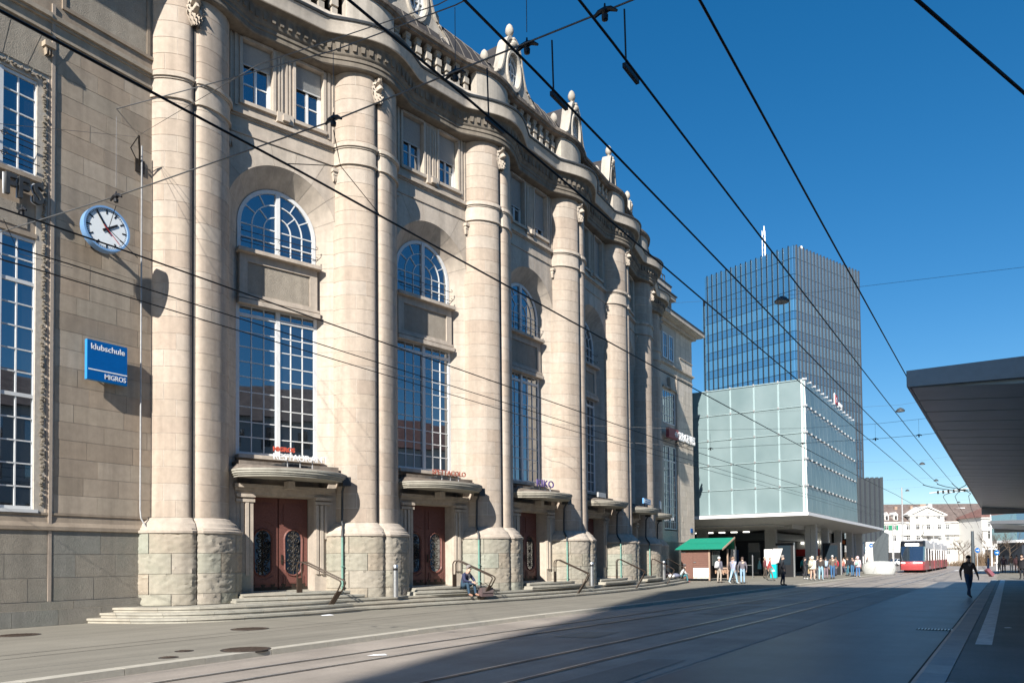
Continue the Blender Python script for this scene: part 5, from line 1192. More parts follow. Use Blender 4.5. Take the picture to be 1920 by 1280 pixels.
# ------------------------------------------------------------------ TOWER, FIN BLOCK, HOUSES
TW = thing('glass_office_tower', 'tall dark blue glass office tower with vertical fins behind the glass hall', 'tower', T(-40, 162, 0))
Bd = V((.34, .9404, 0)); Ad = V((-.9404, .34, 0)); TC = V((-34.05, 155.45, 0))
LA, LB, LR, TZ = 21.6, 24.4, 1.75, 62.8
TF = Matrix(((-Ad.x, Bd.x, 0, TC.x), (-Ad.y, Bd.y, 0, TC.y), (0, 0, 1, 0), (0, 0, 0, 1)))     # x towards the corner, y along the right face
lev = [62.8, 60.3, 57.1, 53.95, 52.3, 49.9, 48.3, 45.95, 44.35, 42.0, 40.35, 38.0]
while lev[-1] > 6: lev += [lev[-1] - 1.62, lev[-1] - 3.97]
for i, (a, b) in enumerate(zip(lev, lev[1:])):
    mb = MB(); r = .5; q = [(-LA, 0)] + [(-r + r * sin(pi / 2 * j / 5), r - r * cos(pi / 2 * j / 5)) for j in range(6)] + [(0, LB), (-LA, LB)]
    mb.prism(q, b + .05, a - .05); part('glass_band', mb, 'towerglass2' if (i < 3 or i % 2 == 1) else 'towerglass', TW, TF)
    if a < 59: mb = MB(); mb.prism([(-LA - LR, 1.2), (-LA + .01, 1.2), (-LA + .01, LB - 2), (-LA - LR, LB - 2)], b + .05, a - .05); part('side_glass_band', mb, 'towerglass', TW, TF)
mb = MB(); mb.box(-LA + .12, -.12, .12, LB - .12, 0, TZ); mb.box(-LA - LR + .1, -LA + .2, 1.32, LB - 2.1, 0, 58.4); part('core', mb, 'black', TW, TF)
mb = MB(); mb.box(-.075, .075, -.2, -.0, 4, TZ + .1); FN = mesh('tower_fin', mb, 'tower_mull')
mb = MB(); mb.box(0, .28, -.1, .1, 4, TZ + .1); FN2 = mesh('tower_fin', mb, 'tower_mull_lit')
for i in range(17): obj('tower_fin', FN, TW, TF @ T(-LA + .7 + i * 1.235, 0, 0))
for i in range(20): obj('tower_fin', FN2, TW, TF @ T(0, .7 + i * 1.225, 0))
mb = MB(); mb.box(-.075, .075, -.3, 0, 4, 58.4); FN3 = mesh('tower_fin', mb, 'tower_mull')
for i in range(2): obj('tower_fin', FN3, TW, TF @ T(-LA - 1.2 + i * .85, 1.2, 0))
mb = MB()
for s in ((-.3, -.3), (.3, -.3), (0, .3)): mb.tube([(-12 + s[0], 8 + s[1], TZ), (-12 + s[0], 8 + s[1], TZ + 9)], .09, 4)
for i in range(9): mb.tube([(-12.3, 7.7, TZ + i), (-11.7, 7.7, TZ + i + .5), (-12, 8.3, TZ + i + 1)], .05, 3)
mb.tube([(-12, 8, TZ + 8), (-12, 8, TZ + 10)], .12, 5); part('antenna_mast', mb, 'slabwhite', TW, TF)
mb = MB(); mb.lathe([(.3, 0), (.3, .5), (.05, .7)], (-.4, 3.2, TZ), 8); part('roof_lamp', mb, 'slabwhite', TW, TF)
FB = thing('fin_clad_block', 'dark grey block with closely set vertical fins behind the glass hall', 'building', T(-26, 150, 0))
P0 = V((-37.5, 142.2, 0)); P1 = V((-18.87, 153.94, 0)); ux = (P1 - P0).normalized(); FF = Matrix(((ux.x, -ux.y, 0, P0.x), (ux.y, ux.x, 0, P0.y), (0, 0, 1, 0), (0, 0, 0, 1))); FL = (P1 - P0).length
mb = MB(); mb.box(0, FL, .5, 14, 4.6, 16.1); part('wall', mb, 'darkhall', FB, FF); mb = MB(); mb.box(0, FL - 3.5, 3, 12, ZR, 4.6); mb.box(FL - 1.2, FL, 1, 1.6, ZR, 4.6); part('ground_floor', mb, 'darkhall', FB, FF)
mb = MB(); mb.add([(-.3, .45, 4.5), (.05, 0, 4.5), (.28, .45, 4.5), (-.3, .45, 16.2), (.05, 0, 16.2), (.28, .45, 16.2)], [(0, 1, 4, 3), (1, 2, 5, 4), (0, 1, 2), (3, 4, 5)]); FNM = mesh('facade_fin', mb, 'fin')
i = 0
while .3 + i * .86 < FL: obj('facade_fin', FNM, FB, FF @ T(.3 + i * .86, 0, 0)); i += 1
mb = MB(); mb.box(FL - 3.3, FL - 2.2, 4, 4.3, .6, 4.2); mb.box(FL - 3.2, FL - 2.3, 5, 5.3, 2.2, 3.4); part('lit_window', mb, 'slabwhite', FB, FF)
mb = MB(); mb.tube([(FL - 4.5, 4, 16.1), (FL - 4.5, 4, 17.0), (FL - 3.6, 4, 17.2)], .08, 4); mb.box(FL - 4.9, FL - 3.4, 3.7, 4.2, 16.9, 17.3); part('roof_equipment', mb, 'signgrey', FB, FF)
# white houses far behind (frame parallel to the street end)
HR = V((.8405, .5417, 0)); HF = V((-.5417, .8405, 0))
def house_frame(px, depth): p = HF * depth + HR * ((px - 960) / 1448 * depth); return Matrix(((HR.x, HF.x, 0, p.x), (HR.y, HF.y, 0, p.y), (0, 0, 1, 0), (0, 0, 0, 1)))
H1 = house_frame(1655, 200); WH = thing('white_townhouse', 'long white town house with brown roof and a central pediment', 'house', H1 @ T(12, 0, 0))
K_ = 200 / 1448
hx = lambda px: (px - 1655) * K_
mb = MB(); mb.box(-14, hx(1832), 0, 12, -.4, 10.8); part('wall', mb, 'stucco', WH, H1)
mb = MB(); mb.box(hx(1706), hx(1770), -.5, 8, -.4, 12.4); mb.add([(hx(1706), -.5, 12.4), (hx(1770), -.5, 12.4), (hx(1738), -.5, 14.3), (hx(1706), 8, 12.4), (hx(1770), 8, 12.4), (hx(1738), 8, 14.3)], [(0, 1, 2), (3, 4, 5)]); part('central_bay', mb, 'stucco', WH, H1)
mb = MB(); mb.add([(-14, -.4, 10.8), (hx(1832), -.4, 10.8), (hx(1826), 5.5, 14.6), (-12, 5.5, 14.6), (-14, 12, 10.8), (hx(1832), 12, 10.8)], [(0, 1, 2, 3), (3, 2, 5, 4), (1, 5, 2), (0, 3, 4)]); part('roof', mb, 'tile', WH, H1)
mb = MB()
c = hx(1738); hw = hx(1770) - c + .6
for s in (-1, 1): mb.add([(c + s * hw, -.9, 12.25), (c, -.9, 14.55), (c, 8, 14.55), (c + s * hw, 8, 12.25), (c + s * hw, -.9, 12.6), (c, -.9, 14.95), (c, 8, 14.95), (c + s * hw, 8, 12.6)], [(4, 5, 6, 7), (0, 1, 5, 4), (0, 1, 2, 3)])
part('pediment_cornice', mb, 'stucco', WH, H1)
mb = MB()
for z in (3.9, 7.3): mb.box(hx(1690), hx(1832), -.62, .1, z, z + .16)
mb.box(-14, hx(1705), -.35, .1, 10.45, 10.85); mb.box(hx(1771), hx(1832), -.35, .1, 10.45, 10.85); mb.box(c - hw, c + hw, -.75, 0, 12.2, 12.45); mb.box(-14, hx(1690), -.2, .1, 3.7, 3.85); part('cornice_band', mb, 'stucco', WH, H1)
def hwin(par, F, x, z0, w_, h, y=0, mat='carglass', surround=True):
    mb = MB(); mb.box(x - w_ / 2 - .14, x + w_ / 2 + .14, y - .08, y - .001, z0 - .12, z0 + h + .16); wn = part('window', mb, 'stucco', par, F)
    mb = MB(); mb.box(x - w_ / 2, x + w_ / 2, y - .10, y - .082, z0, z0 + h); part('pane', mb, mat, wn, F)
    mb = MB(); mb.box(x - .04, x + .04, y - .13, y - .101, z0, z0 + h); mb.box(x - w_ / 2, x + w_ / 2, y - .128, y - .101, z0 + h * .62, z0 + h * .62 + .08); part('glazing_bar', mb, 'white', wn, F)
    mb = MB(); mb.box(x - w_ / 2 - .25, x + w_ / 2 + .25, y - .22, y - .05, z0 + h + .3, z0 + h + .42); part('lintel', mb, 'stucco', wn, F)
zz = lambda py: (1055 - py) * K_
for px in (1718.5, 1739, 1759.5): hwin(WH, H1, hx(px), zz(971), .72, .98, -.5)
for py0, py1 in ((991, 983), (1012, 1003)):
    for px in (1703.8, 1719.7, 1740, 1760.6, 1777.5): hwin(WH, H1, hx(px), zz(py0), .82, (py0 - py1) * K_, -.5 if 1706 < px < 1770 else 0)
    for px in (1801, 1811, 1821): hwin(WH, H1, hx(px), zz(py0), .5, (py0 - py1) * K_)
    for px in (1663, 1677.5): hwin(WH, H1, hx(px), zz(py0), .8, (py0 - py1) * K_)
for px in (1777.5, 1760, 1740, 1720): hwin(WH, H1, hx(px), zz(1038), .85, 1.4, -.5 if px < 1770 else 0)
for px in (1663, 1677.5):
    for s in (-1, 1): mb = MB(); mb.box(hx(px) + s * .75 - .28, hx(px) + s * .75 + .28, -.14, -.09, zz(992), zz(983)); part('shutter', mb, 'shutter', WH, H1)
for i in range(3): mb = MB(); mb.box(hx(1660) + i * 2.2, hx(1660) + i * 2.2 + 1.7, -.1, -.01, .2, 2.9); part('shop_window', mb, 'carglass', WH, H1)
for px, py in ((1665, 975), (1682, 974)):
    x = hx(px); d = part('dormer', MB().box(x - .55, x + .55, .3, 3, 11.1, 12.6).xzprism([(x - .7, 12.6), (x + .7, 12.6), (x, 13.4)], .2, 4), 'stucco', WH, H1); mb = MB(); mb.box(x - .3, x + .3, .24, .29, 11.4, 12.4); part('pane', mb, 'carglass', d, H1)
for px, w_, h, m in ((1752, 1.5, 1.5, 'hutedge'), (1766, 1.1, 1.6, 'signgrey'), (1667, .9, 1.2, 'hutedge'), (1730, .6, 1.0, 'hutedge'), (1700, .7, .9, 'hutedge')): x = hx(px); mb = MB(); mb.box(x - w_ / 2, x + w_ / 2, 5, 6, 13.0, 14.2 + h); part('chimney', mb, m, WH, H1)
mb = MB()
for s in (-1, 1): mb.box(hx(1740) + s * 1.4 - .1, hx(1740) + s * 1.4 + .1, -1.6, -.5, 7.2, 7.6)
mb.box(hx(1740) - 2, hx(1740) + 2, -1.7, -.5, 7.1, 7.25); mb.box(hx(1740) - 2, hx(1740) + 2, -1.75, -1.68, 7.25, 8.1); part('balcony', mb, 'stucco', WH, H1)
H2 = house_frame(1842, 190); W2 = thing('white_corner_house', 'white corner house with red-brown hipped roof at the far right', 'house', H2 @ T(6, 0, 0)); K2 = 190 / 1448; h2 = lambda px: (px - 1842) * K2
mb = MB(); mb.box(0, 22, 0, 12, -.4, 11.3); part('wall', mb, 'stucco', W2, H2); mb = MB(); mb.add([(-.5, -.5, 11.3), (22.5, -.5, 11.3), (17, 6, 14.2), (4.5, 6, 14.2), (-.5, 12.5, 11.3), (22.5, 12.5, 11.3)], [(0, 1, 2, 3), (3, 2, 5, 4), (1, 5, 2), (0, 3, 4)]); part('roof', mb, 'tilered', W2, H2)
mb = MB(); mb.box(0, 22, -.3, 0, 3.9, 4.2); mb.box(0, 22, -.3, 0, 7.9, 8.05); mb.box(-.3, 22, -.4, 0, 11.0, 11.3); part('cornice_band', mb, 'stucco', W2, H2)
z2 = lambda py: (1054 - py) * K2
for px, py, w_, h in ((1855, 985, .6, 1.2), (1873, 976, .8, .4), (1857, 1008, 1.1, 2), (1873, 1008, 1.1, 1.9), (1890, 985, .9, 1.5), (1890, 1008, 1.1, 1.9), (1912, 985, .9, 1.5), (1912, 1008, 1.1, 1.9)): hwin(W2, H2, h2(px), z2(py), w_, h, 0, 'shopglass')
for i in range(4): mb = MB(); mb.box(.6 + i * 3.2, 3.2 + i * 3.2, -.15, -.02, .3, 3.3); part('shop_window', mb, 'carglass', W2, H2)
H3 = house_frame(1828, 205); W3 = thing('glazed_link_house', 'narrow stone and glass house set back between the two white houses', 'house', H3 @ T(2, 2, 0)); mb = MB(); mb.box(-2, 5, 3, 12, -.4, 12.2); part('wall', mb, 'concrete', W3, H3); 
for z in (1, 5, 8.5): mb = MB(); mb.box(.6, 2.6, 2.9, 2.98, z, z + 1.9); part('window', mb, 'carglass', W3, H3)
mb = MB(); mb.add([(-2, 2.5, 12.2), (5, 2.5, 12.2), (5, 8, 15), (-2, 8, 15)], [(0, 1, 2, 3)]); part('roof', mb, 'tile', W3, H3)
H4 = house_frame(1780, 250); W4 = thing('rear_house_row', 'brown roofed house behind the white town house', 'house', H4); mb = MB(); mb.box(-22, 22, 0, 14, 0, 15.2); part('wall', mb, 'stucco', W4, H4); mb = MB(); mb.add([(-23, -1, 15.2), (23, -1, 15.2), (20, 6, 19.2), (-20, 6, 19.2), (-23, 14, 15.2), (23, 14, 15.2)], [(0, 1, 2, 3), (3, 2, 5, 4), (1, 5, 2), (0, 3, 4)]); part('roof', mb, 'tile', W4, H4)
mb = MB(); mb.box(4, 6, 1, 4, 16, 17.6); part('dormer', mb, 'slabwhite', W4, H4)
H5 = house_frame(1896, 150); W5 = thing('glass_corner_block', 'blue glass block corner behind the second canopy at the right edge', 'building', H5 @ T(4, 2, 0)); mb = MB(); mb.box(1.2, 14, 0, 8, 4.8, 10); part('glass_wall', mb, 'towerglass', W5, H5); mb = MB(); mb.box(1.0, 14, -.2, 8, 4.3, 4.8); mb.box(1.0, 14, .2, 8, 7.3, 7.5); part('slab_edge', mb, 'slabwhite', W5, H5); mb = MB(); mb.box(2.4, 14, .5, 8, -.1, 4.3); part('ground_floor', mb, 'darkhall', W5, H5)

# buildings across the street behind the camera (they shade the road and stand in the window reflections)
PT = thing('post_tower', 'tall stone tower behind the camera that shades the road', 'tower', T(13, -47, 0)); mb = MB(); mb.box(5.6, 26, -52, -40, 0, 56.8); part('shaft', mb, 'pier', PT); mb = MB(); mb.box(5.5, 26.1, -52.1, -39.9, 56.8, 57.4); part('parapet', mb, 'coping', PT)
for i in range(8):
    for j in range(5): mb = MB(); mb.box(7.4 + j * 3.6, 9.0 + j * 3.6, -39.99, -39.9, 6 + i * 5.5, 9.2 + i * 5.5); part('window', mb, 'carglass', PT)
def block(nm, lab, x0, x1, y0, y1, h, rf, wallm='stucco'):
    t = thing(nm, lab, 'building', T((x0 + x1) / 2, (y0 + y1) / 2, 0)); mb = MB(); mb.box(x0, x1, y0, y1, 0, h); part('wall', mb, wallm, t)
    mb = MB(); mb.add([(x0 - .6, y0 - .6, h), (x0 - .6, y1 + .6, h), ((x0 + x1) / 2, y1 - 5, h + 5), ((x0 + x1) / 2, y0 + 5, h + 5), (x1 + .6, y0 - .6, h), (x1 + .6, y1 + .6, h)], [(0, 1, 2, 3), (3, 2, 5, 4), (0, 3, 4), (1, 5, 2)]); part('roof', mb, rf, t)
    y = y0 + 2
    while y < y1 - 2:
        for z in range(2, int(h) - 2, 4): mb = MB(); mb.box(x0 - .06, x0 - .002, y, y + 1.3, z, z + 2); part('window', mb, 'carglass', t)
        y += 3.4
block('street_house', 'ochre street house across the platforms with a red roof', 34, 48, -34, 4, 15, 'tilered', 'hutedge'); block('street_house', 'grey street house across the platforms with a brown roof', 36, 50, 8, 46, 17, 'tile', 'concrete'); block('street_house', 'white street house across the platforms, farthest along', 38, 52, 52, 96, 16, 'tilered')
block('street_house', 'stone street house behind the camera on the right', 40, 60, -84, -42, 19, 'tile', 'concrete')
mb = MB(); HG = [[(130 + 70 * j, -260 + 40 * i, [0, 22, 36, 30, 0][j] * (1 + .35 * noise.noise(V((i * .4, j * .7, 0))))) for j in range(5)] for i in range(18)]; mb.sweep(HG); struct('hill', mb, 'hedge', 60)
# ------------------------------------------------------------------ TRAM AND CARS
TM = thing('red_tram', 'red and white articulated tram coming along the tracks', 'tram', T(-9.2, 97, ZR)); tx, ty, tz = -9.3, 97.0, ZR
def tram_sec(y0, y1, z0, z1, inset=0): return (tx - 1.25 + inset, tx + 1.25 - inset, ty + y0, ty + y1, tz + z0, tz + z1)
def nose(z0, z1, m, nm, off=0, y1=2.2):
    prof = {.3: .25, .9: 0, 1.25: .12, 1.9: .45, 2.8: .9, 3.3: 1.15, 3.6: 1.6}
    ks = sorted(prof); f = lambda z: next((prof[a] + (prof[b] - prof[a]) * (z - a) / (b - a) for a, b in zip(ks, ks[1:]) if a <= z <= b), prof[ks[-1]])
    rows = []
    for i in range(7):
        z = z0 + (z1 - z0) * i / 6; y = f(z); rows.append([(tx - 1.25, ty + y1, tz + z), (tx - 1.25, ty + y + .7, tz + z), (tx - 1.1, ty + y + .28, tz + z), (tx - .6, ty + y + .06, tz + z), (tx, ty + y, tz + z), (tx + .6, ty + y + .06, tz + z), (tx + 1.1, ty + y + .28, tz + z), (tx + 1.25, ty + y + .7, tz + z), (tx + 1.25, ty + y1, tz + z)])
    mb = MB(); mb.sweep(rows); mb.add(rows[-1], [tuple(range(9))]); return part(nm, mb, m, TM, None, 40)
nose(.3, 1.25, 'tramred', 'front_bumper'); nose(1.25, 2.95, 'carglass', 'windscreen'); nose(2.95, 3.6, 'black', 'destination_box')
mb = MB(); mb.box(tx - .7, tx + .7, ty + 1.02, ty + 1.1, tz + 3.02, tz + 3.3); part('destination_display', mb, 'lamp', TM)
for s in (-1, 1): mb = MB(); mb.box(tx + s * .85 - .2, tx + s * .85 + .2, ty + .1, ty + .3, tz + 1.05, tz + 1.18); part('headlight', mb, 'lamp', TM)
for q in range(3):
    y0 = 2.2 + q * 12.2; y1 = y0 + 11.6
    mb = MB(); mb.box(*tram_sec(y0, y1, .3, 1.35)); part('lower_body', mb, 'tramred', TM); mb = MB(); mb.box(*tram_sec(y0, y1, 2.75, 3.45)); mb.box(tx - .9, tx + .9, ty + y0 + 1, ty + y1 - 1, tz + 3.45, tz + 3.75); part('upper_body', mb, 'tramwhite', TM)
    mb = MB(); mb.box(*tram_sec(y0, y1, 1.35, 2.75, .03)); part('window_band', mb, 'carglass', TM)
    for i in range(4):
        mb = MB(); yy = y0 + .3 + i * 3.6; mb.box(tx - 1.262, tx + 1.262, ty + yy, ty + yy + .25, tz + 1.35, tz + 2.75); part('window_post', mb, 'tramwhite', TM)
    mb = MB(); mb.box(tx - 1.265, tx + 1.265, ty + y0 + 4.5, ty + y0 + 5.9, tz + .35, tz + 2.6); part('door', mb, 'carglass', TM)
    mb = MB(); mb.box(tx - 1.1, tx + 1.1, ty + y1 + .001, ty + y1 + .6, tz + .5, tz + 3.3); part('bellows', mb, 'black', TM)
    for yy in (y0 + 1.5, y1 - 2): mb = MB(); mb.box(tx - 1.15, tx + 1.15, ty + yy, ty + yy + 1.6, tz + .02, tz + .3); part('bogie', mb, 'black', TM)
mb = MB(); mb.tube([(tx - .6, ty + 14, tz + 3.7), (tx, ty + 15.5, tz + 4.8), (tx, ty + 14.2, tz + 5.75)], .04, 5); mb.tube([(tx - .8, ty + 14.2, tz + 5.77), (tx + .8, ty + 14.2, tz + 5.77)], .03, 5); part('pantograph', mb, 'lead', TM)
def car(x, y, rz, paint, lab):
    F = T(x, y, ZR, rz); t = thing('parked_car', lab, 'car', F, 'cars at the far end of the street')
    side = [(-2.05, .35), (-2.0, .75), (-1.2, .92), (-.55, 1.42), (.75, 1.45), (1.5, 1.0), (2.0, .88), (2.08, .4)]
    mb = MB(); rows = []
    for yy, k in ((-.86, .97), (-.8, 1), (.8, 1), (.86, .97)): rows.append([(a * k, yy * (1 if z < 1 else .82), z) for a, z in side])
    mb.sweep(rows); mb.add(rows[0], [tuple(range(8))]); mb.add(rows[-1], [tuple(range(8))]); part('body', mb, paint, t, F, 30)
    mb = MB()
    mb.add([(-1.24, -.74, .95), (-1.24, .74, .95), (-.62, .68, 1.4), (-.62, -.68, 1.4)], [(0, 1, 2, 3)]); mb.add([(-1.1, -.84, .98), (1.35, -.84, 1.02), (.72, -.72, 1.40), (-.55, -.72, 1.38)], [(0, 1, 2, 3)]); part('windscreen', mb, 'carglass', t, F @ T(-.02, -.01, .01))
    for wx in (-1.3, 1.3):
        for wy in (-.82, .82): mb = MB(); mb.lathe([(.3, -.1), (.32, 0), (.3, .1)], (0, 0, 0), 12); wl = part('wheel', mb, 'tyre', t, F @ Matrix.Translation((wx, wy, .32)) @ RX); mb = MB(); mb.lathe([(.19, -.11), (.19, .11)], (0, 0, 0), 10); part('rim', mb, 'steel', wl, F @ Matrix.Translation((wx, wy, .32)) @ RX)
    for s in (-1, 1): mb = MB(); mb.box(-2.06, -1.95, s * .6 - .2, s * .6 + .2, .66, .8); part('headlight', mb, 'slabwhite', t, F)
    mb = MB(); mb.box(-2.08, -2.0, -.5, .5, .42, .6); part('grille', mb, 'black', t, F)
car(-19.2, 173, rad(60), 'carwhite', 'white car facing the camera left of the tram'); car(-22.2, 175.5, rad(60), 'carred', 'red car behind and left of the white car')
car(4, 158, rad(20), 'carred', 'dark red car parked under the bare trees at the right')

# ------------------------------------------------------------------ PEOPLE
SKIN = skin_mat('light_skin', (.50, .33, .25)); SKIN2 = skin_mat('tanned_skin', (.36, .22, .15))
CL = {}
def cloth(c):
    k = tuple(round(x, 3) for x in c)
    if k not in CL: CL[k] = plain('woven_cloth', c, .85, amt=.18, nscale=25)
    return CL[k]
def body_mesh(J, edges, rad_, lab, mats):
    me = bpy.data.meshes.new('tmp'); names = list(J); me.from_pydata([J[n] for n in names], [], [])
    me.from_pydata([], [], []) if False else None
    me = bpy.data.meshes.new('tmp'); me.from_pydata([tuple(J[n]) for n in names], [(names.index(a), names.index(b)) for a, b in edges], [])
    o = bpy.data.objects.new('tmp', me); COL.objects.link(o); o.modifiers.new('s', 'SKIN'); 
    for i, n in enumerate(names):
        r = rad_[n]; me.skin_vertices[0].data[i].radius = r if hasattr(r, '__len__') else (r, r)
        me.skin_vertices[0].data[i].use_root = (n == 'pelvis')
    sm = o.modifiers.new('u', 'SUBSURF'); sm.levels = 1; sm.render_levels = 1
    dg = bpy.context.evaluated_depsgraph_get(); out = bpy.data.meshes.new_from_object(o.evaluated_get(dg)); bpy.data.objects.remove(o)
    out.name = 'person_body'; out.materials.clear()
    for m in mats: out.materials.append(m)
    segs = [(V(J[a]), V(J[b]), lab[(a, b)]) for a, b in edges]; mi = []
    for p in out.polygons:
        c = p.center; best = (9, 0)
        for a, b, l in segs:
            ab = b - a; t = max(0, min(1, (c - a).dot(ab) / max(ab.dot(ab), 1e-9))); d = (a + ab * t - c).length
            if d < best[0]: best = (d, l)
        mi.append(best[1])
    out.polygons.foreach_set('material_index', mi); out.polygons.foreach_set('use_smooth', [True] * len(mi)); out.update(); return out
def person(lab, x, y, z, face, h=1.72, top=(.05, .05, .06), legs=(.03, .04, .07), shoe=(.03, .03, .03), hair=(.08, .06, .05), pose='stand', hood=None, skirt=0, skin=None, group='people waiting near the glass hall', cap=None, seed=0, bulk=1.0):
    R_ = random.Random(seed + int(x * 10)); s = h / 1.75; st = .0
    J = {}; E = []; Lb = {}; Rr = {}
    def ad(n, p, r, par=None, l=0):
        J[n] = V(p) * 1.0; Rr[n] = r
        if par: E.append((par, n)); Lb[(par, n)] = l
    b = bulk
    if pose == 'sit':
        ad('pelvis', (0, 0, .12), (.17 * b, .14)); ad('spine', (0, .06, .34), (.17 * b, .13), 'pelvis', 0); ad('chest', (0, .17, .53), (.19 * b, .13), 'spine', 0); ad('neck', (0, .25, .66), .06, 'chest', 3)
        ad('head0', (0, .30, .73), (.078, .09), 'neck', 3); ad('head1', (0, .31, .85), (.08, .095), 'head0', 3); ad('nose', (0, .42, .775), .014, 'head0', 3)
        for sd, nm, kx, ky in ((-1, 'L', -.16, .44), (1, 'R', .2, .40)):
            ad('hip' + nm, (sd * .1, .05, .10), .105 * b, 'pelvis', 1); ad('knee' + nm, (kx, ky, .28), .075, 'hip' + nm, 1); ad('ank' + nm, (kx, ky + .08, -.17), .05, 'knee' + nm, 1); ad('toe' + nm, (kx, ky + .26, -.22), .042, 'ank' + nm, 2)
            ad('sho' + nm, (sd * .2, .2, .58), .085 * b, 'chest', 0); ad('elb' + nm, (sd * .30, .34, .36), .06 * b, 'sho' + nm, 0); ad('wri' + nm, (sd * .08, .52, .30), .04, 'elb' + nm, 0); palm = (sd * .03, .58, .28)
            ad('palm' + nm, palm, (.028, .02), 'wri' + nm, 3)
            for f in range(4): ad('f%d%s' % (f, nm), (palm[0] + sd * (-.02 + .017 * f), palm[1] + .05 - .004 * f, palm[2] - .02), .0095, 'palm' + nm, 3); ad('g%d%s' % (f, nm), (palm[0] + sd * (-.03 + .012 * f), palm[1] + .06, palm[2] - .06), .0085, 'f%d%s' % (f, nm), 3)
            ad('th' + nm, (palm[0] - sd * .03, palm[1] + .02, palm[2] + .03), .0105, 'palm' + nm, 3)
        s = 1
    else:
        walk = .20 if pose == 'walk' else .02 + .05 * R_.random()
        ad('pelvis', (0, 0, .96), (.155 * b, .12 * b)); ad('spine', (0, .0, 1.16), (.155 * b, .12 * b), 'pelvis', 0); ad('chest', (0, .01, 1.36), (.18 * b, .125 * b), 'spine', 0); ad('neck', (0, .01, 1.5), .055, 'chest', 3)
        ad('head0', (0, .035, 1.575), (.072, .085), 'neck', 3); ad('head1', (0, .025, 1.685), (.076, .092), 'head0', 3); ad('nose', (0, .135, 1.61), .013, 'head0', 3)
        for sd, nm in ((-1, 'L'), (1, 'R')):
            w_ = walk * sd
            ad('hip' + nm, (sd * .09, 0, .90), .098 * b, 'pelvis', 1); ad('knee' + nm, (sd * .1, w_ * .7 + .03, .50), .066, 'hip' + nm, 1); ad('ank' + nm, (sd * .1, w_ * 1.3 - .02, .10 + (.05 if w_ < -.1 else 0)), .047, 'knee' + nm, 1); ad('toe' + nm, (sd * .11, w_ * 1.3 + .15, .045 + (0 if w_ > -.1 else .01)), .04, 'ank' + nm, 2)
            ad('sho' + nm, (sd * .195 * b, .0, 1.425), .078 * b, 'chest', 0)
            if pose == 'phone': el, wr, pl = (sd * .26, .02, 1.14), (sd * .12, .26, 1.2), (sd * .08, .31, 1.24)
            elif pose == 'pockets': el, wr, pl = (sd * .32, -.06, 1.14), (sd * .23, .08, .98), (sd * .2, .1, .93)
            else: el, wr, pl = (sd * .27, -.04 - w_ * .5, 1.13), (sd * .26, .06 - w_ * .9, .90), (sd * .255, .09 - w_ * .95, .83)
            ad('elb' + nm, el, .056 * b, 'sho' + nm, 0); ad('wri' + nm, wr, .038, 'elb' + nm, 0); ad('palm' + nm, pl, (.03, .022), 'wri' + nm, 3)
            for f in range(4):
                q = V(pl) + V((0, (-.027 + .018 * f), -.05 + (.006 if f in (0, 3) else 0))); ad('f%d%s' % (f, nm), q, .0095, 'palm' + nm, 3); ad('g%d%s' % (f, nm), q + V((-sd * .012, .006, -.035)), .0085, 'f%d%s' % (f, nm), 3)
            ad('th' + nm, V(pl) + V((-sd * .01, .04, -.01)), .0105, 'palm' + nm, 3)
    me = body_mesh(J, E, Rr, Lb, [cloth(top), cloth(legs), cloth(shoe), skin or SKIN])
    F = T(x, y, z, face, s); t = thing('person', lab, 'person', F, group); obj('body', me, t, F)
    hc = J['head1']; 
    mb = MB(); rows = []
    for i in range(7):
        th_ = (pi * .62) * i / 6; rows.append([(hc.x + .092 * sin(th_) * cos(a), hc.y - .018 + .112 * sin(th_) * sin(a) - (.0 if i < 4 else .0), hc.z + .012 + .115 * cos(th_) + (.05 * max(0, sin(a)) * (i / 6) ** 2 * 1.6)) for a in [2 * pi * j / 14 for j in range(14)]])
    mb.sweep(rows, True); mb.add(rows[0], [tuple(range(14))]); part('cap' if cap else 'hair', mb, cloth(cap) if cap else cloth(hair), t, F, 60)
    for sd in (-1, 1): mb = MB(); mb.lathe([(.004, -.028), (.014, 0), (.006, .03)], (sd * .082, hc.y - .005, hc.z - .06), 6, .6, 1); part('ear', mb, skin or SKIN, t, F); mb = MB(); mb.lathe([(.003, -.008), (.010, 0), (.003, .008)], (sd * .032, hc.y + .088, hc.z - .045), 6); part('eye', mb, 'black', t, F)
    mb = MB(); mb.box(-.025, .025, hc.y + .083, hc.y + .094, hc.z - .125, hc.z - .115); part('mouth', mb, skin_mat('lip_tone', (.35, .14, .12)), t, F)
    if hood:
        mb = MB(); rows = []
        for i in range(7): th_ = pi * .72 * i / 6; rows.append([(hc.x + .125 * sin(th_) * cos(a) * (1.1 if i > 4 else 1), hc.y - .03 + .14 * sin(th_) * sin(a), hc.z - .01 + .155 * cos(th_) + (.10 * max(0, sin(a)) * (i / 6) ** 2)) for a in [2 * pi * j / 14 for j in range(14)]])
        mb.sweep(rows, True); mb.add(rows[0], [tuple(range(14))]); part('hood', mb, cloth(hood), t, F, 60)
    if skirt and pose != 'sit':
        mb = MB(); rows = []
        for zz_, rx, ry in ((1.22, .185 * b, .15 * b), (1.0, .20 * b, .165 * b), (.96 - skirt * .5, .215 * b, .18 * b), (.96 - skirt, .225 * b, .19 * b)): rows.append([(rx * cos(a) * (1 + .04 * sin(5 * a)), ry * sin(a) * (1 + .05 * sin(7 * a)), zz_) for a in [2 * pi * j / 20 for j in range(20)]])
        mb.sweep(rows, True); part('coat_skirt', mb, cloth(top), t, F, 60)
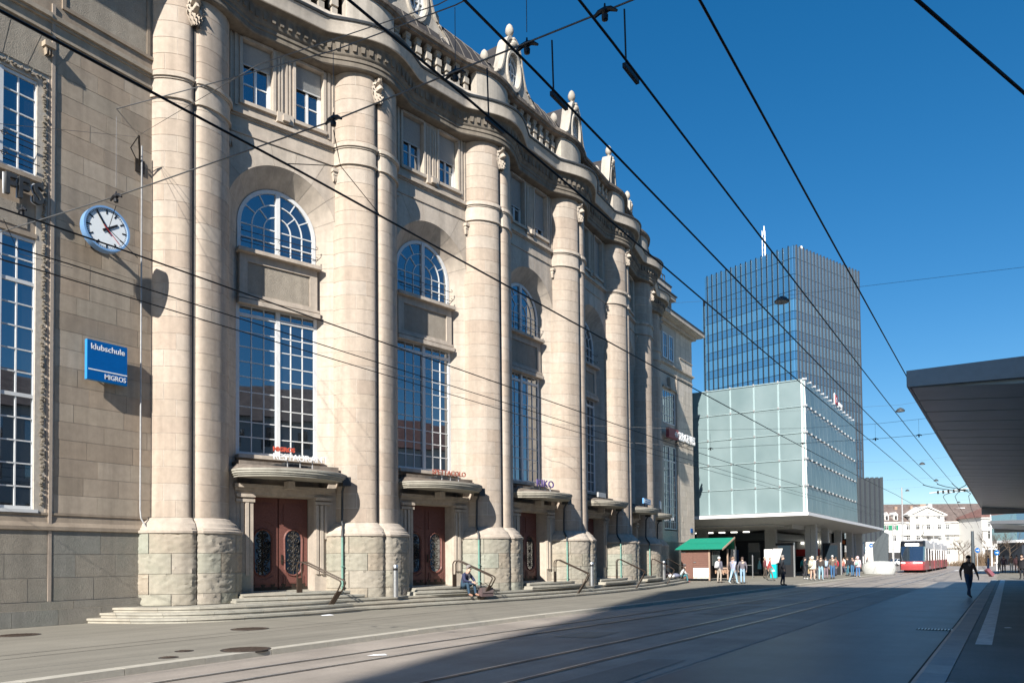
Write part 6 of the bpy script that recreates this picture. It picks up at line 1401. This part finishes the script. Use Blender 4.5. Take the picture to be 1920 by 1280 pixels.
    if pose != 'sit':
        mb = MB(); mb.lathe([(.075, 0), (.095, .04), (.085, .08)], (0, .0, 1.455), 10, 1, 1); part('collar', mb, cloth(tuple(c * .85 for c in top)), t, F, 60)
    return t, F
def backpack(lab, F, c, w_=.30, h=.44, z=1.0):
    t = thing('backpack', lab, 'backpack', F @ T(0, -.2, z)); mb = MB(); rows = []
    for k, yy in ((.9, -.13), (1, -.17), (1, -.26), (.85, -.31), (.55, -.33)): rows.append([(w_ / 2 * k * cos(a) * (1 + .0) , yy, z + h / 2 + h / 2 * k * sin(a)) for a in [2 * pi * j / 14 for j in range(14)]])
    mb.sweep(rows, True); mb.add(rows[-1], [tuple(range(14))]); part('pack', mb, cloth(c), t, F, 60); mb = MB(); mb.box(-w_ * .35, w_ * .35, -.36, -.30, z + .05, z + .2); part('front_pocket', mb, cloth(tuple(q * .8 for q in c)), t, F)
    for s in (-1, 1): mb = MB(); mb.tube([(s * .11, -.14, z + .08), (s * .13, .12, z + .2), (s * .12, .13, z + .36), (s * .1, -.1, z + .47)], .018, 5); part('strap', mb, cloth(tuple(q * .6 for q in c)), t, F)
def handbag(lab, F, c, x, z, w_=.26, h=.34):
    t = thing('bag', lab, 'bag', F @ T(x, .05, z)); mb = MB(); mb.add([(x - .05, .05 - w_ / 2, z), (x + .05, .05 - w_ / 2, z), (x + .06, .05 + w_ / 2, z), (x - .06, .05 + w_ / 2, z), (x - .03, .05 - w_ * .42, z + h), (x + .03, .05 - w_ * .42, z + h), (x + .03, .05 + w_ * .42, z + h), (x - .03, .05 + w_ * .42, z + h)], [(0, 1, 2, 3), (4, 5, 6, 7), (0, 1, 5, 4), (1, 2, 6, 5), (2, 3, 7, 6), (3, 0, 4, 7)]); part('pouch', mb, cloth(c), t, F)
    mb = MB(); mb.tube([(x, .05 - .07, z + h), (x, .05 - .06, z + h + .12), (x, .05 + .06, z + h + .12), (x, .05 + .07, z + h)], .01, 5); part('handle', mb, cloth(tuple(q * .7 for q in c)), t, F)
# seated man on the second flight of steps
f = frame(SC[1]); pz = W(SC[1] + .42, .62, 0)
seat = W(SC[1] + .02, .86, .40 + .02)
person('grey-haired man in dark blue jacket and jeans sitting on the steps with clasped hands', W(SC[1] + .1, .70, 0).x, W(SC[1] + .1, .70, 0).y, .545, atan2(-.25, 1) - pi / 2 + .0 + rad(12), 1.75, (.035, .04, .085), (.03, .06, .095), (.30, .17, .12), (.22, .20, .19), 'sit', group='people resting on the entrance steps')
gl = WM['person']; mb = MB()
for s in (-1, 1): mb.tube([(s * .033 + .026 * cos(a), .412, .802 + .02 * sin(a)) for a in [2 * pi * j / 8 for j in range(9)]], .005, 4)
mb.tube([(-.01, .413, .805), (.01, .413, .805)], .005, 4); part('glasses', mb, 'black', bpy.data.objects['person'], gl)
mb = MB(); mb.tube([(-.1, .2, .64), (-.06, .32, .60), (0, .34, .50), (.02, .34, .42)], .03, 6); mb.tube([(.1, .2, .64), (.06, .32, .60), (.01, .345, .5)], .03, 6); part('scarf', mb, cloth((.06, .06, .07)), bpy.data.objects['person'], gl, 60)
p = W(SC[1] + .78, 1.28, .27); FBG = T(p.x, p.y, .27, rad(75)); t = thing('shoulder_bag', 'brown flap bag standing on the steps beside the seated man', 'bag', FBG)
mb = MB(); mb.add([(-.3, -.13, 0), (.3, -.13, 0), (.3, .13, 0), (-.3, .13, 0), (-.28, -.1, .34), (.28, -.1, .34), (.28, .1, .34), (-.28, .1, .34)], [(0, 1, 5, 4), (1, 2, 6, 5), (2, 3, 7, 6), (3, 0, 4, 7), (4, 5, 6, 7)]); part('body', mb, 'bag', t, FBG)
mb = MB(); mb.add([(-.29, -.11, .345), (.29, -.11, .345), (.29, .1, .35), (-.29, .1, .35), (-.29, -.15, .14), (.29, -.15, .14)], [(0, 1, 2, 3), (0, 1, 5, 4)]); part('flap', mb, cloth((.13, .10, .095)), t, FBG); mb = MB(); mb.tube([(-.28, 0, .33), (-.2, .05, .46), (.1, .1, .5), (.28, 0, .33)], .014, 5); part('strap', mb, 'black', t, FBG)
# bystanders: feet positions measured on the pavement
toY = lambda d: rad(d)
Y90 = 0
person('man in long dark coat standing at the kerb edge, looking along the road', -11.55, 48.0, 0, rad(-75), 1.80, (.035, .035, .04), (.02, .025, .05), (.02, .02, .02), (.25, .22, .2), 'pockets', skirt=.28, bulk=1.08)
person('person in dark jacket looking at a phone, left of the cream hooded coat', -13.5, 63.2, 0, rad(-60), 1.68, (.035, .03, .035), (.04, .04, .045), (.6, .6, .6), (.05, .04, .04), 'phone')
_, F = person('person in cream hooded coat seen from behind', -12.4, 60.6, 0, rad(-20), 1.74, (.62, .57, .47), (.48, .33, .26), (.6, .6, .58), (.3, .2, .1), 'stand', hood=(.64, .59, .49), skirt=.12, bulk=1.12); backpack('small cream backpack on the cream hooded coat', F, (.58, .53, .43)); handbag('tan paper bag held by the person in the cream coat', F, (.5, .36, .2), -.3, .5)
person('person in dark brown jacket and pale blue jeans with white shoes', -11.85, 60.8, 0, rad(-10), 1.80, (.055, .045, .04), (.27, .42, .52), (.7, .7, .7), (.06, .05, .04), 'stand', bulk=1.08)
_, F = person('person with grey-pink trousers and a pale blue patterned backpack', -12.4, 65.6, 0, rad(10), 1.66, (.20, .24, .30), (.22, .16, .19), (.3, .2, .2), (.05, .04, .04), 'stand'); backpack('pale blue patterned backpack beside the grey-haired man', F, (.33, .42, .52), .34, .5)
person('grey-haired man in brown jacket and blue jeans', -11.9, 65.6, 0, rad(20), 1.82, (.13, .10, .08), (.05, .13, .27), (.06, .05, .05), (.5, .48, .46), 'stand', bulk=1.06)
person('person in red jacket partly behind the grey-haired man', -13.4, 75.5, 0, rad(60), 1.68, (.45, .04, .06), (.05, .05, .07), hair=(.08, .05, .03))
person('person in salmon jacket seated low near the glass wall', -14.0, 82.0, 0, rad(40), 1.55, (.50, .17, .13), (.06, .05, .07), hair=(.15, .1, .06), bulk=1.1)
person('person in dark coat and teal jeans, left of the couple with the child', -12.4, 75.5, 0, rad(100), 1.66, (.03, .03, .04), (.05, .16, .22), hair=(.05, .04, .03))
person('tall person in black coat bending towards the child', -11.7, 73.6, 0, rad(40), 1.74, (.025, .025, .03), (.05, .14, .26), hair=(.03, .03, .03), bulk=1.05)
person('child in pink jacket beside the black coat', -11.1, 71.8, 0, rad(-40), 1.22, (.55, .24, .28), (.16, .13, .13), hair=(.4, .26, .12))
_, F = person('person in pale pink hooded coat and blue jeans, rightmost of the waiting group', -10.95, 71.5, 0, rad(-15), 1.72, (.58, .42, .44), (.06, .16, .34), (.7, .7, .7), (.05, .04, .04), 'stand', hood=(.6, .44, .46), skirt=.08, bulk=1.05); backpack('mint green backpack on the pale pink coat', F, (.32, .48, .42), .26, .38)
_, F = person('person with a large teal backpack near the second concrete column', -16.0, 74.5, 0, rad(30), 1.72, (.03, .25, .28), (.04, .04, .05)); backpack('large teal backpack near the second column', F, (.0, .33, .36), .4, .6, .9)
person('person in light turquoise coat standing left of the first column', -20.6, 76.6, 0, rad(-70), 1.68, (.28, .62, .68), (.03, .03, .04), hair=(.5, .48, .45), skirt=.3)
person('person in puffy maroon jacket in front of the first column', -17.1, 65.2, 0, rad(-60), 1.76, (.16, .05, .055), (.07, .055, .045), hair=(.4, .33, .28), bulk=1.15)
person('walking person in red jacket in front of the turquoise box', -14.9, 58.2, 0, rad(-80), 1.66, (.36, .07, .07), (.14, .13, .11), hair=(.3, .2, .14), pose='walk')
_, F = person('person with white cap and beige trousers at the wooden kiosk', -16.9, 52.6, 0, rad(-20), 1.76, (.12, .12, .15), (.36, .31, .26), (.08, .06, .05), (.4, .4, .4), 'stand', cap=(.75, .73, .7)); backpack('white and grey backpack on the person with the white cap', F, (.55, .55, .56), .32, .5)
person('person in dark brown jacket beside the kiosk counter', -16.3, 53.6, 0, rad(10), 1.70, (.10, .075, .07), (.05, .045, .05), hair=(.2, .12, .1), bulk=1.05)
person('person in pale blue jacket and light jeans near the kiosk', -15.35, 50.7, 0, rad(-30), 1.74, (.36, .38, .50), (.34, .50, .62), (.7, .7, .7), (.25, .17, .12), 'walk')
person('person in dark grey jacket beside the pale blue jacket at the kiosk', -15.0, 51.6, 0, rad(20), 1.72, (.13, .12, .14), (.27, .40, .52), hair=(.1, .07, .06))
person('person in brown jacket and dark jeans crossing the bus lane', -1.5, 38.2, ZR, rad(-150), 1.76, (.14, .085, .065), (.04, .075, .14), hair=(.06, .04, .03), pose='walk', group='people on the right side of the street')
person('person in black coat standing on the platform at the right picture edge', .72, 66.6, -.02, rad(150), 1.80, (.012, .012, .015), (.015, .015, .02), hair=(.01, .01, .01), bulk=1.2, skirt=.2, group='people on the right side of the street')
for lab, x, y, fc, tp, lg in (('person in grey-brown jacket and white trousers on the far platform', .1, 92, 200, (.22, .17, .15), (.65, .63, .6)), ('person in dark plum jacket on the far platform', -.55, 93, 170, (.12, .07, .09), (.08, .06, .07)), ('person in pink jacket on the far platform', .55, 91, 160, (.5, .25, .25), (.2, .12, .12)), ('person in blue clothes near the suitcase', -1.9, 94, 100, (.10, .2, .36), (.1, .2, .4)), ('person in beige coat left of the far platform group', -.95, 96, 120, (.45, .38, .28), (.35, .3, .25))): person(lab, x, y, -.02, rad(fc), 1.72, tp, lg, group='people on the right side of the street')
t = thing('suitcase', 'dark red suitcase tilted on wheels near the far platform', 'suitcase', T(-1.35, 79, ZR)); FS = T(-1.3, 79, ZR + .05, rad(30)) @ Matrix.Rotation(rad(-40), 4, 'Y')
mb = MB(); mb.box(-.14, .14, -.24, .24, .06, .75); part('case', mb, skin_mat('dark_red_suitcase', (.20, .07, .09)), t, FS); mb = MB(); mb.tube([(-.1, -.12, .75), (-.1, -.12, 1.15), (-.1, .12, 1.15), (-.1, .12, .75)], .012, 5); part('handle', mb, 'black', t, FS)
for s in (-.18, .18): mb = MB(); mb.lathe([(.05, -.02), (.05, .02)], (0, 0, 0), 8); part('wheel', mb, 'tyre', t, FS @ Matrix.Translation((-.08, s, .05)) @ RX)
person('person in navy jacket standing behind the cream hooded coat', -13.2, 66.5, 0, rad(15), 1.76, (.04, .05, .09), (.05, .05, .06), hair=(.2, .14, .1))
person('person in olive coat waiting near the black display pillar', -14.6, 70.5, 0, rad(-40), 1.7, (.11, .11, .07), (.04, .045, .06), hair=(.35, .3, .26), skirt=.22)
person('person in dark green jacket standing by the long shop front', -13.6, 88.0, 0, rad(80), 1.74, (.04, .08, .06), (.05, .05, .07), hair=(.07, .05, .04))
person('person in grey coat beside the leaning dark slab', -12.9, 90.5, 0, rad(-60), 1.7, (.2, .2, .21), (.05, .06, .1), hair=(.4, .36, .33), skirt=.2)
person('person in white jacket near the concrete columns at the back', -15.2, 90.0, 0, rad(140), 1.72, (.6, .6, .58), (.05, .08, .14), hair=(.1, .07, .05))
# resting people and their belongings at the right end of the steps
pp_ = W(SK[6] - 3.0, 1.15, 0)
person('person in teal jeans and white shirt sitting at the right end of the steps', -19.55, 52.2, .30, rad(-60), 1.7, (.5, .5, .5), (.05, .17, .20), (.25, .1, .09), (.06, .05, .05), 'sit', group='people resting on the entrance steps')
person('person in dark brown jacket sitting on the top step beside the last bollard', -19.9, 49.6, .42, rad(-70), 1.7, (.06, .04, .04), (.05, .05, .07), (.2, .15, .12), (.02, .02, .02), 'sit', group='people resting on the entrance steps', skin=SKIN2)
def bundle(lab, x, y, z, sx, sy, sz, c):
    mb = MB(); rows = []
    for i in range(8):
        th_ = pi * i / 7; rows.append([V((sin(th_) * cos(a) * sx, sin(th_) * sin(a) * sy, sz * (cos(th_) * .5 + .5))) * (1 + .22 * noise.noise(V((i * .9, a * 1.1, sx * 9)))) for a in [2 * pi * j / 14 for j in range(14)]])
    mb.sweep(rows, True); tag(part('blanket_bundle', mb, cloth(c), None, T(x, y, z), 60), lab, 'bundle', 'bundles lying at the right end of the steps')
bundle('dark brown blanket bundle on the top step at the last pillar', -19.6, 48.6, .4, .5, .6, .38, (.055, .035, .04)); bundle('white bag bundle lying in front of the dark blanket', -19.2, 49.4, .39, .3, .3, .25, (.6, .58, .56)); bundle('grey-blue blanket bundle beside the sitting person', -19.35, 50.7, .39, .35, .4, .3, (.15, .16, .22))

# ------------------------------------------------------------------ STREET FURNITURE FAR DOWN THE STREET
def pole(nm, lab, cat, x, y, h, r, m, arm=None):
    t = thing(nm, lab, cat, T(x, y, ZR)); mb = MB(); mb.tube([(x, y, ZR), (x, y, h)], [r, r * .7], 8); part('shaft', mb, m, t, None, 60)
    if arm: mb = MB(); mb.tube([(x, y, h - .3), (x + arm, y - .5, h)], .05, 5); part('arm', mb, m, t)
    return t
def at(px, depth): p = HF * depth + HR * ((px - 960) / 1448 * depth); return p.x, p.y
x, y = at(1675, 150); pole('catenary_mast', 'pale grey catenary mast in front of the green shutters', 'mast', x, y, 8.4, .16, 'signgrey', 2.4)
x, y = at(1693.5, 170); pole('tall_mast', 'tall thin lamp mast rising above the white house roof', 'mast', x, y, 17, .2, 'signgrey'); 
x, y = at(1751, 150); pole('catenary_mast', 'pale catenary mast in front of the pediment house', 'mast', x, y, 8.0, .13, 'signgrey'); x, y = at(1859, 140); pole('catenary_mast', 'white catenary mast in front of the corner house', 'mast', x, y, 9.5, .13, 'slabwhite')
x, y = at(1824, 120); pole('street_lamp_post', 'dark tapering post among the bare trees', 'post', x, y, 5.6, .28, 'fin')
def roundsign(lab, px, depth, h, pm='signgrey'):
    x, y = at(px, depth); t = thing('round_sign', lab, 'traffic sign', T(x, y, ZR), 'blue round traffic signs'); mb = MB(); mb.tube([(x, y, ZR), (x, y, h)], .05, 6); part('post', mb, pm, t)
    F = Matrix(((HR.x, HF.x, 0, x), (HR.y, HF.y, 0, y), (0, 0, 1, h), (0, 0, 0, 1))); mb = MB(); mb.sweep([[(.33 * cos(2 * pi * i / 20), d, .33 * sin(2 * pi * i / 20)) for i in range(20)] for d in (-.1, -.07)], True); mb.add([(.33 * cos(2 * pi * i / 20), -.1, .33 * sin(2 * pi * i / 20)) for i in range(20)], [tuple(range(20))]); part('disc', mb, 'bluesign', t, F)
    mb = MB(); mb.add([(-.2, -.105, .04), (.06, -.105, .04), (.06, -.105, .14), (.22, -.105, 0), (.06, -.105, -.14), (.06, -.105, -.04), (-.2, -.105, -.04)], [tuple(range(7))]); part('arrow', mb, 'signwhite', t, F)
roundsign('blue round arrow sign left, beside the dark post', 1832, 105, 2.5); roundsign('blue round arrow sign right, on a white post', 1868, 95, 2.1, 'slabwhite'); roundsign('blue round arrow sign near the fin-clad block', 1633, 125, 3.6)
def bare_tree(lab, px, depth, h, seed):
    x, y = at(px, depth); R_ = random.Random(seed); t = thing('bare_tree', lab, 'tree', T(x, y, ZR), 'bare trees in front of the white houses'); mb = MB(); mb.tube([(x, y, ZR), (x + .05, y, h * .35), (x, y + .05, h * .55)], [.11, .09, .07], 6); part('trunk', mb, 'bark', t); mb = MB()
    def br(p, d, L, r, k):
        q = p + d * L; mb.tube([p, p + d * L * .5 + V((R_.random() - .5, R_.random() - .5, 0)) * L * .12, q], [r, r * .8, r * .6], 4)
        if k:
            for _ in range(3): br(p + d * L * (.45 + .5 * R_.random()), (d + V((R_.random() - .5, R_.random() - .5, R_.random() * .5)) * 1.1).normalized(), L * (.55 + .2 * R_.random()), r * .55, k - 1)
    for i in range(6): br(V((x, y, h * (.32 + .05 * i))), V((cos(i * 2.1), sin(i * 2.1), .9)).normalized(), h * .3, .05, 3)
    part('crown', mb, 'bark', t)
bare_tree('bare tree left of the dark post', 1797, 160, 5.8, 1); bare_tree('bare tree between the two white houses', 1851, 150, 6.6, 2); bare_tree('bare tree in front of the corner house', 1873, 150, 6.4, 3); bare_tree('bare tree at the right, beside the glass block', 1893, 150, 6.4, 4); bare_tree('slim bare tree beside the tram rear', 1806, 165, 5.6, 5)
def shrub(lab, px, depth, w_, h, seed):
    x, y = at(px, depth); R_ = random.Random(seed); t = thing('shrub', lab, 'shrub', T(x, y, ZR), 'leafless shrubs below the bare trees'); mb = MB()
    for i in range(160):
        a = R_.random() * 6.28; q = V((x + (R_.random() - .5) * w_, y + (R_.random() - .5) * w_ * .5, ZR)); d = V((cos(a) * .5, sin(a) * .5, .8 + R_.random())).normalized(); L = h * (.4 + .7 * R_.random()); mb.tube([q, q + d * L * .6, q + d * L + V((0, 0, .1))], [.03, .022, .01], 3)
    part('twigs', mb, 'hedge', t)
for i, (px, w_, h) in enumerate(((1790, 4, 1.2), (1806, 3, .9), (1830, 3, 3), (1838, 2.5, 2.8), (1845, 3, 2.2))): shrub('leafless twiggy shrub, number %s from the left below the bare trees' % ('first', 'second', 'third', 'fourth', 'fifth')[i] if False else ('leafless twiggy shrub ' + ('left below the slim tree', 'low beside the slim tree', 'tall behind the dark post', 'tall right of the dark post', 'in front of the glazed link house')[i]), px, 145, w_, h, i)
mb = MB(); 
# bicycles are a blur at the house foot; left out

# ------------------------------------------------------------------ OVERHEAD WIRES
def wire(nm, lab, pts, r=.009, m='wire', sag=0, cat='wire', group=None, n=14):
    P = []
    for a, b in zip(pts, pts[1:]):
        a = V(a); b = V(b); L = (b - a).length
        for i in range(n): f_ = i / n; P.append(a + (b - a) * f_ - V((0, 0, sag * 4 * f_ * (1 - f_))))
    P.append(V(pts[-1])); mb = MB(); mb.tube(P, r, 6); return tag(part(nm, mb, m, None, None, 60), lab, cat, group)
ZW = 5.75; kz = (ZW - 1.65) / 4.35; CW_ = 'overhead contact wires along the street'
def wx(x, ys, lab, r=.0095, dx=()):
    pts = [(x * kz + (dx[i] if i < len(dx) else 0), y, ZW) for i, y in enumerate(ys)]; wire('contact_wire', lab, pts, r, 'wire', .03, group=CW_)
WY = [-8, 5.5, 30.8, 56, 84, 130]
wx(-6.62, WY, 'contact wire over the middle tram track', .012, (.12, .08, -.1, .05, 0, 0)); wx(-10.45, WY, 'contact wire over the tram track beside the kerb', .011, (.35, .22, -.15, .15, .3, 1))
wx(-11.6, WY, 'outer trolley wire above the pavement edge, upper one of the close pair', .009, (.3, .25, -.1, .1, .2, .6)); wx(-12.2, WY, 'trolley wire nearest the station front, lower one of the close pair', .009, (.3, .25, -.1, .1, .2, .6))
for x, nm in ((-4.24, 'left wire of the left trolley pair over the dark lane'), (-3.50, 'right wire of the left trolley pair over the dark lane'), (-2.76, 'left wire of the right trolley pair beside the canopy'), (-1.98, 'right wire of the right trolley pair, nearest the canopy')): wx(x, WY[:3] + [49.5], nm, .0115, (.05, .05, -.03, 0))
wire('cable', 'thick twisted cable crossing the upper right corner', [(-2.2, 2.5, 6.4), (-.6, 6.64, 6.1), (.22, 8.64, 6.0), (3.2, 16, 5.9)], .017, 'wire')
def insulator(x, y, z, lab, rot=0, group='black insulators on the cross spans'):
    F = T(x, y, z, rot, .55); t = thing('insulator', lab, 'insulator', F, group); mb = MB(); mb.lathe([(.012, -.11), (.05, -.1), (.055, -.03), (.03, -.01), (.06, .03), (.05, .07), (.02, .1), (.012, .16)], (0, 0, 0), 10); part('bell', mb, 'black', t, F, 40)
    mb = MB(); mb.tube([(-.2, 0, -.02), (-.1, 0, .045), (0, 0, .06), (.1, 0, .045), (.2, 0, -.02)], [.02, .04, .045, .04, .02], 7); part('wings', mb, 'black', t, F, 40)
def clampbar(x, y, z, lab):
    mb = MB(); mb.box(x - .016, x + .016, y - .02, y + .26, z - .004, z + .035); mb.tube([(x, y + .02, z + .03), (x, y, z + .5)], .008, 5); tag(part('wire_clamp', mb, 'black'), lab, 'clamp', 'clamps holding the trolley wires')
# first cross span near the camera
SPZ = 6.32
wire('span_wire', 'lower cross span wire nearest the camera with black insulators', [(XW, 4.3, 6.7), (-9.43, 5.43, SPZ), (-5.88, 5.73, SPZ - .02), (-2.79, 5.87, SPZ), (7, 6.5, 6.6)], .008, 'wiregrey', 0)
wire('span_wire', 'upper cross span wire from the wing wall hook to the top edge', [(XW + .5, 13.2, 14.55), (-9.43, 5.43, 7.45), (-5.88, 5.73, 7.05), (-4.35, 5.83, 6.98), (7, 6.4, 7.4)], .006, 'wiregrey', 0)
wire('span_wire', 'second upper span wire beside it with a strain insulator', [(XW + .5, 13.25, 14.6), (-7.9, 6.4, 8.0), (-5.0, 6.4, 7.6), (7, 6.9, 8.2)], .0055, 'wiregrey', 0)
wire('span_wire', 'span wire running left from the wall hook past the clock', [(XW + .5, 13.2, 14.5), (-12.2, 3.2, 7.3)], .006, 'wiregrey', 0)
t = thing('wall_hook', 'forged wall hook on the left wing above the clock', 'hook', T(XW, 13.5, 14.3)); mb = MB(); mb.tube([(XW, 13.55, 13.9), (XW + .25, 13.4, 14.2), (XW + .5, 13.22, 14.56)], .03, 6); mb.tube([(XW, 13.55, 13.9), (XW + .1, 13.2, 14.3), (XW + .5, 13.22, 14.56)], .018, 5); mb.box(XW - .01, XW + .03, 13.4, 13.7, 13.7, 14.1); part('arm', mb, 'iron', t)
for x, y, zt_, nm in ((-9.43, 5.43, 7.35, 'first insulator from the left, below the wall hook'), (-5.88, 5.73, 7.03, 'second insulator, in front of the second pillar'), (-4.35, 5.83, 6.96, 'third insulator, against the balustrade'), (-3.57, 5.87, 6.97, 'fourth insulator, against the sky'), (-2.79, 5.87, 6.99, 'fifth insulator, at the top picture edge')):
    insulator(x, y, SPZ - .02, nm, rad(5)); wire('dropper', 'thin dropper above the ' + nm.split(',')[0], [(x, y, SPZ + .12), (x, y, zt_)], .0035, 'wiregrey', 0, 'dropper', 'droppers of the first cross span', 2)
for x, nm in ((-4.24, 'first clamp from the left'), (-3.50, 'second clamp from the left, against the sky'), (-2.76, 'third clamp at the top edge')): clampbar(x * kz, 5.85, ZW + .0, 'black wire clamp on the trolley wire, ' + nm)
wire('bridle_wire', 'three-legged bridle holding the middle contact wire below the second insulator', [(-5.88, 5.73, SPZ - .12), (-6.05, 6.0, 5.98), (-6.2, 5.35, ZW + .02)], .0045, 'wire', 0, n=3); wire('bridle_wire', 'right leg of the bridle below the second insulator', [(-6.05, 6.0, 5.98), (-6.18, 6.75, ZW + .02)], .0045, 'wire', 0, n=3)
wire('bridle_wire', 'hanger below the first insulator beside the clock', [(-9.43, 5.43, SPZ - .12), (-9.72, 5.5, 6.0), (-9.72, 5.9, ZW)], .0045, 'wire', 0, n=3)
for q in (-11.3, -11.75): wire('bridle_wire', 'loop hanger of the pavement side trolley pair, ' + ('right' if q > -11.5 else 'left'), [(q * 1.0, 4.95, SPZ + .0), (q - .1, 5.2, 5.95), (q * .955, 5.6, ZW)], .004, 'wire', 0, n=3)
insulator(-11.55, 4.95, SPZ + .02, 'double insulator at the left picture edge'); insulator(-10.9, 5.0, SPZ + .02, 'insulator at the left edge in front of the carved window border')
# second span at the glass hall and lamp spans
sp2 = [(XW + .1, 58, 8.4), (-10.72, 56.5, 6.45), (-7.09, 57.3, 6.4), (-4.42, 57.6, 6.4), (-2.87, 57.8, 6.42), (9, 58.5, 6.9)]
ksp = 33.3 / 57.0
S2 = [(XW + .3, 33.5 + 14, 9.2), (-10.72, 32.49, 6.4), (-7.09, 33.29, 6.4), (-4.42, 33.85, 6.4), (-2.87, 33.84, 6.4), (9, 34.5, 6.9)]
S2[0] = (-18.9, 31.5, 7.6)
wire('span_wire', 'lower cross span in front of the glass hall', S2, .008, 'wiregrey', 0); wire('span_wire', 'upper cross span in front of the glass hall', [(-18.9, 31.5, 8.2), (-10.72, 32.49, 7.2), (-7.09, 33.29, 7.02), (-4.42, 33.85, 7.0), (-2.87, 33.84, 7.02), (9, 34.5, 7.5)], .006, 'wiregrey', 0)
for x, y, nm in ((-10.72, 32.49, 'left insulator on the span in front of the glass hall'), (-7.09, 33.29, 'insulator at the glass hall corner'), (-4.42, 33.85, 'insulator against the sky right of the glass hall'), (-2.87, 33.84, 'insulator beside the canopy edge on the far span')): insulator(x, y, 6.38, nm); wire('dropper', 'thin dropper above the ' + nm, [(x, y, 6.5), (x, y, 7.02)], .004, 'wiregrey', 0, 'dropper', None, 2)
def lamp(x, y, z, lab, wirepts):
    F = T(x, y, z); t = thing('hanging_lamp', lab, 'street lamp', F, 'lamps hanging over the street'); mb = MB(); mb.lathe([(.22, 0), (.235, .015), (.235, .05), (.19, .07), (.16, .13), (.08, .17), (.02, .2)], (0, 0, 0), 20); part('housing', mb, 'fin', t, F, 40); mb = MB(); mb.lathe([(.21, -.015), (.21, -.001)], (0, 0, 0), 20); part('lens', mb, 'concrete', t, F); wire('span_wire', 'thin span wire carrying the ' + lab, wirepts, .005, 'wiregrey', 0)
lamp(-6.02, 25.65, 9.95, 'round lamp hanging in front of the tower', [(-18.3, 41.5, 16.5), (-6.02, 25.65, 10.15), (.556, 27.3, 10.2), (9, 29.4, 10.5)])
lamp(-4.75, 45.9, 9.45, 'small round lamp right of the tower top edge', [(-20, 48, 11), (-4.75, 45.9, 9.8), (9, 45, 10.6)]); lamp(-6.04, 73.4, 9.45, 'small round lamp above the fin-clad block', [(-13.9, 76, 10.4), (-6.04, 73.4, 9.8), (9, 71, 10.6)]); lamp(-6.2, 90.3, 9.45, 'small round lamp left of the canopy edge', [(-13.9, 92, 10), (-6.2, 90.3, 9.8), (9, 88, 10.4)]); lamp(-10.0, 101.8, 9.45, 'small round lamp above the tram', [(-16, 104, 10), (-10, 101.8, 9.8), (9, 100, 10.4)]); lamp(-6.06, 128.9, 9.45, 'farthest small round lamp above the pediment', [(-18, 131, 10), (-6.06, 128.9, 9.8), (9, 127, 10.4)])
# trolley wire crossing frame at the far end
t = thing('wire_crossing_frame', 'white bar frame where the trolley wires cross above the far street', 'wire frame', T(-3, 55.5, ZW))
mb = MB(); mb.tube([(-4.25, 56.3, ZW), (-1.2, 54.5, ZW + .12)], .035, 6); mb.tube([(-3.4, 56.4, ZW - .03), (-1.4, 55.4, ZW + .02)], .02, 5); part('white_bar', mb, 'slabwhite', t)
mb = MB()
for x0, x1, yy in ((-4.06, -3.0, 49.6), (-3.35, -2.4, 50.2), (-2.62, -2.5, 50.6), (-1.88, -2.6, 50.5)): mb.tube([(x0 * 1.0, 49.5, ZW), (x0 + (x1 - x0) * .25, 51.5, ZW), (x1, 54.5, ZW), (x1 + .4, 56, ZW)], .022, 5)
for x0, x1 in ((-2.9, -3.75), (-2.6, -3.05), (-2.2, -2.25)): mb.tube([(x0, 56, ZW), (x1 + .2, 58.5, ZW), (x1, 60.5, ZW), (x1 - .4, 75, ZW), (x1 - 1.4, 130, ZW)], .018, 5)
for i in range(9): mb.box(-3.8 + i * .3, -3.7 + i * .3, 55.9 - i * .16, 56.0 - i * .16, ZW - .1, ZW + .1)
part('curved_wires', mb, 'wire', t)
